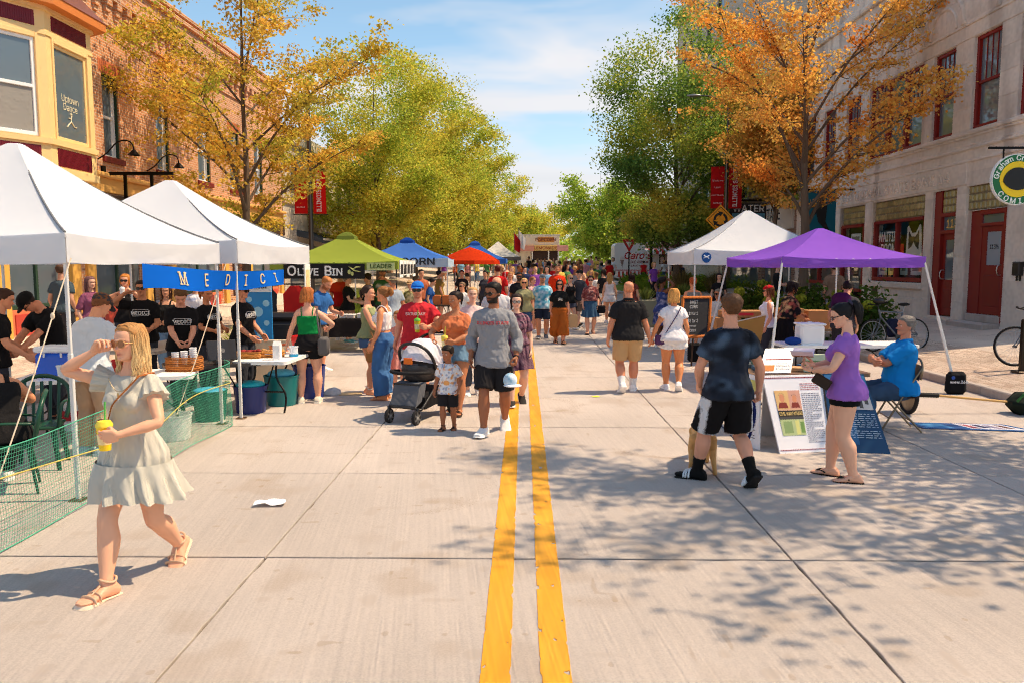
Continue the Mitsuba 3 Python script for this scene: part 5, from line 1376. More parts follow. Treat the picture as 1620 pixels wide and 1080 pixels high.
put(f'{k}__print',lay(cat([box(.05,.3,.15,.8,.006,.009).col(C(70,130,180)),box(.45,.93,.12,.9,.006,.009).col(C(196,196,206))] + [box(.48 + .11 * i,.55 + .11 * i,.2 + .1 * (i % 2),.75,.009,.011).col(c_) for i,c_ in enumerate((C(150,80,90),C(60,60,90),C(140,130,150),C(90,60,60)))])),'matte',False)
# large cart wheel and its long handle on the ground
k = thing('cart_wheel','large dark wheel with a long bamboo handle lying towards the kerb','wheel')
wx,wy = 5.30,10.75
a = np.linspace(0,2 * np.pi,33)
put(f'{k}__tyre',tube(np.c_[0 * a + wx,wy + .25 * np.cos(a),.275 + .25 * np.sin(a)],.028,8),'matte',True,C(36,33,32))
put(f'{k}__disc',lathe([(.001,-.02),(.05,-.03),(.235,-.008),(.235,.008),(.05,.03),(.001,.02)],28).rot('y',90).mv(wx,wy,.275),'metal',30,C(110,98,84))
put(f'{k}__axle',tube([[wx - .04,wy,.275],[wx + .12,wy,.275]],.03,10),'metal',True,C(60,56,54))
put(f'{k}__handle',tube([[wx + .1,wy,.27],[wx + .42,wy + .02,.255]],.032,10),'matte',True,C(32,30,30))
put(f'{k}__bamboo',tube([[wx + .40,wy + .02,.256],[wx + 1.55,wy + .05,.15]],.017,8),'matte',True,C(206,164,104))
k = thing('dark_bag','dark green and black bag at the right edge of the road','bag')
db = box(-.32,.32,-.2,.2,0,.30,.12)
put(f'{k}__bag',db.mv(7.0,10.75,0),'cloth',40,C(28,36,30))
put(f'{k}__strap',tube(spline([[6.7,10.6,.2],[6.85,10.55,.38],[7.15,10.55,.38],[7.3,10.6,.2]],14),.018,6),'cloth',True,C(60,110,60))
# ---- bicycles
def bicycle(label,x,y,z0,rot,col,bag=None,lean=0,helmet=False):
 k = thing('bicycle',label,'bicycle')
 Rl = np.array([[1,0,0],[0,math.cos(math.radians(lean)),-math.sin(math.radians(lean))],[0,math.sin(math.radians(lean)),math.cos(math.radians(lean))]])
 R,o = rotz(rot) @ Rl,[x,y,z0]
 P = lambda nm,m,bs,c,sm=True: put(f'{k}__{nm}',m.tf(R,o),bs,sm,c)
 a = np.linspace(0,2 * np.pi,41)
 for i,wx in enumerate((-.53,.53)):
  kk = P('wheel',tube(np.c_[wx + .325 * np.cos(a),0 * a,.35 + .325 * np.sin(a)],.018,7),'matte',C(26,24,24))
  put(f'{kk}__rim',tube(np.c_[wx + .30 * np.cos(a),0 * a,.35 + .30 * np.sin(a)],.009,5).tf(R,o),'metal',True,C(150,150,150))
  sp = [tube([[wx + .02 * math.cos(q + .5),s_ * .025,.35 + .02 * math.sin(q + .5)],[wx + .30 * math.cos(q),0,.35 + .30 * math.sin(q)]],.0018,3) for q in np.arange(24) * np.pi / 12 for s_ in ((-1) ** int(q * 12 / np.pi + .5),)]
  put(f'{kk}__spokes',cat(sp).tf(R,o),'metal',False,C(170,170,170),kind='stuff',label='wire spokes')
  put(f'{kk}__hub',tube([[wx,-.05,.35],[wx,.05,.35]],.022,8).tf(R,o),'metal',True,C(120,120,120))
 bb,hd,st,rr_,fr = [-.08,0,.30],[.36,0,.86],[-.22,0,.82],[-.53,0,.35],[.53,0,.35]
 for p,q,r_ in ((bb,[.33,0,.74],.019),(st,hd,.017),(bb,st,.017)):
  P('frame_tube',tube([p,q],r_,8),'gloss',col)
 for s_ in (-1,1):
  P('stay',tube([[bb[0],s_ * .04,bb[2]],[rr_[0],s_ * .06,rr_[2]]],.010,6),'gloss',col)
  P('stay',tube([[st[0],s_ * .02,st[2] - .06],[rr_[0],s_ * .06,rr_[2]]],.008,6),'gloss',col)
  P('fork',tube(spline([[.37,s_ * .03,.70],[.43,s_ * .05,.52],[fr[0],s_ * .055,fr[2]]],8),.011,6),'gloss',col)
 P('head_tube',tube([[.325,0,.72],[.375,0,.90]],.022,8),'gloss',col)
 P('seat_post',tube([st,[-.26,0,.97]],.013,7),'metal',C(150,150,150))
 P('saddle',ball(-.27,0,1.0,.14,.07,.035,8),'matte',C(24,22,22))
 P('stem',tube([[.375,0,.90],[.39,0,.98],[.45,0,1.0]],.014,7),'metal',C(60,60,60))
 P('handlebar',tube(spline([[.40,-.30,1.03],[.45,-.16,1.02],[.46,0,1.0],[.45,.16,1.02],[.40,.30,1.03]],18),.012,7),'metal',C(44,44,44))
 for s_ in (-1,1):
  P('grip',tube([[.42,s_ * .20,1.025],[.39,s_ * .31,1.03]],.018,7),'matte',C(28,26,26))
  P('pedal',cat([tube([[bb[0],s_ * .07,bb[2]],[bb[0] + s_ * .12,s_ * .09,bb[2] - s_ * .12]],.010,6),cbox(bb[0] + s_ * .12,s_ * .13,bb[2] - s_ * .12,.09,.08,.02)]),'metal',C(70,70,70))
 P('chainring',lathe([(.05,-.004),(.095,-.004),(.095,.004),(.05,.004)],22).rot('x',90).mv(bb[0],.05,bb[2]),'metal',C(60,60,60),40)
 P('chain',cat([tube([[bb[0],.05,bb[2] + .09],[rr_[0],.05,rr_[2] + .035]],.004,4),tube([[bb[0],.05,bb[2] - .09],[rr_[0],.05,rr_[2] - .035]],.004,4)]),'metal',C(60,56,52))
 if bag is not None:
  kk = P('pannier',box(-.20,.10,-.17,-.05,.30,.70,.05),'cloth',C(*bag),40)
  put(f'{kk}__stripe',box(-.085,-.035,-.175,-.16,.31,.69).tf(R,o),'cloth',False,C(206,206,206))
 if helmet:
  P('helmet',ball(.36,0,1.08,.13,.10,.075,9),'plastic',C(26,26,28))
 return k
bicycle('bicycle with a navy pannier and black helmet, leaning by the vent of the bank',8.0,16.9,float(side_z(8.0,16.9)),194,C(84,92,102),(28,32,56),6,True)
bicycle('bicycle cut by the right edge of the photo, locked to a post on the pavers',9.05,13.55,float(side_z(9.05,13.55)),170,C(90,96,104),None,4)
k = thing('bike_post','dark square bike post at the right edge of the pavers','post')
put(f'{k}__post',box(8.42,8.50,13.28,13.36,side_z(8.46,13.3),1.12,.008),'metal',30,C(54,48,44))
put(f'{k}__base',box(8.34,8.58,13.2,13.44,side_z(8.46,13.3) - .05,side_z(8.46,13.3) + .03,.01),'metal',30,C(60,52,46))
# ---- street lamps, banners and signs
def banner_pole(label,x,y,h,cols,arm=True,zb=4.0,bw=.62,bh=1.85,words=('ILLINOIS STATE',None),z0=None,pole=(96,90,86)):
 z0 = float(side_z(x,y)) if z0 is None else z0
 k = thing('lamp_post',label,'lamp post')
 put(f'{k}__pole',tube(np.c_[[x] * 6,[y] * 6,z0 + np.linspace(0,h,6)],np.linspace(.10,.06,6),10),'metal',True,C(*pole))
 put(f'{k}__base',lathe([(.16,0),(.16,.25),(.11,.35),(.10,.5)],14).mv(x,y,z0),'metal',40,C(*pole))
 if arm:
  sx = 1 if x < 0 else -1
  put(f'{k}__arm',tube(spline([[x,y,z0 + h - .1],[x + sx * .5,y,z0 + h + .4],[x + sx * 1.3,y,z0 + h + .55]],12),.035,7),'metal',True,C(*pole))
  put(f'{k}__lamp_head',ball(x + sx * 1.55,y,z0 + h + .54,.34,.14,.08,8),'metal',True,C(150,148,146))
 for s,c in zip((-1,1),cols):
  if c is None:
   continue
  bn = thing('street_banner',f'red pole banner {"left" if s < 0 else "right"} of its lamp post on the {"left" if x < 0 else "right"} side of the street' if c[0] > 100 else f'dark pole banner {"left" if s < 0 else "right"} of the black lamp post','banner')
  x0,x1 = (x + s * .10,x + s * (.10 + bw))
  x0,x1 = min(x0,x1),max(x0,x1)
  g = np.linspace(0,1,12)
  S,Q = np.meshgrid(np.linspace(0,1,7),g,indexing='ij')
  v = np.stack([x0 + (x1 - x0) * S,y + .03 * np.sin(3 * Q + 2 * S),zb + bh * Q],-1).reshape(-1,3)
  a = (np.arange(6)[:,None] * 12 + np.arange(11)).ravel()
  put(f'{bn}__cloth',M(v,np.stack([a,a + 12,a + 13,a + 1],1)),'canvas',True,C(*c))
  put(f'{k}__banner_arm',cat([tube([[x,y,zb + bh + .03],[x + s * (.16 + bw),y,zb + bh + .03]],.014,6),tube([[x,y,zb - .03],[x + s * (.16 + bw),y,zb - .03]],.014,6)]),'metal',True,C(60,58,56))
  xc = (x0 + x1) / 2
  if s > 0 and words[0]:
   t = text(words[0],bw * .34,.004,True)
   L = np.ptp(t.v[:,0])
   v = np.c_[xc + bw * .14 - t.v[:,1],y - .035 - t.v[:,2],zb + .06 + (t.v[:,0] - t.v[:,0].min()) * min(1,(bh - .12) / L)]
   put(f'{bn}__lettering',M(v,t.f),'matte',False,C(236,222,216))
  elif words[0]:
   put(f'{bn}__lettering',cat([yplane(text(w_,bw * .13,.004),xc,y - .035,z_) for w_,z_ in (('Gladly we',zb + 1.2),('Learn',zb + .9),('and Teach',zb + .55),('Redbird',zb + .2))]),'matte',False,C(236,200,196))
 return k
banner_pole('grey lamp post with two red banners in the golden tree on the left',-7.55,28.0,8.2,((202,34,32),(206,34,30)),True,3.82,.46,1.50)
banner_pole('grey lamp post with two red banners on the right beside the yellow sign',9.15,36.0,8.4,((198,32,34),(198,32,34)),True,4.55,.60,1.85)
banner_pole('black lamp post with small dark banners near the ice cream trailer',7.35,45.5,5.4,((30,34,44),(34,34,40)),False,4.05,.5,1.2,('UPTOWN',None),z0=float(gz(45.5)) + .3,pole=(28,27,28))
k = thing('roundabout_sign','yellow diamond roundabout sign with black circling arrows above the white tent','traffic sign')
sx_,sy_,sz_ = 8.05,32.5,3.85
put(f'{k}__plate',(lambda m: M(np.c_[sx_ + m.v[:,0] * .72,sy_ - m.v[:,2],sz_ + m.v[:,1] * .72],m.f))(prism(Polygon([(0,-.78),(.78,0),(0,.78),(-.78,0)]).buffer(.05),.02)),'paint',False,C(232,150,20))
put(f'{k}__border',(lambda m: M(np.c_[sx_ + m.v[:,0] * .72,sy_ - .02 - m.v[:,2],sz_ + m.v[:,1] * .72],m.f))(prism(Polygon([(0,-.74),(.74,0),(0,.74),(-.74,0)]).difference(Polygon([(0,-.70),(.70,0),(0,.70),(-.70,0)])),.004)),'paint',False,C(28,24,20))
for j in range(3):
 a0 = math.radians(90 + 120 * j)
 a = np.linspace(a0 + .25,a0 + 1.65,16)
 ring_ = Polygon(np.vstack([np.c_[.40 * np.cos(a),.40 * np.sin(a)],np.c_[.27 * np.cos(a[::-1]),.27 * np.sin(a[::-1])]]))
 h_ = a0 + .25
 c_ = np.array([math.cos(h_),math.sin(h_)])
 t_ = np.array([c_[1],-c_[0]])
 head = Polygon([c_ * .49,c_ * .18,c_ * .34 + t_ * .26])
 put(f'{k}__arrow',(lambda m: M(np.c_[sx_ + m.v[:,0] * .72,sy_ - .021 - m.v[:,2],sz_ + m.v[:,1] * .72],m.f))(prism(unary_union([ring_,head]),.005)),'paint',False,C(26,24,20))
put(f'{k}__post',tube([[sx_,sy_ + .03,.2],[sx_,sy_ + .03,4.5]],.03,8),'metal',True,C(120,116,110))
k = thing('yield_sign','red and white yield sign on a dark post in front of the ice cream trailer','traffic sign')
yx,yy_,yz = 6.35,47.5,3.15
tri = Polygon([(0,-.31),(.36,.33),(-.36,.33)]).buffer(.05)
put(f'{k}__plate',(lambda m: M(np.c_[yx + m.v[:,0],yy_ - m.v[:,2],yz + m.v[:,1]],m.f))(prism(tri,.02)),'paint',False,C(196,40,44))
put(f'{k}__white_centre',(lambda m: M(np.c_[yx + m.v[:,0],yy_ - .021 - m.v[:,2],yz + m.v[:,1]],m.f))(prism(Polygon([(0,-.13),(.20,.22),(-.20,.22)]),.004)),'paint',False,C(232,228,224))
put(f'{k}__post',tube([[yx,yy_ + .04,.4],[yx,yy_ + .04,4.6]],.045,8),'metal',True,C(50,48,46))
put(f'{k}__street_name',box(yx - .75,yx + .75,yy_ + .0,yy_ + .03,4.55,4.78),'paint',False,C(120,122,120))
t = text('UPTOWN CIRCLE',.12,.004,True)
put(f'{k}__lettering',yplane(t,yx,yy_ - .001,4.6),'paint',False,C(220,222,220))
k = thing('teal_banner','teal wall banner with a dark figure hung on the bank front','banner')
put(f'{k}__cloth',box(9.75,10.75,27.45,27.48,3.05,4.55),'canvas',False,C(40,112,134))
put(f'{k}__figure',(lambda m: M(np.c_[10.25 + m.v[:,0],27.44 - m.v[:,2],3.8 + m.v[:,1]],m.f))(prism(unary_union([Point(0,.35).buffer(.14),Polygon([(-.22,.2),(.2,.25),(.15,-.3),(-.1,-.3)]),Polygon([(-.1,-.3),(.15,-.3),(.3,-.6),(.2,-.62)]),Polygon([(-.2,.15),(-.38,-.1),(-.3,-.14),(-.1,.05)])]),.008)),'matte',False,C(30,32,34))
put(f'{k}__bracket',box(9.7,11.4,27.45,27.48,4.56,4.62),'metal',False,C(40,38,38))
k = thing('hanging_sign','dark framed hanging sign of a shop beyond the bank, lettered in white','sign')
put(f'{k}__board',box(9.6,11.3,37.0,37.06,3.75,4.85),'paint',False,C(44,42,44))
put(f'{k}__picture',box(9.7,11.2,36.985,37.0,3.85,4.4),'paint',False,C(90,150,176))
put(f'{k}__lettering',yplane(text('WATER',.3,.008,True),10.45,36.99,4.47),'paint',False,C(226,226,222))
put(f'{k}__bracket',box(9.5,11.4,37.0,37.06,4.95,5.03),'metal',False,C(40,36,34))
# ---- plants on the right, planters and the island
def flower_bush(label,x,y,z0,r,h,n_leaf,balls_,seed,cols=((60,84,34),(84,106,44),(50,74,30)),ball_c=(176,184,70),name='hydrangea_bush',catg='bush'):
 g = np.random.default_rng(seed)
 k = thing(name,label,catg)
 st,cl = [],[]
 for i in range(16):
  a,rr = g.uniform(0,6.28),r * math.sqrt(g.random()) * .95
  e = np.array([x + rr * math.cos(a),y + rr * math.sin(a),z0 + h * (1 - .45 * (rr / r) ** 2) * g.uniform(.75,1)])
  b = np.array([x + .25 * rr * math.cos(a),y + .25 * rr * math.sin(a),z0])
  st.append(tube(spline([b,(b + e) / 2 + [0,0,.06],e],6),[.012,.011,.010,.008,.007,.005],5))
  cl += [b + (e - b) * q for q in np.linspace(.25,1,8)]
 put(f'{k}__stems',cat(st),'bark',True,C(90,74,50))
 leaves(k,np.array(cl) - [x,y,z0],np.array([x,y,z0]),g,n_leaf,.10,cols,.12,.8,h,.02,'foliage')
 for i in range(balls_):
  a,rr = g.uniform(0,6.28),r * g.uniform(.3,1.0)
  c = np.array([x + rr * math.cos(a),y + rr * math.sin(a) - .1,z0 + h * g.uniform(.62,1.05) * (1 - .25 * (rr / r) ** 2)])
  pts = g.normal(0,1,(90,3))
  pts /= np.linalg.norm(pts,axis=1,keepdims=True)
  R_ = g.uniform(.10,.15)
  q = cat([M(np.array([[-.5,-.5,0],[.5,-.5,0],[.5,.5,0],[-.5,.5,0]]) * .05 @ frame(np.cross(p,[.3,.2,.9]),np.cross(p,np.cross(p,[.3,.2,.9])),p).T + c + p * R_ * g.uniform(.85,1.05) * [1,1,.85],[[0,1,2],[0,2,3]]).col(C(*ball_c) * g.uniform(.7,1.25)) for p in pts])
  put(f'{k}__flower_head',cat([ball(*c,R_ * .86,R_ * .86,R_ * .74,8).col(C(*ball_c) * .7),q]),'leaf',False)
 return k
for i,(x,y,s,n,lb) in enumerate(((5.55,18.6,7,1900,'pale green hydrangea bush left of centre behind the box table'),(6.75,18.9,6,1900,'pale green hydrangea bush at the middle of the planted bed'),(7.9,18.4,7,1700,'pale green hydrangea bush at the right of the bed, by the purple rucksack'),(6.2,20.4,4,1700,'low hydrangea bush at the back of the bed'))):
 flower_bush(lb,x,y,float(gz(y)) + .12,.72,1.45,n,s,30 + i)
carton('long grey concrete planter holding the hydrangeas',6.9,19.1,.0,4.0,1.9,.26,(140,130,118),'planter','planter',3,bs='grain',bev=.03)
def grass_clump(label,x,y,z0,h,n,seed,col=(160,132,78),r=.5):
 g = np.random.default_rng(seed)
 k = thing('grass_clump',label,'grass')
 out = []
 for i in range(n):
  a,q = g.uniform(0,6.28),g.uniform(.1,1)
  b = np.array([x + .35 * r * q * math.cos(a),y + .35 * r * q * math.sin(a),z0])
  e = b + [r * q * math.cos(a),r * q * math.sin(a),h * g.uniform(.7,1.05) * (1 - .25 * q)]
  m = (b + e) / 2 + [0,0,.16 * h]
  w = .012
  d = np.array([-math.sin(a),math.cos(a),0]) * w
  out.append(M([b - d,b + d,m + d,m - d,e],[[0,1,2],[0,2,3],[3,2,4]]).col(C(*col) * g.uniform(.55,1.3)))
 put(f'{k}__blades',cat(out),'leaf',False)
for i,(x,y,h,c,lb) in enumerate(((8.0,39.5,1.5,(150,128,78),'tall tan grass clump left of the black lamp post'),(9.4,38.5,1.4,(140,122,80),'tan grass clump to the right of the black lamp post'),(6.6,41.5,.9,(150,170,60),'low bright green clump at the tip of the island'),(8.3,42.5,.9,(140,164,56),'second low green clump along the island edge'),(10.3,42.0,1.2,(110,120,60),'dark green clump at the middle of the island'),(-6.3,30.0,1.1,(150,164,66),'green grass clump behind the first blue tent'),(-4.6,33.0,1.0,(170,176,70),'yellow-green clump behind the umbrella'),(-5.2,24.2,1.0,(130,150,60),'green clump between the green and blue tents'),(-5.9,16.8,.9,(150,160,60),'yellow-green clump beside the clothes rack'))):
 grass_clump(lb,x,y,float(gz(y)) + (.1 if x > 0 else 0),h,420,60 + i,c,.75)
for i,(x,y,w,lb) in enumerate(((3.9,25.0,.85,'grey-green concrete planter block in the street behind the bald man'),(7.3,23.5,1.2,'concrete planter block under the orange tree'),(5.6,27.5,1.1,'concrete planter block behind the woman in blue'))):
 k = carton(lb,x,y,float(gz(y)),w,.8,.85,(138,134,112),'concrete_planter','planter',8,bs='grain',bev=.03)
 grass_clump('grass growing in the ' + lb.replace('concrete planter block','concrete planter'),x,y,float(gz(y)) + .8,.5,160,90 + i,(130,140,70),.4)
g = np.random.default_rng(4)
k = 'island_planting'
pts = np.stack([10.4 + 4.6 * (g.random(900) * 2 - 1),46 + 6.2 * (g.random(900) * 2 - 1),0 * g.random(900)],1)
pts = pts[((pts[:,0] - 10.4) / 4.9) ** 2 + ((pts[:,1] - 46) / 6.8) ** 2 < 1]
pts[:,2] = gz(pts[:,1]) + .35 + .3 * g.random(len(pts))
leaves(k,pts,np.zeros(3),g,9000,.17,((96,124,36),(130,150,48),(150,160,60)),.14,.9,9,0,'leaves')
scene[k] = scene.pop(k + '__leaves')
labels[k] = {'kind': 'stuff','label': 'low green ground cover planted over the island','category': 'ground cover'}
# ---- trailers and flags at the far end
def px_letters(s,x,y,z,h,c,key,part='lettering',bold=True,sx=1.0):
 put(f'{key}__{part}',yplane(text(s,h,.02,bold).sc(sx,1,1),x,y,z),'paint',False,c)
zt = float(gz(88)) - .1
k = thing('popcorn_trailer','cream fairground food trailer with lit-style red and yellow signboards at the far end','food trailer')
X0,X1,Y0 = .9,4.0,88.0
put(f'{k}__body',cat([box(X0 - 1.8,X1,Y0 + .6,Y0 + 3,zt + .4,zt + 3.1,.1)]),'paint',30,C(214,200,176))
put(f'{k}__counter',box(X0,X1,Y0,Y0 + .6,zt + .4,zt + 1.3,.04),'paint',30,C(206,188,160))
for x in (X0 + .1,X0 + 1.9,X1 - .1):
 put(f'{k}__post',box(x - .07,x + .07,Y0 - .02,Y0 + .08,zt + 1.3,zt + 2.6),'paint',False,C(228,220,208))
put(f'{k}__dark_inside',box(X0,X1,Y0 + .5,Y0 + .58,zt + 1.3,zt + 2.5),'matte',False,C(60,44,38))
put(f'{k}__lower_sign',box(X0 + .3,X1 - .3,Y0 - .12,Y0 - .02,zt + 2.35,zt + 2.95,.02),'paint',30,C(232,190,110))
put(f'{k}__side_sign',box(X0 - 1.3,X0 + .28,Y0 - .12,Y0 - .02,zt + 2.3,zt + 2.9,.02),'paint',30,C(222,150,130))
put(f'{k}__side_sign',box(X1 - .28,X1 + 1.0,Y0 - .12,Y0 - .02,zt + 2.3,zt + 2.95,.02),'paint',30,C(226,160,144))
put(f'{k}__upper_sign',box(X0 - 1.6,X1,Y0 + .1,Y0 + .2,zt + 2.95,zt + 4.05,.03),'paint',30,C(234,214,190))
put(f'{k}__sign_rim',box(X0 - 1.7,X1 + .1,Y0 + .1,Y0 + .26,zt + 4.05,zt + 4.15),'paint',False,C(236,226,206))
px_letters('LEMONADE',(X0 + X1) / 2,Y0 - .13,zt + 2.48,.34,C(176,90,40),k)
put(f'{k}__name_panel',box(X0 + .7,X1 - .6,Y0 + .06,Y0 + .1,zt + 3.3,zt + 3.85),'paint',False,C(214,140,60))
px_letters('POPCORN',(X0 + X1) / 2,Y0 + .05,zt + 3.4,.34,C(120,40,30),k)
for x in (X0 - 1.2,X1 - .6):
 put(f'{k}__wheel',lathe([(.001,-.1),(.34,-.1),(.36,0),(.34,.1),(.001,.1)],18).rot('x',90).mv(x,Y0 + .55,zt + .36),'matte',30,C(30,28,28))
zt = float(gz(60)) - .05
k = thing('ice_cream_trailer','white ice cream trailer with rounded end, red script and striped awning','food trailer')
X0,X1,Y0 = 6.9,14.2,60.0
prof = Polygon([(X0,.45),(X1,.45),(X1,2.95),(X0,2.95)]).buffer(-.3).buffer(.3,quad_segs=6)
bd = prism(prof,2.3)
put(f'{k}__body',M(np.c_[bd.v[:,0],Y0 + bd.v[:,2],zt + bd.v[:,1]],bd.f[:,::-1]),'paint',30,C(232,226,220))
put(f'{k}__red_line',box(X0 + .02,X1,Y0 - .01,Y0,zt + .85,zt + .92),'paint',False,C(196,70,70))
put(f'{k}__skirt',cat([box(X0 + .3 + i * .3,X0 + .45 + i * .3,Y0 - .012,Y0 - .002,zt + .35,zt + .8) for i in range(22)]),'paint',False,C(196,84,70))
t = text('Caro\u2019s',.50,.01,True)
t.v[:,0] += .25 * t.v[:,1]
put(f'{k}__script',yplane(t,X0 + 1.75,Y0 - .005,zt + 1.75),'paint',False,C(190,40,44))
px_letters('ICE CREAM',X0 + 1.9,Y0 - .004,zt + 1.42,.18,C(150,60,60),k)
px_letters('& SOFT DRINKS',X0 + 1.9,Y0 - .004,zt + 1.16,.12,C(150,60,60),k)
put(f'{k}__cone_mark',cat([ball(X0 + .6,Y0 - .01,zt + 1.75,.16,.01,.18,8).col(C(226,206,196)),(lambda m: M(np.c_[X0 + .6 + m.v[:,0],Y0 - .008 - m.v[:,2],zt + 1.3 + m.v[:,1]],m.f))(prism(Polygon([(0,-.25),(.15,.35),(-.15,.35)]),.01)).col(C(150,120,110))]),'paint',False)
put(f'{k}__hatch',box(X0 + 3.4,X0 + 6.6,Y0 - .012,Y0 - .004,zt + 1.35,zt + 2.2),'matte',False,C(96,74,62))
g = np.random.default_rng(9)
put(f'{k}__menu_cards',cat([box(X0 + 3.5 + i * .34,X0 + 3.76 + i * .34,Y0 - .02,Y0 - .012,zt + 1.4 + .2 * (i % 2),zt + 1.9 + .1 * (i % 3)).col(C(226,196,180) * g.uniform(.6,1)) for i in range(9)]),'matte',False)
for i in range(20):
 xa = X0 + 2.3 + i * .23
 put(f'{k}__awning_stripe',loft([[(xa,Y0 - .02,zt + 2.45),(xa + .23,Y0 - .02,zt + 2.45),(xa + .23,Y0 - .9,zt + 2.28),(xa,Y0 - .9,zt + 2.28)],[(xa,Y0 - .02,zt + 2.47),(xa + .23,Y0 - .02,zt + 2.47),(xa + .23,Y0 - .9,zt + 2.30),(xa,Y0 - .9,zt + 2.30)]]),'cloth',False,C(200,60,60) if i % 2 else C(236,230,226))
 put(f'{k}__awning_fringe',box(xa,xa + .23,Y0 - .91,Y0 - .9,zt + 2.08,zt + 2.30),'cloth',False,C(200,60,60) if i % 2 else C(236,230,226))
put(f'{k}__roof_sign',box(X0 + 2.3,X0 + 6.9,Y0 - .06,Y0 - .02,zt + 2.48,zt + 2.92),'paint',False,C(232,200,200))
px_letters('SOFT SERVE SUNDAES',X0 + 4.6,Y0 - .065,zt + 2.6,.22,C(190,50,60),k)
for x in (X0 + 2.6,X0 + 4.8):
 put(f'{k}__roof_vent',box(x,x + .9,Y0 + .6,Y0 + 1.4,zt + 2.95,zt + 3.35,.05),'plastic',30,C(206,208,210))
for x in (X0 + 1.5,X0 + 5.2):
 put(f'{k}__wheel',lathe([(.001,-.1),(.32,-.1),(.34,0),(.32,.1),(.001,.1)],18).rot('x',90).mv(x,Y0 + .05,zt + .33),'matte',30,C(40,36,36))
for i,(x,c,lb) in enumerate(((-.62,(196,40,44),'red flag on a pole beyond the white end tent'),(-.32,(230,226,228),'white flag on a pole beside the red flag'))):
 k = thing('flag',lb,'flag')
 y = 52.0
 put(f'{k}__pole',tube([[x,y,.4],[x,y,4.2 + .2 * i]],.02,6),'metal',True,C(180,176,170))
 S,Q = np.meshgrid(np.linspace(0,1,10),np.linspace(0,1,8),indexing='ij')
 v = np.stack([x + (.62 * S) * (.6 + .2 * Q),y + .07 * np.sin(6 * S + 2 * Q),3.0 + .2 * i + 1.1 * Q * (1 - .35 * S) - .25 * S],-1).reshape(-1,3)
 a = (np.arange(9)[:,None] * 8 + np.arange(7)).ravel()
 put(f'{k}__cloth',M(v,np.stack([a,a + 8,a + 9,a + 1],1)),'canvas',True,C(*c))
carton('grey sandwich board standing at the end of the left row',-.55,40.0,.35,.7,.06,1.6,(170,160,156),'sandwich_board','sign',6)
# ------------------------------------------------------------------ people
BODY = {
 'm': np.array([[.455,.068,.050,.055],[.485,.090,.060,.070],[.52,.094,.062,.073],[.56,.090,.063,.064],[.60,.085,.063,.056],[.64,.084,.063,.054],[.69,.092,.066,.058],[.74,.099,.068,.064],[.77,.099,.061,.064],[.793,.088,.050,.058],[.811,.068,.040,.050],[.827,.050,.035,.042],[.844,.036,.034,.034],[.87,.033,.034,.030],[.905,.031,.032,.026]]),
 'f': np.array([[.455,.070,.050,.056],[.485,.096,.058,.075],[.52,.101,.060,.080],[.56,.092,.060,.067],[.60,.077,.057,.050],[.635,.071,.055,.046],[.68,.079,.061,.050],[.72,.086,.079,.054],[.75,.088,.069,.056],[.775,.086,.052,.054],[.795,.076,.043,.048],[.811,.058,.035,.042],[.827,.042,.030,.035],[.845,.031,.029,.030],[.87,.028,.029,.027],[.905,.027,.027,.024]])}
BODY['c'] = BODY['m'] * [1,1.02,1.1,1.0]
HEAD = np.array([[.0,.10,.33,.10],[.035,.17,.375,.0],[.10,.225,.39,-.10],[.18,.262,.392,-.15],[.28,.288,.398,-.21],[.36,.303,.40,-.31],[.46,.318,.40,-.39],[.56,.328,.412,-.43],[.66,.332,.412,-.455],[.76,.322,.385,-.45],[.86,.285,.30,-.39],[.93,.222,.20,-.29],[.975,.135,.08,-.16],[1.0,.03,-.02,-.05]])
def interp_rows(tab,z):
 from scipy.interpolate import PchipInterpolator
 return np.stack([PchipInterpolator(tab[:,0],tab[:,k])(z) for k in range(1,tab.shape[1])],-1)
def head_base(n,k):
 z = np.r_[0.0,np.linspace(0.02,0.985,k),1.0]
 t = interp_rows(HEAD,z)
 ang = np.arange(n) * 2 * np.pi / n
 rings = []
 for zz,(a,yf,yb) in zip(z,t):
  c,s = np.cos(ang),np.sin(ang)
  e = 0.86
  yc = 0.0 if yb < -0.05 < yf else (yf + yb) / 2
  yc = yc * 0 + (yf + yb) / 2 * 0.6
  y = yc + np.where(s > 0,(yf - yc) * np.sign(s) * np.abs(s) ** e,(yc - yb) * -np.abs(s) ** 0.95)
  x = a * np.sign(c) * np.abs(c) ** e
  rings.append(np.stack([x,y,x * 0 + zz],1))
 return loft(rings)
def G3(v,c,s):
 return np.exp(-0.5 * (((v - np.asarray(c)) / np.asarray(s)) ** 2).sum(1))
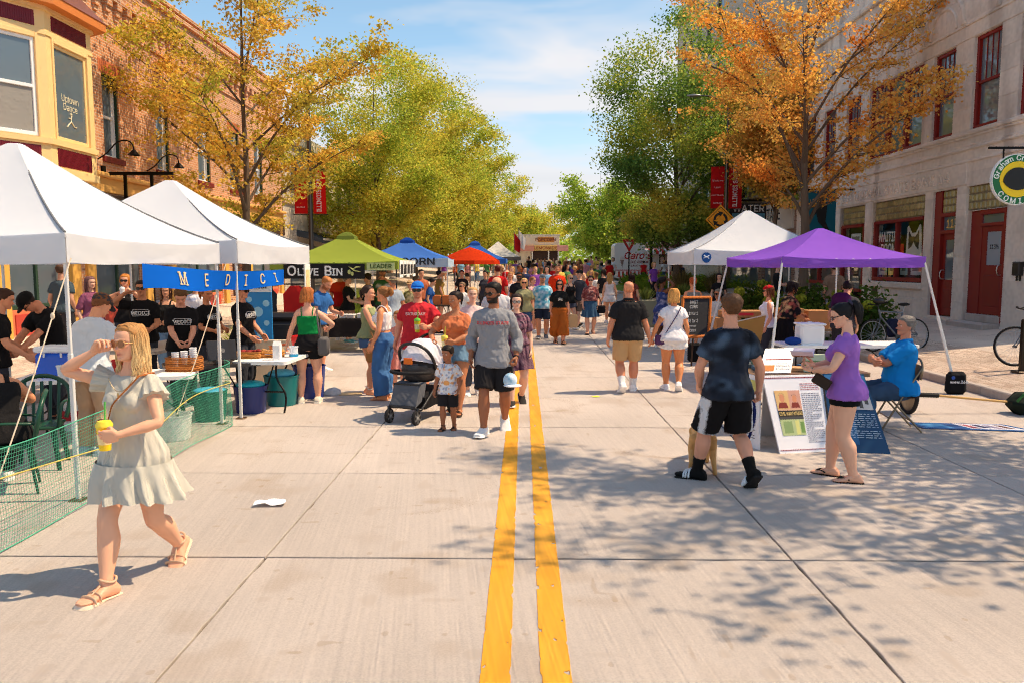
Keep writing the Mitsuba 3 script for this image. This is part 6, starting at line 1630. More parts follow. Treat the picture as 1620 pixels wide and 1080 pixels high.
def face_shape(v,fem=0.0,jaw=1.0):
 """Nose, eye sockets, lips and chin pushed out of the plain head."""
 v = v.copy()
 front = v[:,1] > 0.05
 d = np.zeros(len(v))
 for z,w,a in ((.475,.028,.035),(.43,.034,.06),(.385,.042,.10),(.345,.052,.135),(.315,.05,.085)):
  d += a * 0.62 * G3(v * [1,0,1],(0,0,z),(w,1,.028))
 d += 0.055 * G3(v * [1,0,1],(0,0,.565),(.16,1,.03))
 for s in (-1,1):
  d -= 0.055 * G3(v * [1,0,1],(s * .135,0,.49),(.062,1,.035))
  d += 0.022 * G3(v * [1,0,1],(s * .19,0,.40),(.06,1,.05))
  d += 0.03 * G3(v * [1,0,1],(s * .055,0,.325),(.025,1,.022))
  d -= 0.02 * G3(v * [1,0,1],(s * .11,0,.19),(.03,1,.03))
 d += 0.036 * G3(v * [1,0,1],(0,0,.225),(.075,1,.016)) + 0.04 * G3(v * [1,0,1],(0,0,.175),(.062,1,.018))
 d -= 0.018 * G3(v * [1,0,1],(0,0,.20),(.08,1,.008))
 d -= 0.02 * G3(v * [1,0,1],(0,0,.125),(.09,1,.018))
 d += 0.03 * G3(v * [1,0,1],(0,0,.06),(.085,1,.035))
 v[:,1] += np.where(front,d,0)
 low = np.clip((0.36 - v[:,2]) / 0.36,0,1)
 v[:,0] *= 1 - (0.10 * fem - 0.10 * (jaw - 1)) * low
 return v
def hull_chain(pts,r,q=6):
 out = []
 for i in range(len(pts) - 1):
  s = [m3.Manifold.sphere(float(r[k]),q).translate([float(x) for x in pts[k]]) for k in (i,i + 1)]
  out.append(m3.Manifold.batch_hull(s))
 return out
HANDS = {}
def hand(pose,lod):
 """A right hand of length 1: wrist at the origin, fingers to +z, palm facing +y, thumb on -x... returned as a mesh."""
 key = (pose,min(lod,2))
 if key in HANDS:
  return HANDS[key]
 q = 8 if lod == 0 else 5
 curl = {'relax': (18,26,18),'grip': (52,68,40),'pinch': (58,50,25),'flat': (6,8,5),'fist': (80,90,50),'hold': (30,45,30)}[pose]
 parts = []
 palm = [m3.Manifold.sphere(rr,q).translate(p) for rr,p in ((.115,[-.13,0,.08]),(.11,[.12,0,.08]),(.085,[-.19,0,.44]),(.075,[.18,0,.40]),(.09,[0,.0,.46]))]
 parts.append(m3.Manifold.batch_hull(palm))
 for i,(x,z,L,r) in enumerate(((-.17,.46,.44,.058),(-.055,.48,.49,.06),(.06,.47,.46,.057),(.165,.42,.36,.05))):
  a,p = 0.0,np.array([x,0.0,z])
  pts,rr = [p],[r * 1.08]
  spread = (x * 0.25)
  for k,(part,c) in enumerate(zip((.46,.30,.24),curl)):
   a += math.radians(c * (1.0 + 0.10 * (i - 1)))
   p = p + L * part * np.array([spread * math.cos(a),math.sin(a),math.cos(a)])
   pts.append(p)
   rr.append(r * (1.0 - .12 * (k + 1)))
  parts += hull_chain(pts,rr,q)
 th = {'relax': [(-.15,.05,.12),(-.27,.13,.30),(-.29,.20,.46),(-.27,.25,.58)],'flat': [(-.15,.03,.12),(-.33,.06,.28),(-.40,.10,.44),(-.43,.12,.55)]}.get(
  pose,[(-.15,.06,.12),(-.26,.19,.27),(-.20,.31,.42),(-.12,.38,.52)])
 parts += hull_chain(th,[.085,.075,.064,.054],q)
 m = m3.Manifold.batch_boolean(parts,m3.OpType.Add)
 if lod == 0:
  m = m.refine_to_length(0.06)
  k = smooth_mesh(fromman(m),3)
 else:
  k = fromman(m)
 HANDS[key] = k
 return k
FOOT = np.array([[-.052,.014,-.020,-.036],[-.046,.021,-.004,-.039],[-.030,.0265,.012,-.040],[-.005,.0265,.020,-.040],[.020,.0265,.006,-.039],[.050,.030,-.012,-.039],[.078,.0315,-.022,-.040],[.098,.0255,-.026,-.039],[.110,.013,-.030,-.037]])
def foot_mesh(dw=0.0,dz=0.0,n=12,toe=0.0):
 rings = []
 for y,w,zt,zb in FOOT:
  ang = np.arange(n) * 2 * np.pi / n
  zc,zr = (zt + zb) / 2,(zt - zb) / 2
  x = (w + dw) * np.sign(np.cos(ang)) * np.abs(np.cos(ang)) ** .7
  z = zc + (zr + dz) * np.sign(np.sin(ang)) * np.abs(np.sin(ang)) ** .8
  z = np.maximum(z,-.0405 - dz * 0)
  yy = y + (dw if y > .05 else -dw if y < -.03 else 0) * 1.2
  rings.append(np.stack([x + 0.006 * max(y,0) / .1,x * 0 + yy,z],1))
 return loft(rings)
def two_bone(a,target,l1,l2,hint):
 d = np.asarray(target,float) - a
 L = np.linalg.norm(d)
 if L > 0.998 * (l1 + l2):
  d *= 0.998 * (l1 + l2) / L
  L = 0.998 * (l1 + l2)
 L = max(L,abs(l1 - l2) + 1e-4)
 u = d / np.linalg.norm(d)
 x = (l1 * l1 - l2 * l2 + L * L) / (2 * L)
 h = math.sqrt(max(l1 * l1 - x * x,0))
 p = np.asarray(hint,float) - u * (np.asarray(hint,float) @ u)
 p /= np.linalg.norm(p) + 1e-9
 return a + u * x + p * h,a + u * L
class Person:
 """A posed skeleton in units of the body height; local x right, y forward, z up."""
 def __init__(s,key,label,x,y,h,face,sex='m',skin=(196,142,108),lod=1,wt=1.0,belly=0.0,head_k=1.0,group=None,
     lean=0,side=0,twist=0,pelvis=(0,0,0),hd=(0,0,0),LF=(-.055,.0,0,6),RF=(.055,.0,0,6),LA=None,RA=None,LAh=(-.5,-1,-.1),RAh=(.5,-1,-.1),
     Lhand='relax',Rhand='relax',Ldir=None,Rdir=None,Lpalm=None,Rpalm=None,knee_out=0.18,Kh=None,bare=True,shade=0,z0=None,sit=None,jaw=1.0):
  s.key = thing(key,label,'person',group)
  s.h,s.lod,s.sex,s.wt = h,lod,sex,wt
  s.bmul = 1.0 + 0.0
  s.belly = belly
  s.R = rotz(-face)
  s.o = np.array([x,y,gz(y) if z0 is None else z0])
  s.skin = C(*skin) if not isinstance(skin,np.ndarray) else skin
  s.fem = 1.0 if sex == 'f' else 0.0
  s.lean,s.side,s.twist = (math.radians(k) for k in (lean,side,twist))
  s.head_k,s.hd = head_k,hd
  s.jaw = jaw
  hipx = .054 if sex == 'f' else .050
  s.pel = np.array(pelvis,float)
  s.n = {0: 20,1: 14,2: 9}[lod]
  # pelvis height from the feet
  s.hip0 = {}
  feet = {}
  for sg,F_ in ((-1,LF),(1,RF)):
   fx,fy,pitch,out = F_[:4]
   lift = F_[4] if len(F_) > 4 else 0.0
   pr = math.radians(pitch)
   # heel up: the foot turns about its ball
   ball = np.array([0,.075,-.040])
   rx = np.array([[1,0,0],[0,math.cos(pr),math.sin(pr)],[0,-math.sin(pr),math.cos(pr)]])
   fr = rotz(-sg * out) @ rx
   ank = np.array([fx,fy,.040 + lift]) + rotz(-sg * out) @ (ball - rx @ ball) * (1 if pitch > 0 else 0)
   if pitch < 0:
    heel = np.array([0,-.045,-.040])
    ank = np.array([fx,fy,.040 + lift]) + rotz(-sg * out) @ (heel - rx @ heel)
   feet[sg] = (ank,fr)
  L = .2335
  zs = []
  for sg in (-1,1):
   hx = sg * hipx * wt ** .5
   dxy = np.hypot(feet[sg][0][0] - hx - s.pel[0],feet[sg][0][1] - s.pel[1])
   zs.append(feet[sg][0][2] + math.sqrt(max((2 * L * .992) ** 2 - dxy ** 2,.02)))
  s.dz = min(zs) - .502 + s.pel[2] if sit is None else sit / h - .475
  s.pv = np.array([s.pel[0],s.pel[1],s.dz])
  s.legs,s.feet = {},feet
  for sg in (-1,1):
   hip = s.tor(np.array([[sg * hipx * wt ** .5,0,.502]]))[0]
   hint = np.array([sg * knee_out,1,0.15]) if Kh is None else np.array(Kh[0 if sg < 0 else 1],float)
   kn,an = two_bone(hip,feet[sg][0],L,L,hint)
   s.legs[sg] = (hip,kn,an)
  s.arms = {}
  shx = .098 if sex != 'f' else .086
  shx *= wt ** .35
  for sg,A,hint,hp,hdir,palm in ((-1,LA,LAh,Lhand,Ldir,Lpalm),(1,RA,RAh,Rhand,Rdir,Rpalm)):
   sh = s.tor(np.array([[sg * (shx - .006),-.004,.784]]))[0]
   if A is None:
    A = s.tor(np.array([[sg * (.128 + .05 * (wt - 1) + .05 * belly),.03,.49]]))[0]
   el,wr = two_bone(sh,np.array(A,float),.168,.148,hint)
   fd = (wr - el) / np.linalg.norm(wr - el)
   z = fd if hdir is None else np.array(hdir,float) / np.linalg.norm(hdir)
   pl = np.array([-sg,.25,0]) if palm is None else np.array(palm,float)
   pl = pl - z * (pl @ z)
   pl /= np.linalg.norm(pl) + 1e-9
   s.arms[sg] = (sh,el,wr,np.stack([np.cross(pl,z),pl,z],1),hp)
  # head frame
  yaw,pit,rol = (math.radians(k) for k in hd)
  base = s.tor_frame(.86)
  rz_,rx_ = rotz(-hd[0]),np.array([[1,0,0],[0,math.cos(pit),-math.sin(pit)],[0,math.sin(pit),math.cos(pit)]])
  ry_ = np.array([[math.cos(rol),0,math.sin(rol)],[0,1,0],[-math.sin(rol),0,math.cos(rol)]])
  s.hR = base @ rz_ @ rx_ @ ry_
  s.ho = s.tor(np.array([[0,0,.872]]))[0]
  s.hs = .130 * head_k
  s.parts = []
 # ---- torso map
 def tor(s,p):
  p = np.asarray(p,float)
  t = np.clip((p[:,2] - .53) / .30,-.2,1.25)
  out = np.empty_like(p)
  # integrate a bending spine
  zz = np.linspace(0,1.25,26)
  ang,sd = s.lean * np.minimum(zz,1) ** .7,s.side * np.minimum(zz,1)
  st = .30 * (zz[1] - zz[0])
  cy = np.r_[0,np.cumsum(np.sin(ang[:-1]) * st)]
  cx = np.r_[0,np.cumsum(np.sin(sd[:-1]) * st)]
  cz = np.r_[0,np.cumsum(np.cos(ang[:-1]) * np.cos(sd[:-1]) * st)]
  tp = np.maximum(t,0)
  a,b,w = np.interp(tp,zz,ang),np.interp(tp,zz,sd),s.twist * np.clip(tp,0,1)
  X,Y = p[:,0] * np.cos(w) + p[:,1] * np.sin(w),-p[:,0] * np.sin(w) + p[:,1] * np.cos(w)
  rest = np.where(t < 0,p[:,2] - .53,(p[:,2] - .53) - tp * .30)
  out[:,0] = np.interp(tp,zz,cx) + X * np.cos(b)
  out[:,1] = np.interp(tp,zz,cy) + Y * np.cos(a) + rest * np.sin(a)
  out[:,2] = .53 + np.interp(tp,zz,cz) - Y * np.sin(a) - X * np.sin(b) + rest
  return out + s.pv
 def tor_frame(s,z):
  e = 1e-3
  o = s.tor(np.array([[0,0,z],[e,0,z],[0,e,z],[0,0,z + e]]))
  x,y = o[1] - o[0],o[2] - o[0]
  x /= np.linalg.norm(x)
  y -= x * (x @ y)
  y /= np.linalg.norm(y)
  return np.stack([x,y,np.cross(x,y)],1)
 def ring_dims(s,z,clothed=False):
  a,bf,bb = interp_rows(BODY[s.sex],np.clip(z,.455 if not clothed else .515,.905)).T
  k = np.clip((.84 - z) / .06,0,1)
  w = 1 + (s.wt - 1) * k
  bel = s.belly * np.exp(-((z - .60) / .075) ** 2)
  return a * w + .25 * bel * .1,bf * w + bel * .1,bb * (1 + (s.wt - 1) * .6 * k)
 def torso_rings(s,zs,infl=0.0,n=None,clothed=False):
  n = n or s.n
  zs = np.asarray(zs,float)
  a,bf,bb = s.ring_dims(zs,clothed)
  infl = np.broadcast_to(infl,zs.shape)
  ang = np.arange(n) * 2 * np.pi / n
  R = []
  for k,z in enumerate(zs):
   e = .86
   c,sn = np.cos(ang),np.sin(ang)
   x = (a[k] + infl[k]) * np.sign(c) * np.abs(c) ** e
   y = np.where(sn > 0,(bf[k] + infl[k]),(bb[k] + infl[k])) * np.sign(sn) * np.abs(sn) ** e
   y = y - .008 * np.clip((z - .80) / .05,0,1) + 0 * z
   R.append(np.stack([x,y,x * 0 + z],1))
  return np.array(R)
 def torso(s,zs,infl=0.0,clothed=False):
  R = s.torso_rings(zs,infl,clothed=clothed)
  return loft(s.tor(R.reshape(-1,3)).reshape(R.shape))
 def limb(s,joints,ts,radii,off=None):
  """A tapered limb along a, b, c; t from 0 (a) over 1 (b) to 2 (c)."""
  a,b,c = joints
  u,w = (b - a) / np.linalg.norm(b - a),(c - b) / np.linalg.norm(c - b)
  rings = []
  ang = np.arange(s.n if s.lod else 16) * 2 * np.pi / (s.n if s.lod else 16)
  ref = np.array([0,1.0,0.0]) if abs(u[1]) < .8 else np.array([0,0,1.0])
  for i,(t,r) in enumerate(zip(ts,radii)):
   p = a + (b - a) * t if t <= 1 else b + (c - b) * (t - 1)
   k = np.clip((t - .8) / .4,0,1)
   d = u * (1 - k) + w * k
   d /= np.linalg.norm(d)
   x = np.cross(d,ref)
   x /= np.linalg.norm(x)
   y = np.cross(x,d)
   rx,ry = (r,r) if np.isscalar(r) else r
   o = 0 if off is None else off[i]
   rings.append(p + y * o + rx * np.cos(ang)[:,None] * x + ry * np.sin(ang)[:,None] * y)
  return loft(rings)
 def leg(s,sg,t0=0.0,t1=2.0,infl=0.0,infl1=None,cut=False):
  w = 1 + (s.wt - 1) * .75
  f = 1.05 if s.sex == 'f' else 1.0
  tt = np.array([-.08,.12,.35,.6,.8,.93,1.04,1.15,1.3,1.45,1.65,1.85,2.0])
  rr = np.array([.058,.060,.055,.047,.040,.0365,.0355,.037,.0405,.038,.030,.0235,.023]) * w * f
  of = np.array([0,0,0,0,0,.001,.001,-.004,-.010,-.008,-.004,0,0])
  ts = np.r_[t0,tt[(tt > t0 + .02) & (tt < t1 - .02)],t1]
  i1 = infl if infl1 is None else infl1
  inf = infl + (i1 - infl) * (ts - t0) / max(t1 - t0,1e-6)
  return s.limb(s.legs[sg],ts,np.interp(ts,tt,rr) + inf,np.interp(ts,tt,of))
 def arm(s,sg,t0=0.0,t1=2.0,infl=0.0,infl1=None):
  w = 1 + (s.wt - 1) * .7
  f = .88 if s.sex == 'f' else 1.0
  tt = np.array([-.05,.08,.25,.5,.75,.92,1.05,1.25,1.5,1.8,2.0])
  rr = np.array([.028,.033,.033,.0295,.0265,.0245,.0245,.0265,.0225,.0165,.0155]) * w * f
  ts = np.r_[t0,tt[(tt > t0 + .02) & (tt < t1 - .02)],t1]
  i1 = infl if infl1 is None else infl1
  inf = infl + (i1 - infl) * (ts - t0) / max(t1 - t0,1e-6)
  return s.limb(s.arms[sg][:3],ts,np.interp(ts,tt,rr) + inf)
 def trap(s,g,r):
  a = s.tor(np.array([[g * .028,-.008,.822 - (r - .02)]]))[0]
  b = s.arms[g][0]
  rb = .027 * (1 if s.fem else 1.1) + (r - .02)
  q = 8
  return fromman(m3.Manifold.batch_hull([m3.Manifold.sphere(r,q).translate([float(x) for x in a]),m3.Manifold.sphere(rb,q).translate([float(x) for x in b])]))
 # ---- placing finished meshes
 def world(s,m):
  return M((m.v * s.h) @ s.R.T + s.o,m.f,m.c)
 def put(s,part,m,bsdf,col=None,smooth=True,label=None):
  if col is not None:
   m = M(m.v,m.f,col)
  put(f'{s.key}__{part}',s.world(m),bsdf,smooth,label=label)
 def head_pts(s,v):
  return (np.asarray(v) * s.hs) @ s.hR.T + s.ho
 def unhead(s,v):
  return ((v - s.ho) @ s.hR) / s.hs
 def knit(s,ms,edge=None,it=6,wr=0.0,fold=None):
  """Union, remesh, smooth, and for cloth wrinkle."""
  m = union(ms)
  e = edge or {0: .011,1: .022,2: .05}[s.lod]
  if s.lod < 2:
   m = m.refine_to_length(e)
   k = smooth_mesh(fromman(m),it)
  else:
   k = fromman(m)
  if wr and s.lod < 2:
   n = vnormals(k.v,k.f)
   sd = abs(hash(s.key)) % 1
   q = k.v * [22,22,13] + len(s.key) * 1.7 + s.o[0]
   d = meshkit.fbm(q,3) - .5
   q2 = k.v * [42,42,9] + s.o[1]
   d2 = np.abs(meshkit.noise(q2 + 2.5 * meshkit.noise(k.v * 15)[:,None]) - .5)
   q3 = k.v * [60,60,26] + 5
   d3 = np.abs(meshkit.noise(q3 + 3 * meshkit.noise(k.v * 12 + 4)[:,None]) - .5)
   k = M(k.v + n * (wr * (2.0 * d - 2.0 * (d2 - .25) - 1.0 * (d3 - .25)))[:,None],k.f)
  return k
 def add(s,part,*a,**k):
  s.put(part,*a,**k)
  return s
 # ---- body
 def body(s,lips=None,brow=(60,42,30),beard=0,beardcol=(30,22,18),feet=True,stub=None,eyes=True):
  z = BODY[s.sex][:,0]
  z = np.r_[.455,.485,.52,.56,.60,.64,.68,.71,.735,.76,.782,.80,.816,.832,.846,.87,.905] if s.lod < 2 else np.r_[.46,.5,.55,.62,.70,.76,.80,.82,.84,.87,.9]
  parts = [s.torso(z)] + [s.leg(g) for g in (-1,1)] + [s.arm(g) for g in (-1,1)]
  if s.lod < 2:
   parts += [ball(*s.legs[g][2],.024,n=6) for g in (-1,1)] + [ball(*(s.arms[g][0]),.030 * (.9 if s.fem else 1.08),n=6) for g in (-1,1)]
   parts += [s.trap(g,.020) for g in (-1,1)]
   if s.fem:
    zb = .722
    a_,bf_,bb_ = s.ring_dims(np.array([zb]))
    for g in (-1,1):
     parts.append(ball(*s.tor(np.array([[g * .042 * s.wt,bf_[0] - .028,zb]]))[0],.036 * s.wt,n=7))
  k = s.knit(parts)
  more = []
  nh,kh = {0: (44,40),1: (26,24),2: (12,9)}[s.lod]
  hb = head_base(nh,kh)
  hb.v = face_shape(hb.v,s.fem,s.jaw)
  hb.v = s.head_pts(hb.v)
  more.append(hb)
  for g in (-1,1):
   if s.lod < 2:
    e = ball(0,0,0,.03,.075,.115,n=7 if s.lod == 0 else 5)
    e = e.rot('z',g * 22).mv(g * .325,-.04,.43)
    e.v = s.head_pts(e.v)
    more.append(e)
   sh,el,wr,Rm,hp = s.arms[g]
   hm = hand(hp,s.lod)
   if g < 0:
    hm = hm.sc(-1,1,1)
   hl = .104 * (.95 if s.fem else 1.0) * s.head_k ** .5
   more.append(hm.sc(hl).tf(Rm,wr - Rm[:,2] * .008))
   if feet:
    fm = foot_mesh(n=10)
    an,fr = s.feet[g]
    more.append(fm.sc(g,1,1).tf(fr,s.legs[g][2]))
  m = fromman(union([k] + more))
  # colour: skin with lips, brows and, where there is one, a beard
  q = s.unhead(m.v)
  c = np.tile(s.skin,(len(m.v),1))
  onhead = (q[:,2] > -.05) & (np.abs(q[:,0]) < .42) & (q[:,2] < 1.2) & (np.abs(q[:,1]) < .8)
  fr_ = onhead & (q[:,1] > .18)
  mottled = 1 + .10 * (meshkit.fbm(m.v * 26,3,4)[:,None] - .5)
  c = c * mottled
  def tint(mask,col,w):
   nonlocal c
   w = np.clip(w,0,1) * mask
   c = c * (1 - w[:,None]) + np.asarray(col) * w[:,None]
  blush = s.skin * [1.0,.74,.70]
  for g in (-1,1):
   tint(fr_,blush,.55 * G3(q * [1,0,1],(g * .18,0,.36),(.08,1,.07)))
  tint(fr_,blush,.5 * G3(q * [1,0,1],(0,0,.34),(.05,1,.05)))
  if beard:
   bz = np.clip((.31 - q[:,2] + .6 * np.clip(.24 - q[:,1],0,.4) * (q[:,2] < .45)) / .05,0,1)
   mo = 1.0 - 1.0 * G3(q * [1,0,1],(0,0,.195),(.075,1,.022))
   must = G3(q * [1,0,1],(0,0,.265),(.12,1,.03)) * 1.3
   w = np.maximum(bz * (q[:,1] > -.06),must * fr_) * mo * (1 if beard == 'm' else beard)
   if beard == 'm':
    w = must
   tint(onhead & (q[:,1] > -.1) & (q[:,2] > -.02) & (q[:,2] < .42),C(*beardcol),w)
  lipc = (s.skin * [.78,.42,.42]) if lips is None else C(*lips)
  lz = (q[:,2] - .198) / .034
  tint(fr_,lipc,1.25 * np.exp(-.5 * (lz ** 2) - .5 * (q[:,0] / .085) ** 2) - .25)
  for g in (-1,1):
   bx = q[:,0] - g * .14
   tint(fr_,C(*brow),1.5 * np.exp(-.5 * (bx / .062) ** 2 - .5 * ((q[:,2] - .568 + .35 * bx * bx) / .013) ** 2) - .15)
   if eyes and s.lod > 0:
    tint(fr_,C(46,32,26),1.3 * np.exp(-.5 * (bx / .034) ** 2 - .5 * ((q[:,2] - .492) / .016) ** 2) - .1)
  m.c = c
  s.put('body',m,'skin')
  if eyes and s.lod == 0:
   for g in (-1,1):
    for rr,dy,cc,nm in ((.052,0,(235,228,220),'eye'),(.026,.031,(74,92,92) if s.fem else (52,36,26),'eye__iris')):
     e = ball(0,0,0,rr,rr,rr * .8,n=7).mv(g * .132,.315 + dy,.49)
     e.v = s.head_pts(e.v)
     if nm == 'eye':
      s.put('eye',e,'gloss',C(*cc))
      last = [k2 for k2 in scene if k2.startswith(s.key + '__eye')][-1]
     else:
      put(last + '__iris',s.world(e).col(C(*cc)),'gloss',True)
  return s
 # ---- hair
 def scalp(s,fn,col,part='hair',noise=.05,freq=11.0,bsdf='hair',var=.35,label=None,res=None):
  """The head's own surface, lifted where fn(q) > 0 (in head heights), sunk elsewhere."""
  nh,kh = res or {0: (56,50),1: (28,26),2: (12,10)}[s.lod]
  hb = head_base(nh,kh)
  q = hb.v
  n = vnormals(q,hb.f)
  t = fn(q)
  sd = len(s.key) * .37 + s.o[0]
  nz = meshkit.fbm(q * freq + sd,3,2) - .5
  v = q + n * np.where(t > 0,t + noise * nz * np.clip(t / .03,0,1),t)[:,None]
  st = meshkit.fbm(q * [34,34,5] + sd,3,7)
  cc = C(*col) * (1 - var + 2 * var * st[:,None])
  s.put(part,M(s.head_pts(v),hb.f,cc),bsdf,label=label)
  return s
 @staticmethod
 def hairline(q,front=.80,side=.46,nape=.22,thick=.05,top=.06):
  """Thickness of cropped hair."""
  y = q[:,1]
  line = np.interp(y,[-.45,-.18,-.10,.0,.10,.16,.26,.42],[nape,nape + .08,side - .02,side,side + .06,.66,front - .03,front])
  k = np.clip((q[:,2] - line) / .05,-1,1)
  t = thick + (top - thick) * np.clip((q[:,2] - .6) / .3,0,1)
  return np.where(k > 0,t * np.minimum(k * 1.6,1),.05 * k)
 def short(s,col,thick=.035,top=.06,front=.80,**k):
  k = {'noise': .075,'freq': 13.0,'var': .5,**({'res': (72,60)} if s.lod == 0 else {}),**k}
  return s.scalp(lambda q: s.hairline(q,front=front,thick=thick,top=top),col,**k)
 def tail(s,pts,radii,col,part='hair',n=10,locks=5):
  """A hanging switch of hair from head-frame points (in head heights)."""
  r = np.random.default_rng(len(s.key) + int(1000 * abs(s.o[0])))
  out = []
  p0 = np.asarray(pts,float)
  for i in range(locks if s.lod < 2 else 1):
   off = r.normal(0,.35,2) * (i > 0)
   p = spline(p0,12 if s.lod < 2 else 6)
   rad = np.interp(np.linspace(0,1,len(p)),np.linspace(0,1,len(radii)),radii)
   p = p + np.c_[off[0] * rad,off[1] * rad,0 * rad] + .02 * np.c_[np.sin(np.arange(len(p)) * .9 + i),np.cos(np.arange(len(p)) * 1.1 + i),0 * rad]
   out.append(tube(s.head_pts(p),rad * s.hs * (1 if i == 0 else .62),n if s.lod == 0 else 6).col(C(*col) * r.uniform(.7,1.25)))
  s.put(part,cat(out),'hair')
  return s
 def locks(s,col,length=1.0,count=150,spread=.02,wave=.025,part='hair',width=.034,seed=1,front=True,col2=None,body=0.0):
  """Long hair: tapering strands rooted along the parting, hanging round the face and down the back."""
  r = np.random.default_rng(seed)
  out = []
  count = count if s.lod == 0 else count // 3 if s.lod == 1 else 14
  if s.lod == 1:
   width *= 1.5
  if s.lod == 2:
   width *= 2.4
  for i in range(count):
   side = 1 if i % 2 else -1
   u = r.uniform(0,1)
   ang = math.radians(np.interp(u,[0,1],[48 if front else 80,180])) * side
   dx,dy = math.sin(ang),math.cos(ang)
   sh = r.uniform(-.03,.035)
   ry = np.interp(abs(ang),[.8,3.14],[.20,-.30]) + r.normal(0,.04)
   root = np.array([.02 * side,ry,np.interp(ry,[-.4,-.05,.3],[.90,1.0,.97])])
   crown = np.array([dx * .20,ry * .55 + dy * .17 - .03,.985 + sh * .3])
   mid = np.array([dx * (.335 + sh + body),dy * .42 - .05,.76 + .05 * r.random()])
   low = np.array([dx * (.36 + sh + spread + body),dy * .43 - .07,.42])
   L = length * r.uniform(.80,1.06)
   end = np.array([dx * (.33 + sh + spread * 2 + .6 * body),dy * .42 - .09,.42 - .62 * L])
   end2 = np.array([dx * (.31 + sh + spread * 2) + r.normal(0,.03),dy * .44 - .08 + r.normal(0,.03),.42 - L])
   ns = 9 if s.lod == 0 else 5
   p = spline([root,crown,mid,low,end,end2],20 if s.lod == 0 else 10)
   ph = r.uniform(0,6)
   k = np.linspace(0,1,len(p))
   p = p + wave * (np.clip(k - .3,0,1) ** .7)[:,None] * np.c_[np.sin(13 * k + ph),np.cos(11 * k + ph),0 * k]
   w = width * r.uniform(.7,1.35) * np.interp(k,[0,.15,.7,1],[.8,1,1,.12])
   tb = tube(s.head_pts(p),w * s.hs,6 if s.lod == 0 else 5,flat=.75)
   g = r.uniform(.65,1.25)
   kk = np.r_[np.repeat(k,6 if s.lod == 0 else 5),0,1][:,None]
   cc = (C(*col) * (1 - kk) + C(*(col2 or col)) * kk) * g
   out.append(tb.col(cc))
  s.put(part,cat(out),'hair')
  return s
 def cap(s,col,brim=True,back=False,brimcol=None,front=None):
  nh,kh = {0: (40,30),1: (24,20),2: (12,10)}[s.lod]
  hb = head_base(nh,kh)
  q = hb.v
  n = vnormals(q,hb.f)
  line = np.interp(q[:,1],[-.45,.4],[.50,.68])
  k = np.clip((q[:,2] - line) / .03,-1,1)
  v = q + n * np.where(k > 0,.075 * k,.06 * k)[:,None]
  c = np.tile(C(*col),(len(v),1))
  if front is not None:
   c[q[:,1] > .05] = C(*front)
  s.put('cap',M(s.head_pts(v),hb.f,c),'cloth')
  if brim:
   a = np.linspace(-1.15,1.15,13)
   sg = -1 if back else 1
   inner = np.c_[.36 * np.sin(a),sg * (.36 * np.cos(a) + .03),.68 + 0 * a]
   outer = np.c_[.36 * np.sin(a),sg * (.36 * np.cos(a) + .05 + .34 * np.cos(a * .95) ** .7 * (np.cos(a * .95) > 0)),.665 - .03 * np.sin(a) ** 2 - .05 * np.cos(a)]
   up = [inner + [0,0,.015],outer + [0,0,.012],outer - [0,0,.012],inner - [0,0,.015]]
   P = np.stack(up,1)
   bm = loft(P)
   bm.v = s.head_pts(bm.v)
   s.put('cap__brim',bm,'cloth',C(*(brimcol or col)),40)
  return s
 def glasses(s,lens=(20,16,14),rim=(30,24,20),r=.115,part='sunglasses',gold=False):
  out,ln = [],[]
  for g in (-1,1):
   if s.lod < 2:
    a = np.linspace(0,2 * np.pi,21 if s.lod == 0 else 13)[:-1]
    ring = np.c_[g * .145 + r * 1.05 * np.cos(a),.445 - .05 * np.abs(np.cos(a) * 0 + (g * .145 + r * np.cos(a)) / .3) ** 2,.49 + r * .88 * np.sin(a)]
    ring[:,1] += .0
    out.append(tube(np.vstack([ring,ring[:2]]),.014,5,False))
    disc = loft([ring * 1.0 + [0,.004,0],(ring - ring.mean(0)) * .9 + ring.mean(0) + [0,.012,0],(ring - ring.mean(0)) * .9 + ring.mean(0) - [0,.006,0],ring - [0,.004,0]])
    ln.append(disc)
   else:
    ln.append(cbox(g * .14,.43,.49,.2,.05,.13))
   out.append(tube([[g * .25,.42,.51],[g * .335,.2,.51],[g * .345,-.06,.49]],.016,5))
  out.append(tube([[-.045,.455,.515],[0,.47,.525],[.045,.455,.515]],.014,5))
  for m in out + ln:
   m.v = s.head_pts(m.v)
  s.put(part,cat(out),'metal' if gold else 'plastic',C(*rim))
  fm = cat(ln)
  put(f'{s.key}__{part}__lens',s.world(fm).col(C(*lens)),'gloss',40)
  return s
 # ---- clothes
 def top(s,col,hem=.485,sleeve=.55,infl=.011,neck=.829,hem_infl=None,sl_infl=.012,wr=.006,part='shirt',fn=None):
  infl,sl_infl = .72 * infl + .001,.75 * sl_infl
  """A shirt from hem to neckline, with sleeves down to sleeve (0 shoulder, 1 elbow, 2 wrist)."""
  zs = np.unique(np.r_[hem,np.arange(hem + .03,min(neck,.80),.035),np.linspace(.795,.828,4)[np.linspace(.795,.828,4) < neck - .004],neck])
  infs = np.full(len(zs),infl)
  hi = hem_infl if hem_infl is not None else infl + .022
  infs += (hi - infl) * np.clip((hem + .13 - zs) / .10,0,1)
  infs = np.where(zs > .81,np.minimum(infs,.007),infs)
  parts = [s.torso(zs,infs,True)]
  if s.fem and s.lod < 2:
   a_,bf_,bb_ = s.ring_dims(np.array([.722]))
   for g in (-1,1):
    parts.append(ball(*s.tor(np.array([[g * .040 * s.wt,bf_[0] - .026,.722]]))[0],.036 * s.wt + infl * .8,n=8))
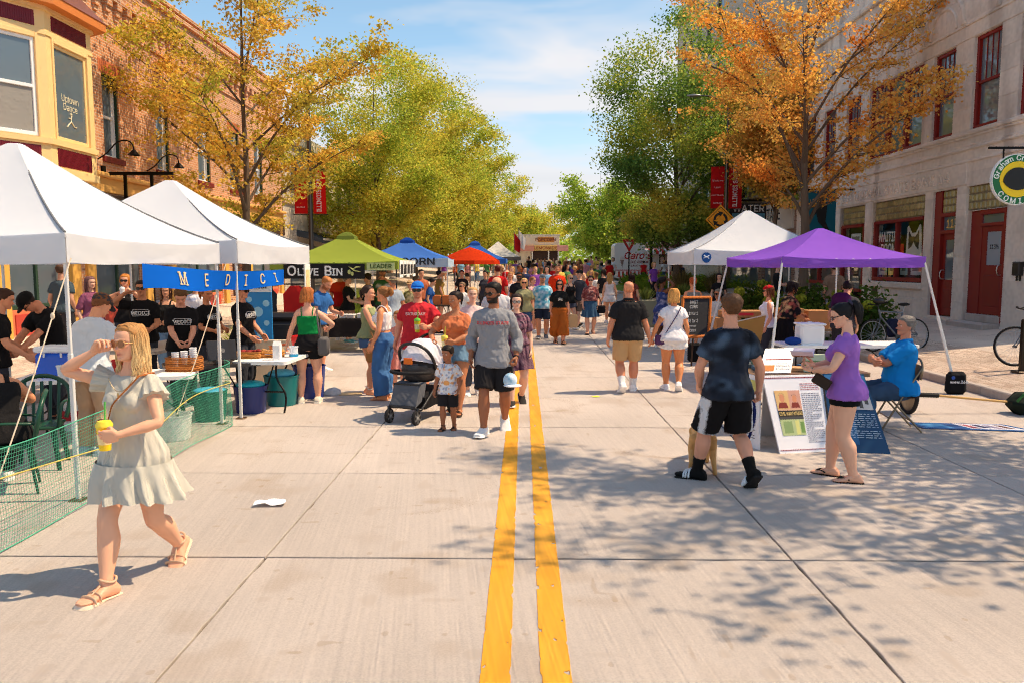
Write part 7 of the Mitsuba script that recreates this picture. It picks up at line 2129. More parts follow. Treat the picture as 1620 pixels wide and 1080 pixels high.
  if sleeve > 0:
   for g in (-1,1):
    parts.append(s.arm(g,-.05,sleeve,sl_infl * .8,sl_infl + (.007 if sleeve < 1 else 0)))
    if s.lod < 2:
     parts.append(s.trap(g,.020 + .006))
    parts.append(ball(*(s.arms[g][0]),(.032 if not s.fem else .027) * (1 + (s.wt - 1) * .5) + sl_infl * .5,n=8))
  k = s.knit(parts,wr=wr)
  k.c = s.paint(k.v,col,fn)
  s.put(part,k,'cloth')
  if sleeve > .3 and s.lod < 2 and neck > .82:
   R_ = s.torso_rings([neck - .001],.0065,24)[0]
   s.put(part + '__neckband',tube(s.tor(np.vstack([R_,R_[:2]])),.0045,6,False),'cloth',C(*col) * .8)
  return s
 def paint(s,v,col,fn):
  c = np.tile(C(*col),(len(v),1))
  if fn is not None:
   c = fn(v,c)
  return c
 def straps(s,col,z=.755,w=.008,x=.045,part='shirt__strap'):
  for g in (-1,1):
   a,bf,bb = s.ring_dims(np.array([z,.795]))
   pts = np.array([[g * x,bf[0] * .93 + .006,z],[g * (x + .004),.046,.80],[g * (x + .008),.01,.835],[g * (x + .006),-.035,.82],[g * x,-bb[0] * .93 - .006,z + .01]])
   t = tube(s.tor(spline(pts,14)),w,6,flat=.4)
   s.put(part,t,'cloth',C(*col))
  return s
 def bottoms(s,col,end=.9,waist=.60,infl=.012,flare=.014,wr=.005,part='shorts',fn=None,crotch=.012):
  zs = np.r_[.46,.485,.51,.54,.57,waist]
  parts = [s.torso(np.unique(zs[zs <= waist]),np.where(np.unique(zs[zs <= waist]) > waist - .05,min(infl,.006),infl))]
  for g in (-1,1):
   parts.append(s.leg(g,-.10,end,infl * .45,flare))
  k = s.knit(parts,wr=wr,it=4)
  k.c = s.paint(k.v,col,fn)
  s.put(part,k,'cloth')
  return s
 def skirt(s,col,top=.60,end=.36,flare=.05,pleats=11,depth=.012,part='skirt',fn=None,n=None,sway=(0,0),infl0=.010,edge=None):
  """Cloth falling from the waist, hanging in folds."""
  n = n or {0: 96,1: 48,2: 16}[s.lod]
  zs = np.linspace(top,end,{0: 18,1: 11,2: 5}[s.lod])
  ang = np.arange(n) * 2 * np.pi / n
  r = np.random.default_rng(len(s.key))
  ph = r.uniform(0,6,4)
  rings = []
  kn = (s.legs[-1][1] + s.legs[1][1]) / 2 - s.pv
  for z in zs:
   k = (top - z) / (top - end)
   a,bf,bb = (q[0] for q in s.ring_dims(np.array([max(z,.50)])))
   fold = depth * k ** .8 * (np.sin(pleats * ang + ph[0] + 1.2 * np.sin(2 * ang + ph[1])) + .5 * np.sin((pleats * 1.7 // 1) * ang + ph[2]))
   x = (a + infl0 + flare * k + fold) * np.cos(ang)
   y = np.where(np.sin(ang) > 0,bf + infl0 + flare * k + fold,bb + infl0 + flare * k * .9 + fold) * np.sin(ang)
   sh = np.clip((.53 - z) / .25,0,1)
   rings.append(np.stack([x + sway[0] * k * k,y + kn[1] * .5 * sh + sway[1] * k * k,z + x * 0 + .006 * k * np.sin(3 * ang + ph[3])],1))
  R = np.array(rings)
  out = s.tor(R.reshape(-1,3)).reshape(R.shape)
  inner = R[-1] * [.95,.95,1] + [0,0,.012]
  inn2 = R[1] * [.93,.93,1]
  R2 = np.concatenate([out,s.tor(inner)[None],s.tor(inn2)[None]])
  m = loft(R2,caps=False)
  m.c = s.paint(m.v,col,fn)
  s.put(part,m,'cloth',smooth=50)
  return s
 def shoes(s,col=(235,232,228),sole=(245,245,242),kind='sneaker',sock=None,part='shoe'):
  for g in (-1,1):
   an,fr = s.legs[g][2],s.feet[g][1]
   if kind == 'sneaker':
    up = foot_mesh(.0035,.004,12)
    s.put(part,up.sc(g,1,1).tf(fr,an),'matte',C(*col))
    k0 = [k2 for k2 in scene if k2.startswith(s.key + '__' + part) and '__' not in k2[len(s.key) + 2:]][-1]
    sl = foot_mesh(.0065,0,14)
    sl.v[:,2] = np.where(sl.v[:,2] > -.028,-.028,-.0445)
    put(k0 + '__sole',s.world(sl.sc(g,1,1).tf(fr,an)).col(C(*sole)),'matte',40)
   elif kind in ('sandal','flipflop','slide'):
    sl = foot_mesh(.004,0,14)
    sl.v[:,2] = np.where(sl.v[:,2] > -.030,-.0385,-.050)
    s.put(part,sl.sc(g,1,1).tf(fr,an),'matte',C(*sole),40)
    k0 = [k2 for k2 in scene if k2.startswith(s.key + '__' + part) and '__' not in k2[len(s.key) + 2:]][-1]
    st = []
    W = lambda y: np.interp(y,FOOT[:,0],FOOT[:,1]) + .002
    Z = lambda y: np.interp(y,FOOT[:,0],FOOT[:,2]) + .002
    def over(y,w=.006,fl=.5):
     a = np.linspace(-.25,np.pi + .25,11)
     return tube(np.c_[W(y) * np.cos(a) * 1.06,0 * a + y,-.036 + (Z(y) + .038) * np.clip(np.sin(a),0,1) ** .7],w,6,flat=fl)
    if kind == 'sandal':
     st = [over(.074,.006),over(.05,.004)]
     a = np.linspace(0,2 * np.pi,17)
     st.append(tube(np.c_[.026 * np.cos(a),-.006 + .03 * np.sin(a),.016 + .010 * np.sin(a) ** 2],.0045,6))
     st.append(tube([[0,.075,-.02],[0,.05,-.008],[0,.024,.010]],.004,6))
    elif kind == 'flipflop':
     for q in (-1,1):
      st.append(tube(spline([[0.002,.088,-.030],[q * .014,.062,-.014],[q * .029,.02,-.022]],8),.0042,6,flat=.7))
    else:
     st = [over(.035,.011,.5),over(.05,.013,.4),over(.062,.012,.4)]
    put(k0 + '__strap',s.world(cat(st).sc(g,1,1).tf(fr,an)).col(C(*col)),'matte',True)
   if sock is not None:
    sk = s.leg(g,1.66,2.0,.004,.006)
    if kind == 'slide':
     sk = fromman(union([sk,foot_mesh(.002,.002,12).sc(g,1,1).tf(fr,an)]))
    s.put('sock',sk,'cloth',C(*sock),40)
  return s
 def chest_text(s,lines,height=.03,z=.725,col=(240,240,240),infl=.019,back=False,part='shirt__print',dx=0.0,box_=None,rise=0.0):
  ms = []
  for i,ln in enumerate(lines):
   t = text(ln,height,.002,True)
   ms.append(t.mv(0,z - i * height * 1.5,0) if False else M(np.c_[t.v[:,0],t.v[:,2],t.v[:,1] + z - i * height * 1.5],t.f[:,::-1]))
  if box_ is not None:
   w_,h_,th = box_
   for (x0,x1,z0,z1) in ((-w_,w_,z - h_ * .5 - th,z - h_ * .5),(-w_,w_,z + height + h_ * .5,z + height + h_ * .5 + th),(-w_ - th,-w_,z - h_ * .5 - th,z + height + h_ * .5 + th),(w_,w_ + th,z - h_ * .5 - th,z + height + h_ * .5 + th)):
    g = np.linspace(x0,x1,max(2,int(abs(x1 - x0) / .01)))
    for a_,b_ in zip(g[:-1],g[1:]):
     ms.append(box(a_,b_,0,.002,z0,z1))
  m = cat(ms)
  sg = -1 if back else 1
  x = -m.v[:,0] * sg + dx
  a,bf,bb = s.ring_dims(m.v[:,2])
  dep = bb if back else bf
  c = np.clip(np.abs(x) / (a + infl),0,.97) ** (1 / .86)
  y = sg * ((dep + infl) * np.sqrt(1 - c ** 2) ** .86 + m.v[:,1])
  if s.fem and not back:
   y = y + .012
  v = s.tor(np.c_[x,y,m.v[:,2]])
  s.put(part,M(v,m.f),'matte',C(*col),False)
  return s
 def pt(s,p,space='local'):
  """World position of a local point (in heights)."""
  return s.R @ (np.asarray(p,float) * s.h) + s.o
 def handpt(s,g,off=(0,.02,.05)):
  sh,el,wr,Rm,hp = s.arms[g]
  return s.pt(wr + Rm @ np.asarray(off))
# ------------------------------------------------------------------ the people
FAIR,TAN,BROWN,DARK,PALE = (222,171,143),(208,152,120),(150,94,62),(96,58,40),(230,180,152)
def PP(label,x,y,h,face,sex='m',skin=FAIR,lod=1,**k):
 return Person('person',label,x,y,h,face,sex,skin,lod,**k)
def walk(a=.14,left=True,lift=28,out=6):
 """Feet of a stride, left foot leading or not."""
 f,b = (-.05,a,-10,out),(.05,-a * .9,lift,out)
 if left:
  return dict(LF=f,RF=b)
 return dict(RF=(.05,a,-10,out),LF=(-.05,-a * .9,lift,out))
def patches(cols,freq=16,thr=(.45,.6),seed=0):
 def fn(v,c):
  c = c.copy()
  for i,q in enumerate(cols):
   n = meshkit.fbm(v * freq + 11 * i + seed,2,i + seed)
   w = np.clip((n - thr[0]) / (thr[1] - thr[0]),0,1)[:,None]
   c = c * (1 - w) + C(*q) * w
  return c
 return fn
def plaid(c1,c2,f=75):
 def fn(v,c):
  w1,w2 = np.sin(v[:,2] * f) > .35,np.sin((v[:,0] + v[:,1]) * f) > .35
  c = c.copy()
  c[w1] = C(*c1)
  c[w2] = (c[w2] + C(*c2)) / 2
  return c
 return fn
def denim(v,c):
 return c * (.75 + .5 * meshkit.fbm(v * [20,20,10],3)[:,None])
def drink(label,pos,r=.042,h=.14,col=(246,206,30),lid=(240,214,60),straw=(90,190,80),tilt=(0,0),z_top=None):
 k = thing('drink_cup',label,'drink')
 x,y,z = pos
 m = lathe([(.001,0),(r * .72,0),(r,h),(.001,h)],22)
 put(f'{k}__cup',m.mv(x,y,z),'gloss',40,C(*col))
 put(f'{k}__label',lathe([(r * .80 + .001,h * .25),(r * .92 + .001,h * .68),(r * .92,h * .68)],22,False).mv(x,y,z),'plastic',True,(C(*col) * .6 + .35))
 put(f'{k}__lid',lathe([(r + .003,h - .008),(r + .004,h + .004),(r * .82,h + .028),(.001,h + .036)],22).mv(x,y,z),'plastic',40,C(*lid))
 if straw:
  put(f'{k}__straw',tube([[x,y,z + h * .4],[x + .012,y,z + h + .10 + r]],.0055,7),'plastic',True,C(*straw))
 return k
def strap_line(p,label,pts_local,w,col,name='bag_strap',cat_='strap',key=None):
 L = np.array([p.pt(q) for q in pts_local])
 m = tube(spline(L,40),w,6,flat=.35)
 if key is None:
  key = thing(name,label,cat_)
 put(f'{key}__strap',m,'matte',True,C(*col))
 return key
def bag(p,label,at,size,col,strap=None,name='handbag',catg='bag',bev=.03,sag=0,bs='cloth',scol=None):
 """A bag carried by person p; at in body heights, size in metres."""
 k = thing(name,label,catg)
 sx,sy,sz = size
 m = box(-sx / 2,sx / 2,-sy / 2,sy / 2,-sz,0,bev)
 put(f'{k}__body',M((m.v) @ p.R.T + p.pt(at),m.f),bs,40,C(*col))
 if strap is not None:
  put(f'{k}__strap',tube(spline([p.pt(q) for q in strap],30),.012,6,flat=.4),'matte',True,C(*(scol or col)))
 return k
def torso_loop(p,x0,z0,x1,z1,infl=.02,n=16,back=True):
 """A strap from one hip (x0, z0) over the opposite shoulder (x1, z1) in front, and behind; local points."""
 out = []
 for s in ((1,-1) if back else (1,)):
  t = np.linspace(0,1,n)
  x = x0 + (x1 - x0) * t
  z = z0 + (z1 - z0) * t
  a,bf,bb = p.ring_dims(np.minimum(z,.80))
  q = np.clip(np.abs(x) / (a + infl),0,.98)
  y = s * ((bf if s > 0 else bb) + infl + (.012 if p.fem and s > 0 else 0)) * np.sqrt(1 - q ** 2)
  pts = p.tor(np.c_[x,y,z])
  out.append(pts if s > 0 else pts[::-1])
 return np.vstack(out)
# ---- 1 the woman in the pale dress, walking towards us
SAGE = (190,185,172)
p = PP('blonde woman in a pale sage dress at left, one hand raised to her round glasses',-2.53,4.96,1.73,190,'f',(228,170,136),0,
  RF=(-.005,.19,-4,10),LF=(-.05,-.205,32,10),RA=(.090,.058,.874),RAh=(1,.12,-.62),Rhand='pinch',Rdir=(-.52,-.05,.80),Rpalm=(-.75,.25,-.35),
  LA=(-.055,.165,.585),LAh=(-1,-.35,-.25),Lhand='hold',Ldir=(1,.28,-.12),Lpalm=(.25,-1,.15),hd=(16,0,2),twist=-4,side=-2,wt=.92)
p.body(lips=(186,92,84),brow=(130,92,60))
p.scalp(lambda q: p.hairline(q,front=.86,side=.50,nape=.25,thick=.05,top=.055),(176,124,72)).locks((176,122,68),.90,360,col2=(240,208,150),wave=.055,spread=.03,seed=3,width=.021)
p.top(SAGE,hem=.60,sleeve=0,infl=.010,neck=.815,hem_infl=.012,wr=.004,part='dress')
p.skirt(SAGE,.625,.485,.026,17,.005,part='dress_middle_tier',infl0=.014)
p.skirt(SAGE,.494,.362,.034,13,.016,part='dress_hem_tier',infl0=.050,sway=(-.025,-.012))
for g in (-1,1):   # flutter sleeves
 sh,el,wr = p.arms[g][:3]
 u = (el - sh) / np.linalg.norm(el - sh)
 ref = np.array([0,1.0,0])
 e1 = np.cross(u,ref)
 e1 /= np.linalg.norm(e1)
 e2 = np.cross(e1,u)
 a = np.linspace(0,2 * np.pi,48,endpoint=False)
 rr = [sh + u * t + (rad + am * np.sin(11 * a + 2 * np.sin(a)))[:,None] * (np.cos(a)[:,None] * e1 + np.sin(a)[:,None] * e2) for t,rad,am in ((-.03,.026,0),(-.005,.036,0),(.02,.041,.002),(.045,.046,.004),(.064,.050,.006),(.060,.044,.005))]
 p.put('dress_sleeve',loft(rr),'cloth',C(*SAGE),50)
p.glasses((150,96,62),(214,160,110),.118,'glasses',True).shoes((206,170,140),(236,214,188),'sandal')
nl = [p.tor(np.array([[x,.045 - .25 * abs(x) + .03,.815 - .05 * (1 - (x / .05) ** 2)]]))[0] for x in np.linspace(-.048,.048,13)]
p.put('necklace',cat([tube(nl,.0012,4),ball(*(nl[6] + [0,.004,-.012]),.004,.002,.010,6)]),'metal',C(190,160,110))
wr = p.arms[-1]
cupc = wr[2] + wr[3] @ np.array([0,.046,.055])
drink('yellow lemonade cup with a green straw held by the woman in the sage dress',p.pt(cupc) - [0,0,.105],.047,.155)
k = thing('crossbody_bag','tan leather crossbody strap bag worn by the woman in the sage dress','bag')
L = torso_loop(p,-.0,.60,.0,.6)
ln = torso_loop(p,.085,.60,-.062,.822,.020,18)
put(f'{k}__strap',tube([p.pt(q) for q in np.vstack([ln,ln[:1]])],.010,6,flat=.35),'matte',True,C(158,88,40))
put(f'{k}__pouch',M(box(-.09,.09,-.03,.03,-.13,0,.02).v @ p.R.T + p.pt([.115,-.02,.60]),box(-.09,.09,-.03,.03,-.13,0,.02).f),'matte',30,C(150,82,38))
# ---- 2 the young man with the dog
p = PP('young man in a dark tie-dyed shirt and black basketball shorts walking a dog',1.90,7.22,1.80,-14,'m',(214,152,122),0,
  LF=(-.10,.135,-4,50),RF=(.085,-.155,42,4),RA=(.185,.015,.475),Rhand='grip',RAh=(.8,-1,-.1),LA=(-.10,.12,.50),LAh=(-1,-.6,-.1),hd=(0,8,0))
p.body().short((92,62,40),.045,.075)
p.top((40,47,60),hem=.475,sleeve=.62,infl=.015,fn=patches([(74,92,112),(24,28,36)],13,(.45,.68),2),wr=.008,sl_infl=.016)
def sideband(v,c):
 c = c.copy()
 w = (np.abs(v[:,0] - np.where(v[:,0] < 0,-.125,.135)) < .011) & (v[:,2] < .46) & (v[:,1] < .1)
 c[w] = C(206,206,208)
 c[v[:,2] < v[:,2].min() + .018] = C(200,200,204)
 return c
p.bottoms((24,22,23),.98,infl=.020,flare=.034,wr=.007,fn=sideband).shoes((230,230,230),(26,25,25),'slide',sock=(22,22,22))
k = thing('dog_leash','navy blue dog leash looped from the hand of the young man','leash')
hp = p.handpt(1,(0,.03,.06))
put(f'{k}__strap',tube(spline([hp + [0,0,.04],hp + [.015,-.02,-.06],hp + [-.02,0,-.32],hp + [-.06,.06,-.44],hp + [-.14,.2,-.36],[1.86,7.9,.50]],30),.014,6,flat=.3),'cloth',True,C(30,40,90))
put(f'{k}__handle',box(-.018,.018,-.012,.012,-.16,.02,.006).mv(*hp),'cloth',30,C(34,46,104))
# the dog, beyond him
def dog(label,x,y,face,s=1.0):
 k = thing('dog',label,'dog')
 R,o = rotz(-face),np.array([x,y,0])
 B_ = []
 hc = lambda pts,r: B_.extend(hull_chain(np.array(pts) * s,np.array(r) * s,10))
 hc([(0,-.30,.47),(0,-.12,.46),(0,.10,.45),(0,.30,.46)],[.105,.100,.125,.120])
 hc([(0,.32,.48),(0,.46,.44),(0,.52,.40)],[.085,.065,.062])
 hc([(0,.52,.39),(0,.58,.34),(0,.66,.25),(0,.69,.23)],[.078,.066,.040,.032])
 for g in (-1,1):
  hc([(g * .085,-.30,.44),(g * .12,-.20,.29),(g * .13,-.36,.17),(g * .15,-.335,.035)],[.085,.055,.032,.024])
  hc([(g * .15,-.335,.03),(g * .15,-.27,.022)],[.028,.024])
  hc([(g * .085,.27,.42),(g * .09,.25,.26),(g * .09,.29,.15),(g * .09,.28,.03)],[.065,.042,.030,.024])
  hc([(g * .09,.28,.028),(g * .09,.34,.022)],[.027,.023])
  hc([(g * .055,.52,.46),(g * .085,.51,.41),(g * .095,.53,.34)],[.022,.026,.014])
 hc([(0,-.38,.52),(0,-.50,.46),(.03,-.56,.34)],[.03,.022,.012])
 m = smooth_mesh(fromman(m3.Manifold.batch_boolean(B_,m3.OpType.Add).refine_to_length(.02 * s)),8)
 n = meshkit.fbm(m.v * [14,14,20],3)[:,None]
 m.c = C(206,156,96) * (.75 + .5 * n)
 dk = (m.v[:,1] > .62 * s) | ((m.v[:,2] < .05) & (np.random.default_rng(1).random(len(m.v)) < .1))
 m.c[dk] = C(70,46,34)
 m.c[(m.v[:,2] < .36 * s) & (np.abs(m.v[:,0]) < .06 * s)] = C(226,196,150)
 put(f'{k}__body',m.tf(R,o),'hair',True)
 put(f'{k}__collar',tube([s * np.array((.078 * math.cos(a),.42 + .02 * math.sin(a),.455 + .075 * math.sin(a))) for a in np.linspace(0,6.3,20)],.012,6).tf(R,o),'matte',True,C(40,60,130))
 for g in (-1,1):
  put(f'{k}__eye',ball(g * .04 * s,.62 * s,.36 * s,.012,n=6).tf(R,o),'gloss',True,C(24,16,12))
dog('tan dog standing with spread legs just beyond the young man in slides',1.80,7.80,10,.80)
# ---- 3 the woman in purple
p = PP('black-haired woman in a purple tee and black shorts reading at the display boards',3.07,7.42,1.69,296,'f',(232,176,144),0,
  LF=(-.055,-.06,0,6),RF=(.055,.07,0,10),LA=(-.075,.175,.62),LAh=(-1,-.5,-.4),Lhand='hold',Ldir=(.35,1,.1),Lpalm=(.3,0,1),RA=(.06,.18,.635),RAh=(1,-.5,-.4),Rhand='hold',Rdir=(-.25,1,.1),Rpalm=(-.3,0,1),hd=(-4,-16,0),lean=4,wt=1.10)
p.body(brow=(30,22,20)).scalp(lambda q: p.hairline(q,front=.84,thick=.035,top=.05),(22,20,22))
p.tail([(0,-.40,.86),(0,-.60,.84),(.0,-.66,.55),(.02,-.60,.15),(.02,-.52,-.10)],[.10,.15,.16,.13,.05],(20,18,20),locks=9)
a = np.linspace(0,2 * np.pi,21)
p.put('scrunchie',tube(p.head_pts(np.c_[.12 * np.cos(a),-.50 + .04 * np.sin(a),.90 + .11 * np.sin(a)]),.055 * p.hs,7),'cloth',C(60,56,76))
p.top((150,100,186),hem=.475,sleeve=.42,infl=.012,wr=.007,neck=.820,hem_infl=.030)
p.bottoms((20,19,21),.26,waist=.585,infl=.012,flare=.016,wr=.003).glasses((180,170,170),(50,40,40),.105,'glasses').shoes((22,21,22),(24,22,22),'flipflop')
hp = (p.handpt(-1,(0,.04,.07)) + p.handpt(1,(0,.04,.07))) / 2
k = thing('open_book','open white leaflet book held by the woman in purple','book')
for g in (-1,1):
 put(f'{k}__page',box(0,.14,-.10,.10,-.004,.004).rot('y',-24 * 1).sc(g,1,1).tf(p.R,hp + [0,0,.035]),'matte',False,C(220,206,222))
put(f'{k}__spine',cbox(0,0,-.002,.012,.2,.01).tf(p.R,hp + [0,0,.03]),'matte',False,C(150,90,60))
a = np.linspace(0,2 * np.pi,15)
sh,el,wr,Rm,hp_ = p.arms[-1]
put(f'{p.key}__bracelet',tube([p.pt(wr + Rm @ np.array([.019 * math.cos(q),.017 * math.sin(q),-.004])) for q in a],.004,6),'matte',True,C(28,26,30))
k = thing('wallet','dark brown wallet held against the hip of the woman in purple','wallet')
put(f'{k}__body',cbox(0,0,0,.05,.17,.10,.012).rot('x',30).tf(p.R,p.pt([-.10,.12,.565])),'matte',30,C(52,38,30))
# ---- 4 the seated man in blue
p = PP('grey-haired man with a moustache and blue polo shirt sitting with crossed arms',4.64,9.72,1.78,278,'m',(206,136,104),0,sit=.47,
  LF=(-.09,.27,0,8),RF=(.10,.24,0,10),pelvis=(0,-.03,0),lean=-3,LA=(.060,.150,.485),LAh=(-1,.1,-.5),Lhand='hold',Ldir=(1,.25,.1),Lpalm=(0,-1,0),RA=(-.055,.165,.475),RAh=(1,.1,-.5),Rhand='hold',Rdir=(-1,.2,.05),Rpalm=(0,-1,0),wt=1.14,belly=.35,hd=(-10,0,0))
p.body(brow=(110,100,94),beard='m',beardcol=(120,108,100)).short((122,114,108),.05,.065)
p.top((24,132,206),hem=.47,sleeve=.80,infl=.016,wr=.008,sl_infl=.016)
p.put('collar',tube(spline(p.tor(np.array([[.0,.050,.805],[.036,.034,.828],[.044,-.01,.842],[.03,-.04,.845],[0,-.047,.846],[-.03,-.04,.845],[-.044,-.01,.842],[-.036,.034,.828],[0,.050,.805]])),30),.012,6,flat=.5),'cloth',C(20,120,196))
p.bottoms((62,84,110),1.86,infl=.013,flare=.02,fn=denim,part='jeans').shoes((60,50,44),(40,36,34))
# ---- 5 the grey shirt father and his family
p = PP('bearded man in a grey long-sleeved shirt with red lettering, walking by the yellow line',-.36,9.5,1.84,184,'m',(158,98,66),0,
  RF=(.055,.13,-6,10),LF=(-.06,-.13,34,8),hd=(34,-4,0),RA=(.150,.03,.50),Rhand='relax',LA=(-.15,.04,.50),Lhand='grip',wt=.98)
p.body(beard=1,beardcol=(26,18,14),brow=(26,18,14)).short((20,15,12),.035,.065,noise=.03,freq=22)
p.top((142,142,146),hem=.455,sleeve=1.62,infl=.017,wr=.009,sl_infl=.015).chest_text(['ILLINOIS STATE'],.019,.735,(196,44,52),infl=.027)
p.bottoms((40,37,38),.88,infl=.018,flare=.026,wr=.006).shoes().glasses((26,20,18),(30,24,22),.10)
sh,el,wr,Rm,hp_ = p.arms[-1]
put(f'{p.key}__watch',tube([p.pt(wr + Rm @ np.array([.021 * math.cos(q),.018 * math.sin(q),-.012])) for q in np.linspace(0,6.3,15)],.009,6,flat=.5),'plastic',True,C(24,24,26))
k = thing('toddler_hat','small white and blue cap carried in the hand of the man in grey','hat')
hp = p.handpt(-1,(0,.03,.10))
hm = ball(hp[0],hp[1] - .02,hp[2] - .10,.085,.085,.09,10)
put(f'{k}__crown',hm.col(np.where(meshkit.fbm(hm.v * 22,2)[:,None] > .52,C(226,230,236),C(150,190,214))),'cloth',True)
put(f'{k}__brim',ball(hp[0] + .03,hp[1] - .06,hp[2] - .16,.11,.10,.016,8),'cloth',True,C(222,226,232))
put(f'{k}__tie',tube([hp,hp + [-.01,-.01,-.06]],.008,5),'cloth',True,C(206,150,130))
p = PP('small boy in a white printed tee and black shorts standing by the stroller',-.93,9.62,1.0,190,'c',(170,106,72),0,head_k=1.36,LF=(-.06,-.04,0,6),RF=(.06,.05,0,8),hd=(24,-6,0),RA=(.16,.06,.50),LA=(-.15,.07,.52))
p.body(brow=(30,20,16)).short((32,22,17),.06,.09,front=.78)
p.top((230,228,228),hem=.46,sleeve=.7,infl=.020,fn=patches([(226,150,70),(150,160,190)],30,(.60,.66),3),wr=.006,sl_infl=.02)
p.put('shirt__print_patch',ball(*p.tor(np.array([[0,.088,.60]]))[0],.04,.008,.036,7),'matte',C(236,166,96))
p.bottoms((38,36,38),.86,infl=.022,flare=.03).shoes((40,38,38),(60,54,50),'sandal')
p.put('shorts__drawstring',cat([tube(p.tor(spline([[g * .012,.095,.55],[g * .016,.108,.52],[g * .02,.112,.47]],6)),.006,5) for g in (-1,1)]),'cloth',C(226,226,226))
p = PP('dark-haired woman in an orange-brown top pushing the stroller',-.93,10.75,1.68,192,'f',(188,122,84),0,LF=(-.05,.10,-6,6),RF=(.055,-.12,28,6),wt=1.14,hd=(26,-6,0),RA=(.145,.17,.60),RAh=(1,-.6,-.2),Rhand='grip',LA=(-.03,.19,.60),LAh=(-1,-.4,-.3),Lhand='hold',Ldir=(.8,.5,0),Lpalm=(.4,-.8,.2))
p.body(brow=(36,24,20)).scalp(lambda q: p.hairline(q,front=.84,thick=.03,top=.04),(38,26,22)).tail([(0,-.42,.80),(0,-.60,.74),(0,-.60,.4),(0,-.55,.1)],[.11,.12,.10,.03],(34,24,20))
p.top((206,118,78),hem=.575,sleeve=.75,infl=.010,neck=.80,wr=.009,hem_infl=.010)
p.bottoms((112,146,172),.34,waist=.60,infl=.012,flare=.022,fn=denim).shoes((60,44,36),(70,56,46),'sandal')
wr = p.arms[-1]
drink('yellow cup with a straw held by the woman pushing the stroller',p.pt(wr[2] + wr[3] @ np.array([0,.045,.055])) - [0,0,.10],.045,.145,(240,208,60),(236,214,90),(190,200,60))
p = PP('man in a blue cap and red tee walking behind the stroller with a lime cup',-1.56,11.55,1.79,184,'m',(222,150,116),0,LF=(-.06,.10,-6,6),RF=(.06,-.10,26,6),wt=1.16,belly=.3,LA=(-.10,.17,.635),LAh=(-1,-.3,-.5),Lhand='grip',Ldir=(.5,.8,.3),Lpalm=(.8,-.5,0),RA=(.19,.0,.50),hd=(-3,0,0))
p.body(beard=.5,beardcol=(120,80,56)).short((110,76,50)).cap((36,112,200)).glasses()
p.top((198,46,54),hem=.46,sleeve=.62,infl=.018,wr=.008).chest_text(['SATURDAY'],.022,.735,(230,196,190),infl=.030)
p.bottoms((196,192,188),.92,infl=.018,flare=.024).shoes()
wr = p.arms[-1]
drink('tall lime and orange slushy cup held by the man in the red tee',p.pt(wr[2] + wr[3] @ np.array([0,.045,.055])) - [0,0,.09],.046,.17,(206,190,30),(110,190,60),(80,180,60))
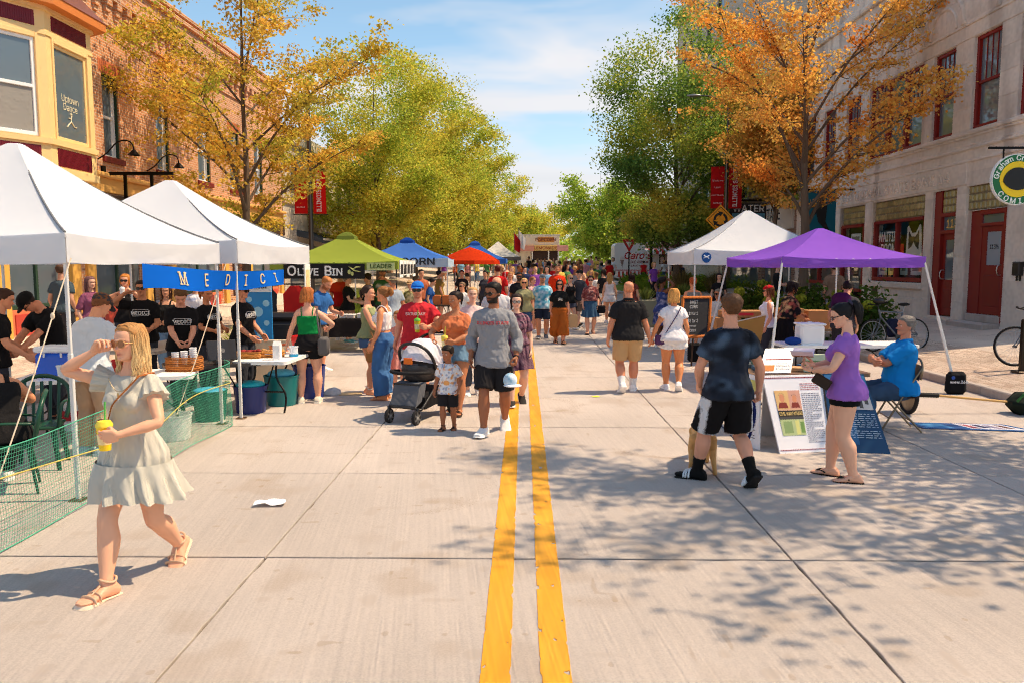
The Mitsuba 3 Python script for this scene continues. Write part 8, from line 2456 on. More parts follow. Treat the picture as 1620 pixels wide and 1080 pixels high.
# the stroller
def stroller(x,y,face):
 k = thing('stroller','black and grey stroller with a pale blanket over its car seat and an orange tag','stroller')
 R,o = rotz(-face),np.array([x,y,0])
 P = lambda nm,m,bs,c,sm=True,**kw: put(f'{k}__{nm}',m.tf(R,o),bs,sm,c,**kw)
 DK,GR = C(40,38,40),C(96,98,104)
 for g in (-1,1):
  P('frame_tube',tube(spline([[g * .25,-.50,1.02],[g * .26,-.34,.80],[g * .26,.05,.42],[g * .24,.36,.19]],16),.017,8),'plastic',DK)
  P('frame_tube',tube([[g * .26,-.16,.62],[g * .27,-.44,.16]],.016,8),'plastic',DK)
  for (wx,wy,r_) in ((g * .20,.42,.095),(g * .27,-.46,.13)):
   w = P('wheel',lathe([(r_ * .78,-.022),(r_ * .96,-.02),(r_,0),(r_ * .96,.02),(r_ * .78,.022)],26).rot('y',90).mv(wx,wy,r_),'matte',C(34,33,34),40)
   put(f'{w}__disc',lathe([(.001,-.024),(.02,-.026),(r_ * .74,-.010),(r_ * .74,.010),(.02,.026),(.001,.024)],22).rot('y',90).mv(wx,wy,r_).tf(R,o),'plastic',40,C(150,150,150))
   put(f'{w}__spoke',cat([box(-.027,.027,-.012,.012,.02,r_ * .8).rot('x',q * 60) for q in range(6)]).mv(wx,wy,r_).tf(R,o),'plastic',False,C(90,90,92))
  P('fork',tube([[g * .20,.42,.10],[g * .22,.40,.22]],.020,8),'plastic',DK)
 P('handlebar',tube(spline([[-.25,-.50,1.02],[-.2,-.56,1.06],[.2,-.56,1.06],[.25,-.50,1.02]],16),.019,8),'matte',C(22,22,24))
 P('rear_axle',tube([[-.27,-.46,.13],[.27,-.46,.13]],.012,6),'metal',DK)
 P('front_bar',tube(spline([[-.24,.36,.19],[-.1,.44,.22],[.1,.44,.22],[.24,.36,.19]],12),.017,8),'plastic',DK)
 bk = loft([np.array([(-.22,-.40,.22),(.22,-.40,.22),(.22,.22,.17),(-.22,.22,.17)]),np.array([(-.24,-.42,.40),(.24,-.42,.40),(.23,.24,.33),(-.23,.24,.33)])])
 P('basket',bk,'cloth',C(30,29,31),30)
 ft = loft([np.array([(-.19,.20,.30),(.19,.20,.30),(.19,.42,.22),(-.19,.42,.22)]),np.array([(-.20,.14,.52),(.20,.14,.52),(.19,.30,.50),(-.19,.30,.50)])])
 P('foot_panel',ft,'cloth',GR,30)
 for e_ in ([[-.19,.42,.23],[.19,.42,.23]],[[-.20,.30,.50],[.20,.30,.50]]):
  P('foot_panel_trim',tube(e_,.014,6),'plastic',DK)
 # car seat shell
 ang = np.linspace(0,2 * np.pi,24,endpoint=False)
 sr = lambda cy,cz,a,b: np.c_[a * np.cos(ang),cy + b * np.sin(ang),np.full(24,cz)]
 P('car_seat',loft([sr(-.08,.50,.15,.22),sr(-.08,.56,.205,.32),sr(-.08,.66,.225,.36),sr(-.09,.74,.215,.35)]),'plastic',C(48,47,50),50)
 P('seat_pad',loft([sr(-.08,.70,.19,.31),sr(-.08,.76,.19,.31)]),'cloth',GR,40)
 P('carry_handle',tube(spline([[-.235,-.06,.66],[-.24,.08,.86],[-.15,.16,.98],[.15,.16,.98],[.24,.08,.86],[.235,-.06,.66]],26),.022,8),'plastic',DK)
 P('bumper_bar',tube(spline([[-.235,.10,.64],[-.24,.30,.66],[-.12,.40,.66],[.12,.40,.66],[.24,.30,.66],[.235,.10,.64]],26),.022,8),'matte',C(30,29,31))
 P('orange_tag',cbox(0,.268,.80,.13,.014,.085,.02),'plastic',C(236,112,24),30)
 # canopy with a draped blanket
 th,ph = np.meshgrid(np.linspace(.0,np.pi * .62,16),np.linspace(0,np.pi,24),indexing='ij')
 def dome(r,dz=0):
  return np.stack([r * .245 * np.cos(ph),-.14 + .36 * np.sin(ph) * np.cos(th) * r,.70 + .33 * np.sin(th) * np.sin(ph) * r + dz],-1)
 a_ = (np.arange(15)[:,None] * 24 + np.arange(23)).ravel()
 F4 = np.stack([a_,a_ + 24,a_ + 25,a_ + 1],1)
 P('canopy',M(dome(1.0).reshape(-1,3),F4),'cloth',C(56,55,58))
 th,ph = np.meshgrid(np.linspace(.30,np.pi * .70,22),np.linspace(-.18,np.pi + .10,40),indexing='ij')
 bl = np.stack([.265 * np.cos(ph) * (1 + .04 * np.sin(9 * th)),-.14 + .39 * np.sin(np.clip(ph,0,np.pi)) * np.cos(th),.70 + .36 * np.sin(th) * np.sin(np.clip(ph,0,np.pi)) - .9 * np.maximum(-ph,0) - .9 * np.maximum(ph - np.pi,0)],-1).reshape(-1,3)
 nn = bl - [0,-.14,.70]
 nn /= np.linalg.norm(nn,axis=1,keepdims=True)
 bl = bl + nn * (.04 * (meshkit.fbm(bl * [9,13,7],3) - .4))[:,None]
 a_ = (np.arange(21)[:,None] * 40 + np.arange(39)).ravel()
 P('blanket',M(bl,np.stack([a_,a_ + 40,a_ + 41,a_ + 1],1)),'cloth',C(214,210,218))
stroller(-1.40,10.35,202)
# ---- others round the family
p = PP('fair-haired woman in a pale pink top half hidden behind the man in grey',-.80,12.3,1.68,170,'f',PALE)
p.body().scalp(lambda q: p.hairline(q,front=.85,thick=.035,top=.05),(196,150,96)).tail([(0,-.4,.8),(0,-.58,.7),(0,-.55,.1)],[.1,.11,.03],(190,140,86)).top((226,196,190),hem=.5,sleeve=.4).bottoms((70,74,84),1.8,part='trousers').shoes()
p = PP('bald man with a grey moustache looking over the shoulder of the man in grey',-.46,13.6,1.82,182,'m',(226,158,124))
p.body(brow=(140,120,100),beard='m',beardcol=(150,130,116)).top((196,196,200),sleeve=.6).bottoms((90,86,80),1.8,part='trousers').shoes((60,50,46))
p = PP('woman in glasses and a dark plaid dress just behind the man in grey',-.10,11.4,1.62,176,'f',PALE,RF=(.05,.12,-8,6),LF=(-.05,-.12,30,6))
p.body().scalp(lambda q: p.hairline(q,front=.84,thick=.04),(48,34,28)).locks((46,32,26),.55,110,seed=9).glasses((170,160,150),(50,40,36),.105,'glasses')
p.top((96,52,74),hem=.56,sleeve=.7,fn=plaid((40,32,48),(190,150,160),120)).skirt((86,46,68),.60,.34,.04,fn=plaid((40,32,48),(190,150,160),120)).shoes((40,36,36),(230,230,230))
p = PP('woman with sunglasses in an olive tee and denim shorts walking beside the yellow line',.02,20.7,1.66,180,'f',(226,156,118),wt=1.22,**walk(.12,True))
p.body().scalp(lambda q: p.hairline(q,front=.85,thick=.045),(206,168,112)).locks((210,172,116),.42,90,seed=4).glasses().top((150,146,108),hem=.475,sleeve=.7,infl=.018).bottoms((52,76,110),.80,fn=denim,infl=.014).shoes((120,80,60),(110,80,60),'sandal')
p = PP('man in a grey cap and pale blue flowered shirt in the middle of the street',.52,21.4,1.74,186,'m',(222,156,120),wt=1.15,**walk(.10,False))
p.body(beard=.5).short((90,70,56)).cap((110,116,124)).top((150,200,222),hem=.47,sleeve=.7,infl=.02,fn=patches([(232,238,240),(70,160,190)],26,(.52,.58))).bottoms((40,48,66),.86,infl=.016).shoes((90,96,110))
p = PP('laughing woman with sunglasses in a black tee and wide rust trousers',.93,20.2,1.63,178,'f',(220,150,116),wt=1.16,**walk(.12,True))
p.body().scalp(lambda q: p.hairline(q,front=.85,thick=.045),(54,34,28)).locks((50,30,26),.75,110,seed=6).glasses().top((28,27,28),hem=.57,sleeve=.75,infl=.014,hem_infl=.012)
sun_ = [tube([[.014 * math.cos(a) * 1,.0,.68 + .014 * math.sin(a)],[.055 * math.cos(a),.0,.68 + .05 * math.sin(a)]],.004,4) for a in np.linspace(.2,np.pi - .2,9)]
m_ = cat(sun_)
a_,bf_,bb_ = p.ring_dims(m_.v[:,2])
m_.v[:,1] += (bf_ + .032) * np.sqrt(1 - np.clip(np.abs(m_.v[:,0]) / (a_ + .02),0,.95) ** 2)
p.put('shirt__sunburst_print',M(p.tor(m_.v),m_.f),'matte',C(210,206,200),False)
p.bottoms((168,88,34),1.62,waist=.61,infl=.022,flare=.05,wr=.01,part='trousers').shoes((40,32,28),(60,46,38),'sandal')
bag(p,'brown paper shopping bag carried by the woman in rust trousers',(-.19,.03,.46),(.30,.12,.34),(206,166,118),[(-.21,.03,.46),(-.18,.03,.50),(-.14,.03,.46)],'paper_bag',bev=.004)
p = PP('woman in a maroon patterned blouse and long blue denim skirt with a black handbag',1.93,22.6,1.66,182,'f',(228,168,138),**walk(.10,False),hd=(0,0,0))
p.body().short((46,32,28),.08,.11,front=.84,noise=.12).glasses().top((124,62,64),hem=.58,sleeve=1.0,infl=.014,fn=patches([(190,140,130)],40,(.55,.62)),sl_infl=.02).skirt((58,88,116),.61,.30,.045,9,.010,fn=denim).shoes((70,50,44),(60,44,40),'flipflop')
bag(p,'black handbag on the arm of the woman in the denim skirt',(-.18,.04,.50),(.26,.12,.22),(30,28,30),[(-.13,.04,.66),(-.18,.05,.56),(-.2,.04,.5)])
p = PP('man in a black cap and dark grey shirt behind the woman in the denim skirt',1.72,24.2,1.8,230,'m',FAIR,**walk(.10,True))
p.body().short((60,44,36)).cap((26,26,28)).top((66,68,74),sleeve=.62,infl=.018).bottoms((120,100,84),.9).shoes((40,38,38))
p = PP('blonde woman in a black tank top beside the man in the black cap',1.42,24.0,1.66,150,'f',FAIR,**walk(.08,True))
p.body().scalp(lambda q: p.hairline(q,front=.84,thick=.06),(206,160,96)).glasses().top((28,27,29),sleeve=0,neck=.785).straps((28,27,29)).bottoms((70,74,90),.5).shoes()
p = PP('long-haired blonde woman in a white top and white shorts seen from behind',2.85,26.0,1.66,5,'f',(226,164,126),**walk(.08,True))
p.body().scalp(lambda q: p.hairline(q,front=.84,thick=.045),(196,146,84)).locks((180,128,70),1.35,120,col2=(214,168,100),seed=8).top((226,216,212),sleeve=0,neck=.77,hem=.56).straps((226,216,212)).bottoms((230,230,236),.28,waist=.6).shoes()
p = PP('dark long-haired woman just behind the bald man in black',3.3,24.0,1.68,20,'f',TAN)
p.body().scalp(lambda q: p.hairline(q,thick=.045),(46,28,24)).locks((48,28,24),.95,110,seed=12).top((120,60,50),sleeve=.4).bottoms((150,170,190),1.8,part='jeans').shoes()
# the couple hand in hand
p = PP('bald man in a black polo shirt and khaki shorts walking away hand in hand',1.68,12.55,1.78,2,'m',(212,140,106),0,RF=(.06,.10,-4,6),LF=(-.05,-.12,34,6),RA=(.20,.05,.475),LA=(-.175,.02,.48),wt=1.14,belly=.25)
p.body().top((38,37,39),hem=.485,sleeve=.70,infl=.018,wr=.008,sl_infl=.018)
p.put('collar',tube(spline(p.tor(np.array([[.036,.034,.825],[.044,-.01,.842],[.03,-.042,.845],[0,-.049,.846],[-.03,-.042,.845],[-.044,-.01,.842],[-.036,.034,.825]])),30),.011,6,flat=.5),'cloth',C(34,33,35))
p.bottoms((196,158,112),.90,waist=.59,infl=.017,flare=.024,wr=.006).shoes((236,236,236),(245,245,245),sock=(232,230,228))
hand_at = p.handpt(1,(0,.02,.07))
p = PP('blonde woman in a white blouse and white shorts holding the hand of the bald man',2.43,12.7,1.66,4,'f',(216,140,92),0,LF=(-.05,.10,-4,6),RF=(.05,-.10,34,6),hd=(12,0,0),wt=1.06)
loc = (p.R.T @ (hand_at - p.o)) / p.h
p = (lambda key: key)(p)
p.arms[-1] = (lambda sh: (sh,*two_bone(sh,loc + [.02,0,.055],.168,.148,(-.6,-1,-.2)),p.arms[-1][3],'grip'))(p.arms[-1][0])
p.body().scalp(lambda q: p.hairline(q,front=.84,thick=.05),(214,150,76)).locks((206,138,66),.50,150,col2=(236,184,110),front=False,wave=.05,seed=5,spread=.03)
p.top((236,232,234),hem=.50,sleeve=.45,infl=.018,wr=.007).bottoms((232,228,226),.26,waist=.59,infl=.014,flare=.026).shoes((236,236,238),(246,246,246))
k = thing('crossbody_bag','small purple crossbody bag worn by the blonde woman in white','bag')
ln = torso_loop(p,-.10,.535,.062,.822,.030,18)
put(f'{k}__strap',tube([p.pt(q) for q in np.vstack([ln,ln[:1]])],.008,6,flat=.4),'matte',True,C(70,44,84))
put(f'{k}__pouch',M(box(-.09,.09,-.025,.025,-.16,0,.02).v @ p.R.T + p.pt([-.125,-.05,.55]),box(-.09,.09,-.025,.025,-.16,0,.02).f),'matte',30,C(84,50,92))
# ---- left centre: the women by the stalls
p = PP('auburn-haired woman in a bright green strappy top and black cycling shorts, back to us',-3.18,11.5,1.70,-8,'f',(232,172,142),0,LF=(-.075,0,0,8),RF=(.07,.01,0,8),RA=(.155,.16,.63),RAh=(1,-.5,-.3),Rhand='grip',LA=(-.20,.10,.50),LAh=(-1,-.6,-.1),Lhand='relax',hd=(26,-6,0))
p.body().scalp(lambda q: p.hairline(q,front=.85,thick=.05),(176,98,48)).locks((170,92,44),.46,150,col2=(206,130,70),front=False,wave=.05,seed=14,spread=.04)
p.top((16,124,62),hem=.60,sleeve=0,neck=.755,infl=.008,hem_infl=.008).straps((16,124,62),z=.75,w=.004)
p.bottoms((26,25,27),.45,waist=.605,infl=.008,flare=.009,wr=.002).shoes((226,214,196),(240,234,224))
bag(p,'grey leather shoulder bag hanging on the woman in the green top',(.135,-.03,.575),(.16,.24,.26),(96,92,90),[(.10,.05,.60),(.085,.055,.78),(.082,0,.826),(.085,-.055,.78),(.11,-.08,.58)],bs='matte')
p = PP('bearded man in a blue tee bending forward beside the woman in green',-3.95,15.0,1.84,110,'m',(226,158,122),lean=22,LA=(-.08,.22,.60),RA=(.1,.2,.58),hd=(0,-10,0))
p.body(beard=1,beardcol=(160,96,56)).short((190,120,66),.02,.04).top((52,104,168),sleeve=.65,infl=.018).bottoms((90,80,70),.9).shoes()
p = PP('woman in an olive sleeveless top and frayed denim shorts talking in the street',-2.44,12.3,1.70,95,'f',(228,160,124),0,LF=(-.05,-.02,0,6),RF=(.05,.03,0,6),RA=(.03,.17,.56),RAh=(1,-.6,-.2),LA=(-.14,.06,.50),hd=(12,-2,0))
p.body().scalp(lambda q: p.hairline(q,front=.85,thick=.035),(58,40,32)).tail([(0,-.4,.75),(0,-.55,.65),(0,-.5,.1)],[.09,.1,.03],(56,38,30)).top((142,150,108),hem=.53,sleeve=0,neck=.805,infl=.016).bottoms((70,96,130),.22,waist=.58,infl=.012,flare=.022,fn=denim).shoes((226,216,206),(236,230,226),'sandal')
sh,el,wr,Rm,hp_ = p.arms[1]
put(f'{p.key}__watch',tube([p.pt(wr + Rm @ np.array([.018 * math.cos(q),.016 * math.sin(q),-.01])) for q in np.linspace(0,6.3,15)],.008,6,flat=.5),'plastic',True,C(26,26,30))
bag(p,'tan woven bag hanging by the hip of the woman in olive',(.13,.09,.46),(.16,.26,.24),(176,120,72),[(.12,.05,.6),(.13,.08,.53),(.13,.1,.46)])
p = PP('curly-haired woman in a white tank top and wide blue jeans talking in the street',-2.12,11.85,1.70,282,'f',(226,150,104),0,LF=(-.06,0,0,8),RF=(.055,.02,0,6),LA=(-.14,.06,.49),RA=(.10,.12,.52),hd=(0,-2,0))
p.body().scalp(lambda q: p.hairline(q,front=.85,thick=.05),(150,100,56),noise=.12,freq=16).tail([(0,-.38,.80),(0,-.58,.80),(0,-.60,.55),(0,-.52,.35)],[.14,.18,.16,.05],(168,112,62),locks=9)
p.top((236,232,232),hem=.62,sleeve=0,neck=.775,infl=.008,hem_infl=.008).straps((236,232,232),z=.765,w=.010).bottoms((66,108,160),1.96,waist=.60,infl=.012,flare=.045,fn=denim,part='jeans').shoes((196,130,100),(190,140,110),'sandal')
PINK = PP('child in a pink dress half hidden behind the woman in jeans',-2.02,12.6,1.25,180,'c',FAIR,head_k=1.25)
PINK.body().short((150,100,60)).top((232,160,150),hem=.5,sleeve=.5).skirt((232,160,150),.6,.3,.06).shoes()
k = thing('backpack','grey backpack set down behind the two talking women','bag')
put(f'{k}__body',box(-2.42,-2.06,14.0,14.25,0.05,.55,.10),'cloth',40,C(110,104,96))
put(f'{k}__pocket',box(-2.36,-2.12,13.94,14.02,.1,.32,.04),'cloth',40,C(90,86,80))
put(f'{k}__strap',tube(spline([[-2.1,13.98,.5],[-2.0,13.9,.3],[-2.08,13.98,.1]],12),.02,6,flat=.4),'cloth',True,C(70,66,62))
# ---- the sellers under the white tents (black tees lettered MEDICI)
def seller(label,x,y,h,face,sex='m',skin=FAIR,hair=(70,48,34),word=True,lod=1,**k):
 q = PP(label,x,y,h,face,sex,skin,lod,**k)
 q.body()
 q.top((27,26,28),sleeve=.72,infl=.016,hem=.47)
 if word:
  q.chest_text(['MEDICI'],.030,.71,(226,224,220),infl=.030,box_=(.062,.020,.003))
 q.bottoms((60,62,70),1.9,part='trousers').shoes((40,38,38))
 return q
q = seller('young man in sunglasses and black lettered tee raising a hand to his forehead',-6.0,12.25,1.78,165,'m',(206,138,100),RA=(.10,.13,.905),RAh=(1,.2,-.4),Rhand='flat',Rdir=(-.9,.15,.25),Rpalm=(-.2,.2,-1),LA=(-.08,.17,.58))
q.short((50,34,26),.03,.07).glasses((30,26,24))
q = seller('young man in a black lettered tee looking down at his hands by the till',-4.98,11.3,1.72,150,'m',(226,160,128),lean=10,hd=(6,-26,0),LA=(-.04,.20,.55),RA=(.05,.21,.55),Lhand='hold',Rhand='hold')
q.short((104,72,44),.06,.085)
q = seller('woman with a ponytail in a black lettered tee facing right behind the wicker trays',-5.02,12.35,1.68,118,'f',(214,138,96),LA=(-.07,.18,.60),RA=(.06,.18,.60),Lhand='hold',Rhand='hold')
q.scalp(lambda z: q.hairline(z,front=.84,thick=.035),(150,88,48)).tail([(0,-.4,.8),(0,-.62,.72),(0,-.6,.1)],[.1,.11,.03],(160,94,50))
q = seller('seller with a tan cap and black lettered tee beside the front tent legs',-4.40,12.2,1.74,105,'m',(214,146,110),LA=(-.10,.14,.53),RA=(.09,.15,.53))
q.short((150,104,66),.05,.07).glasses()
q.cap((206,176,130))
q = seller('bearded man in a black cap bending over the left table',-6.02,9.95,1.80,205,'m',(226,150,112),word=False,lean=34,hd=(20,-28,0),LA=(-.03,.32,.52),RA=(.05,.32,.52),Lhand='hold',Rhand='hold')
q.short((50,36,28)).cap((28,27,28)).glasses()
q = seller('person in a black tee with white script cut by the left edge of the photo',-6.34,9.25,1.76,60,'m',(222,150,112),word=False,lean=16,LA=(-.08,.2,.56),RA=(.1,.2,.54))
q.short((70,44,32)).chest_text(['hello'],.03,.72,(230,230,230),back=True)
p = PP('person in a pale grey tee and dark cap, back to us at the left table',-4.66,8.30,1.76,8,'m',(226,156,116),0,lean=24,hd=(16,-14,0),LA=(-.13,.22,.54),RA=(.13,.2,.56))
p.body().short((120,74,44),.07,.08).cap((60,60,64)).top((206,210,216),hem=.47,sleeve=.65,infl=.02,wr=.009).bottoms((196,160,128),1.95,infl=.015,part='trousers').shoes((170,190,200),(200,210,214))
p = PP('woman in a black tank top seated with her back to us at the left edge',-4.74,6.93,1.64,310,'f',(226,150,108),0,sit=.47,LF=(-.09,.26,0,6),RF=(.09,.26,0,6),lean=24,wt=1.2,LA=(-.12,.2,.50),RA=(.12,.22,.5),Lhand='hold')
p.body().scalp(lambda q: p.hairline(q,thick=.05),(60,38,30)).top((30,29,30),hem=.47,sleeve=0,neck=.775,infl=.014).straps((30,29,30),z=.765,w=.012).bottoms((36,35,38),1.9,part='trousers').shoes()
p = PP('man in a dark teal shirt by the shop windows behind the left tent',-9.0,15.2,1.78,10,'m',TAN,z0=.25)
p.body().short((80,56,40)).top((70,84,92),sleeve=.6,infl=.02).bottoms((60,60,64),1.9,part='trousers').shoes()
p = PP('woman with long mauve-brown hair in a plum top behind the left tables',-8.0,14.4,1.66,120,'f',FAIR,z0=.15)
p.body().scalp(lambda q: p.hairline(q,thick=.05),(120,84,84)).locks((124,84,80),.9,110,seed=21).top((136,78,104),sleeve=.9,infl=.018).bottoms((60,60,80),1.9,part='jeans').shoes()
p = PP('red-haired woman in sunglasses and black top drinking from a white cup',-7.45,14.6,1.72,170,'f',(232,166,130),z0=.13,RA=(.05,.16,.80),RAh=(1,0,-.5),Rhand='grip',LA=(-.10,.14,.83),LAh=(-1,0,-.6),Lhand='pinch')
p.body().scalp(lambda q: p.hairline(q,thick=.05),(206,130,60)).locks((206,130,60),.4,90,seed=22).glasses().top((30,29,30),sleeve=0,neck=.79).straps((30,29,30)).bottoms((60,60,70),1.9,part='jeans').shoes()
drink('tall white cup raised by the red-haired woman in sunglasses',p.handpt(1,(0,.04,.06)) - [0,0,.06],.045,.17,(236,234,232),(236,236,236),None)
p = PP('woman in a black tank top and jeans standing behind the saluting seller',-6.55,14.3,1.66,170,'f',TAN,LA=(-.05,.16,.6),RA=(.06,.16,.6))
p.body().scalp(lambda q: p.hairline(q,thick=.05),(70,46,34)).locks((70,46,34),.7,80,seed=23).top((28,27,28),sleeve=0,neck=.785).straps((28,27,28)).bottoms((110,140,170),1.9,part='jeans',fn=denim).shoes()
p = PP('person in a white patterned tee standing behind the young man at the till',-6.55,15.6,1.74,175,'m',TAN)
p.body().short((80,56,40)).top((232,228,230),sleeve=.6,infl=.02,fn=patches([(160,170,200)],18,(.56,.62))).bottoms((80,82,92),.9).shoes()
# ---- at the olive stall and beyond
p = PP('person in an orange-red tee with their back to us inside the olive stall',-4.72,20.2,1.78,6,'m',TAN,z0=.1)
p.body().short((36,26,22),.06,.08).top((206,60,36),sleeve=.65,infl=.02,fn=lambda v,c: np.where(v[:,2:3] < .70,C(170,26,30),c)).bottoms((90,76,60),.9).shoes()
p = PP('grey-haired woman in a black tee behind the olive table',-4.42,19.7,1.68,100,'f',FAIR,z0=.08,LA=(-.04,.2,.6),RA=(.05,.2,.6))
p.body().short((130,116,100),.06,.08).top((30,29,30),sleeve=.6,infl=.018).bottoms((160,120,96),.8).shoes((90,160,170))
p = PP('dark-haired person in a black tee facing the grey-haired woman at the olive table',-3.98,20.0,1.70,285,'m',TAN,z0=.1,LA=(-.04,.2,.6),RA=(.05,.2,.6))
p.body().short((46,32,26),.06,.08).top((33,31,32),sleeve=.6,infl=.018).bottoms((70,66,66),.9).shoes((90,150,150))
p = PP('man in a dark cap and green tee, hand at his mouth, in olive stall',-3.66,20.4,1.84,170,'m',(214,146,110),z0=.1,LA=(-.02,.15,.86),LAh=(-1,.1,-.6),Lhand='hold')
p.body(beard=.7).short((50,36,30)).cap((60,62,80)).top((64,110,72),sleeve=.65,infl=.02,fn=patches([(206,206,214)],12,(.62,.66))).bottoms((90,84,76),.9).shoes()
p = PP('man in a straw-coloured sun hat and grey tee at the corner of the green tent',-2.98,17.9,1.74,320,'m',(196,124,88),z0=.02)
p.body().short((120,104,90)).top((158,168,180),sleeve=.65,infl=.02).bottoms((214,220,228),.9).shoes()
p.put('hat',lathe([(.001,.34),(.20,.33),(.27,.26),(.34,.10),(.62,.03),(.64,.0),(.36,.02)],26).tf(np.eye(3),(0,-.03,.68)).fn(p.head_pts),'cloth',C(150,140,106))
p = PP('boy in a camouflage tee and tan cap beside the green tent pole',-2.92,20.3,1.50,200,'m',FAIR,z0=.1,head_k=1.12,LA=(-.05,.18,.6),RA=(.06,.18,.6))
p.body().short((120,80,50)).cap((196,160,120)).top((176,160,110),sleeve=.6,infl=.02,fn=patches([(110,110,70),(206,190,150)],22)).bottoms((110,100,84),.9).shoes()
p = PP('dark-haired man by the orange flower boxes under the first blue tent',-3.2,24.6,1.80,150,'m',TAN)
p.body().short((30,24,22)).top((176,100,70),sleeve=.65,infl=.02).bottoms((80,76,72),.9).shoes()
p = PP('woman with dark hair in a blue tee bending under the first blue tent',-2.75,22.6,1.62,80,'f',TAN,lean=18)
p.body().scalp(lambda q: p.hairline(q,thick=.06),(40,30,28)).top((44,84,150),sleeve=.6).bottoms((60,64,80),.9).shoes()
for i in range(2):
 carton(('left' if i == 0 else 'right') + ' terracotta flower crate on the stand under the first blue tent',-2.75 + .45 * i,24.2,.75,.4,.3,.34,(196,110,60),'flower_crate','crate',4)
table('dark stand carrying the terracotta flower crates',-2.6,24.2,0,1.1,.5,.74,(70,56,46),z0=.06)
p = PP('man with sunglasses sitting at the umbrella, in a white shirt',-1.75,22.4,1.70,215,'m',(222,156,120),sit=.60)
p.body().short((130,104,80),.03,.05).glasses().top((232,228,226),sleeve=.65,infl=.02).bottoms((120,110,100),.9).shoes()
folding_chair('folding chair under the man in the white shirt by the umbrella',-1.76,22.45,215 + 180 - 180,(110,106,100),.08)
for i,(x,y,c,f_,hc,lb) in enumerate(((-2.15,27.4,(40,38,40),170,(36,28,24),'dark figure in a wide hat standing under the umbrella'),(-2.9,27.0,(150,120,60),60,(40,30,26),'person in a mustard top beside the umbrella pole'),(-1.3,26.8,(60,60,66),200,(30,24,22),'dark-haired person in charcoal at the right of the umbrella'))):
 q = PP(lb,x,y,1.70,f_,'f',TAN)
 q.body().scalp(lambda z: q.hairline(z,thick=.06),hc).top(c,sleeve=.6,infl=.02).bottoms((60,58,60),.9).shoes()
p = PP('tall person in a plain red tee, back to us, left of yellow line',-.80,24.5,1.92,0,'m',TAN,wt=1.2)
p.body().short((90,30,26)).top((196,30,32),sleeve=.7,infl=.022).bottoms((90,110,120),.9).shoes()
p = PP('woman in a white tank top and denim shorts walking toward us beyond the red tee',-.42,25.4,1.70,180,'f',(226,160,124),**walk(.1))
p.body().scalp(lambda q: p.hairline(q,thick=.05),(170,120,70)).locks((180,130,76),.6,80,seed=31).top((206,206,214),sleeve=0,neck=.78).straps((206,206,214)).bottoms((60,90,140),.3,fn=denim).shoes()
p = PP('dark-bearded man in sunglasses and a black tee behind the woman in olive',-.12,22.2,1.78,178,'m',(150,92,62))
p.body(beard=1).short((26,20,18),.03,.04).glasses().top((34,33,36),sleeve=.65,infl=.02).bottoms((60,58,60),.9).shoes()
p = PP('tall man in a bright orange-red tee with a small white emblem in mid-street',1.16,27.0,1.86,182,'m',(222,150,112),wt=1.15)
p.body(beard=.6).short((120,80,56),.03,.05).top((222,56,22),sleeve=.7,infl=.022).chest_text(['U'],.05,.72,(236,226,220),infl=.034,dx=-.04).bottoms((110,104,96),.9).shoes()
p = PP('shirtless-armed girl raising her arm in a pink top near the flowered shirt',.28,23.2,1.62,120,'f',(232,170,140),LA=(-.2,.1,.95),LAh=(-1,0,.2))
p.body().scalp(lambda q: p.hairline(q,thick=.05),(150,100,66)).top((236,176,176),sleeve=.2,neck=.8).bottoms((90,110,140),.4).shoes()
# ---- right side, behind and under the tents
p = PP('woman with braids in a blue patterned tank dress by the white tent',3.42,19.4,1.72,60,'f',(120,72,46),RA=(.08,.06,.96),RAh=(1,0,-.1),Rhand='relax',LA=(-.12,.1,.97),LAh=(-1,0,-.1))
p.body().scalp(lambda q: p.hairline(q,thick=.05),(28,22,22)).tail([(0,-.4,.8),(0,-.6,.5),(0,-.55,-.3)],[.1,.12,.04],(30,24,24)).top((52,66,120),sleeve=0,neck=.785,fn=patches([(150,150,180)],26,(.56,.62))).straps((52,66,120)).skirt((52,66,120),.6,.32,.04,fn=patches([(150,150,180)],26,(.56,.62))).shoes()
p = PP('red-haired person in a grey tank top with their back to us by the chalkboard',4.02,18.7,1.72,350,'m',(226,150,112))
p.body().short((176,84,44),.05,.07).top((132,130,128),sleeve=0,neck=.80,infl=.016).bottoms((110,104,96),.9).shoes()
p = PP('grey-haired man in a white tee sitting behind the chalkboard',4.85,19.6,1.74,240,'m',(206,140,108),sit=.5)
p.body(beard='m',beardcol=(150,140,130)).short((140,132,126),.05,.06).glasses().top((224,222,226),sleeve=.7,infl=.022).bottoms((90,96,110),1.8,part='jeans').shoes()
folding_chair('dark folding chair under the man in the white tee',4.87,19.62,120,(60,58,56),.06)
p = PP('dark-haired woman in black standing at the back of the white tent',6.1,24.6,1.68,185,'f',FAIR)
p.body().scalp(lambda q: p.hairline(q,thick=.05),(40,28,26)).locks((40,28,26),.6,60,seed=41).top((30,28,30),sleeve=.5).bottoms((40,40,44),1.8,part='trousers').shoes()
p = PP('man in a black tee and grey shorts talking beyond the white tent',7.6,23.6,1.78,110,'m',FAIR,z0=.3,LA=(-.1,.2,.64),RA=(.1,.2,.62))
p.body().short((50,36,30)).top((28,28,30),sleeve=.65,infl=.02).bottoms((170,176,190),.9).shoes()
p = PP('person in a tan shirt seen from behind at the right end of the flower bed',8.1,20.6,1.76,20,'m',TAN,z0=.3)
p.body().short((60,42,34)).top((140,110,90),sleeve=.7,infl=.022).bottoms((70,72,84),.9,fn=patches([(180,180,190)],20,(.55,.6))).shoes()
p = PP('girl in a red headscarf, sunglasses and white halter top under the purple tent',4.83,15.55,1.62,285,'f',(226,156,120))
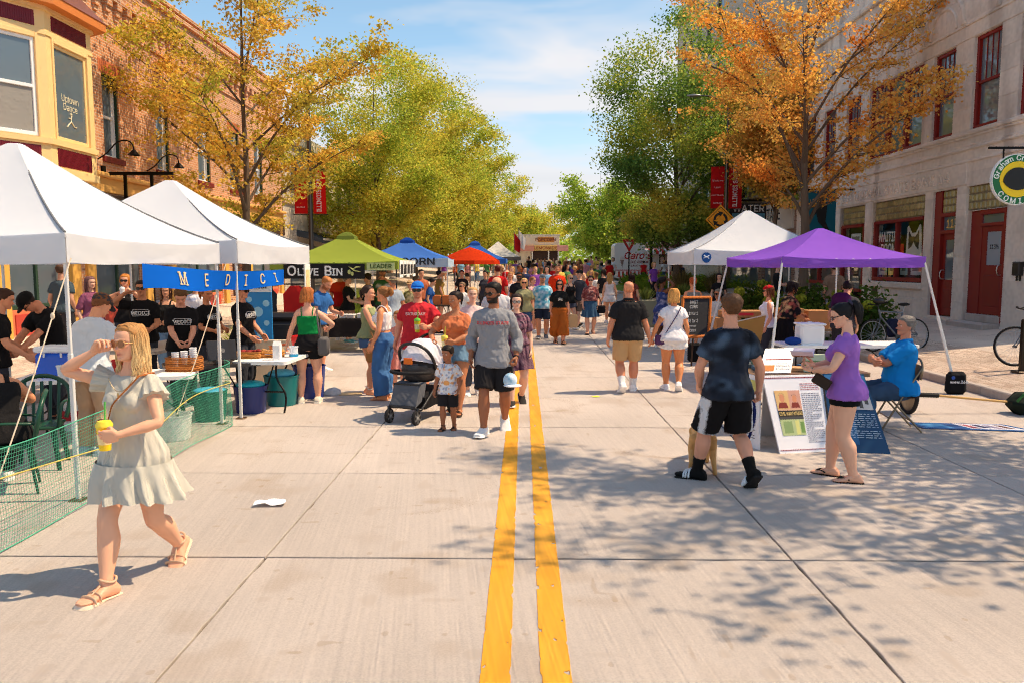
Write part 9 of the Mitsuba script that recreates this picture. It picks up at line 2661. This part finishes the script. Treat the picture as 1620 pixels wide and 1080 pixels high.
p.body().scalp(lambda q: p.hairline(q,front=.80,thick=.04),(120,74,46)).locks((120,72,44),.6,90,seed=44).glasses((60,40,34))
p.scalp(lambda q: np.where((q[:,2] > .66 + .25 * (.3 - q[:,1])) ,.075,-.05),(196,24,36),part='headscarf',bsdf='cloth',noise=.03,var=.1)
p.top((236,234,238),hem=.5,sleeve=0,neck=.80,infl=.018).bottoms((60,60,66),1.8,part='trousers').shoes()
p = PP('curly black-haired woman in a black dress with flowered sleeves under the purple tent',5.12,15.3,1.72,80,'f',(176,112,76),lean=14,LA=(-.05,.2,.6),RA=(.08,.2,.56))
p.body().scalp(lambda q: p.hairline(q,thick=.10,top=.14),(24,20,20),noise=.16,freq=16).locks((26,22,22),.6,110,wave=.07,seed=45,body=.08)
p.top((26,25,28),hem=.58,sleeve=.95,infl=.016,fn=patches([(206,170,120),(170,90,80)],24,(.56,.62)),sl_infl=.024).skirt((22,21,24),.61,.29,.03).shoes((30,26,26),(40,34,30),'sandal')
p = PP('person with a purple-black rucksack bending at the right of the box table',6.0,14.75,1.76,35,'m',TAN,lean=30)
p.body().short((30,24,22),.07,.09).top((60,60,64),sleeve=.65,infl=.02).bottoms((50,48,54),1.9,part='trousers').shoes()
k = thing('backpack','purple and black backpack worn by the bending person under the purple tent','bag')
bm = box(-.17,.17,-.26,-.08,-.12,.34,.08)
put(f'{k}__body',M(bm.v @ p.R.T + p.pt(p.tor(np.array([[0,-.05,.66]]))[0]),bm.f),'cloth',40,C(70,30,74))
bm = box(-.12,.12,-.31,-.25,-.08,.14,.04)
put(f'{k}__pocket',M(bm.v @ p.R.T + p.pt(p.tor(np.array([[0,-.05,.66]]))[0]),bm.f),'cloth',40,C(36,28,40))
# ---- the far crowd: each person a mesh group of their own, no two dressed alike
TOPS = (('red',(200,34,34)),('white',(230,226,222)),('black',(34,33,35)),('navy',(40,52,90)),('purple',(130,70,160)),('orange',(224,100,40)),('pale blue',(130,176,210)),('pink',(226,150,160)),('yellow',(222,190,90)),('green',(80,130,80)),('grey',(140,140,144)),('peach',(232,180,140)))
BOTS = (('dark shorts',(46,46,52),.85),('blue jeans',(70,100,140),1.9),('khaki shorts',(190,156,112),.85),('white shorts',(226,224,220),.4),('black trousers',(34,33,36),1.9),('grey shorts',(120,120,124),.85))
g = np.random.default_rng(77)
spots = []
for n_,(ya,yb,pa,pb) in ((15,(29,36,795,960)),(22,(38,50,806,968)),(27,(52,66,830,985)),(8,(46,58,700,800))):
 for i in range(n_):
  y = g.uniform(ya,yb)
  px = pa + (pb - pa) * (i + g.uniform(.15,.85)) / n_
  spots.append(((px - 828) / 1240 * y,y))
for (x,y) in ((8.6,56.5),(10.2,57.5),(10.9,57),(9.4,47.0),(6.2,37.5)):
 spots.append((x,y))
for i,(x,y) in enumerate(spots):
 t_,b_ = TOPS[i % 12],BOTS[(i // 12 + i) % 6]
 hn,hc = (('dark-haired',(44,32,28)),('fair-haired',(196,150,96)),('brown-haired',(104,70,48)))[(i * 7 + i // 12) % 3]
 sx_ = 'f' if g.random() < .5 else 'm'
 away = g.random() < .45
 side_ = 'left in' if x < -.5 else 'amid' if x < 2.6 else 'right in'
 near = 'nearer crowd' if y < 37 else 'far crowd' if y < 51 else 'farthest crowd'
 f_ = (0 if away else 180) + g.uniform(-45,45)
 q = PP(f'{hn} person in {t_[0]} top and {b_[0]}, {"walking away" if away else "facing us"}, {side_} {near}',x,y,g.uniform(1.58,1.84),f_,sx_,(FAIR,TAN,BROWN,PALE)[int(g.integers(0,4))],2,wt=g.uniform(.98,1.2),**walk(g.uniform(.03,.13),g.random() < .5))
 q.body(eyes=False)
 q.scalp(lambda z: q.hairline(z,thick=.05),hc)
 if sx_ == 'f':
  q.locks(hc,.6,seed=i)
 q.top(t_[1],sleeve=.6 if i % 5 else 0.0,infl=.02,neck=.82 if i % 5 else .79)
 q.bottoms(b_[1],b_[2],infl=.016)
 if b_[2] < 1:
  q.shoes((200,198,194))
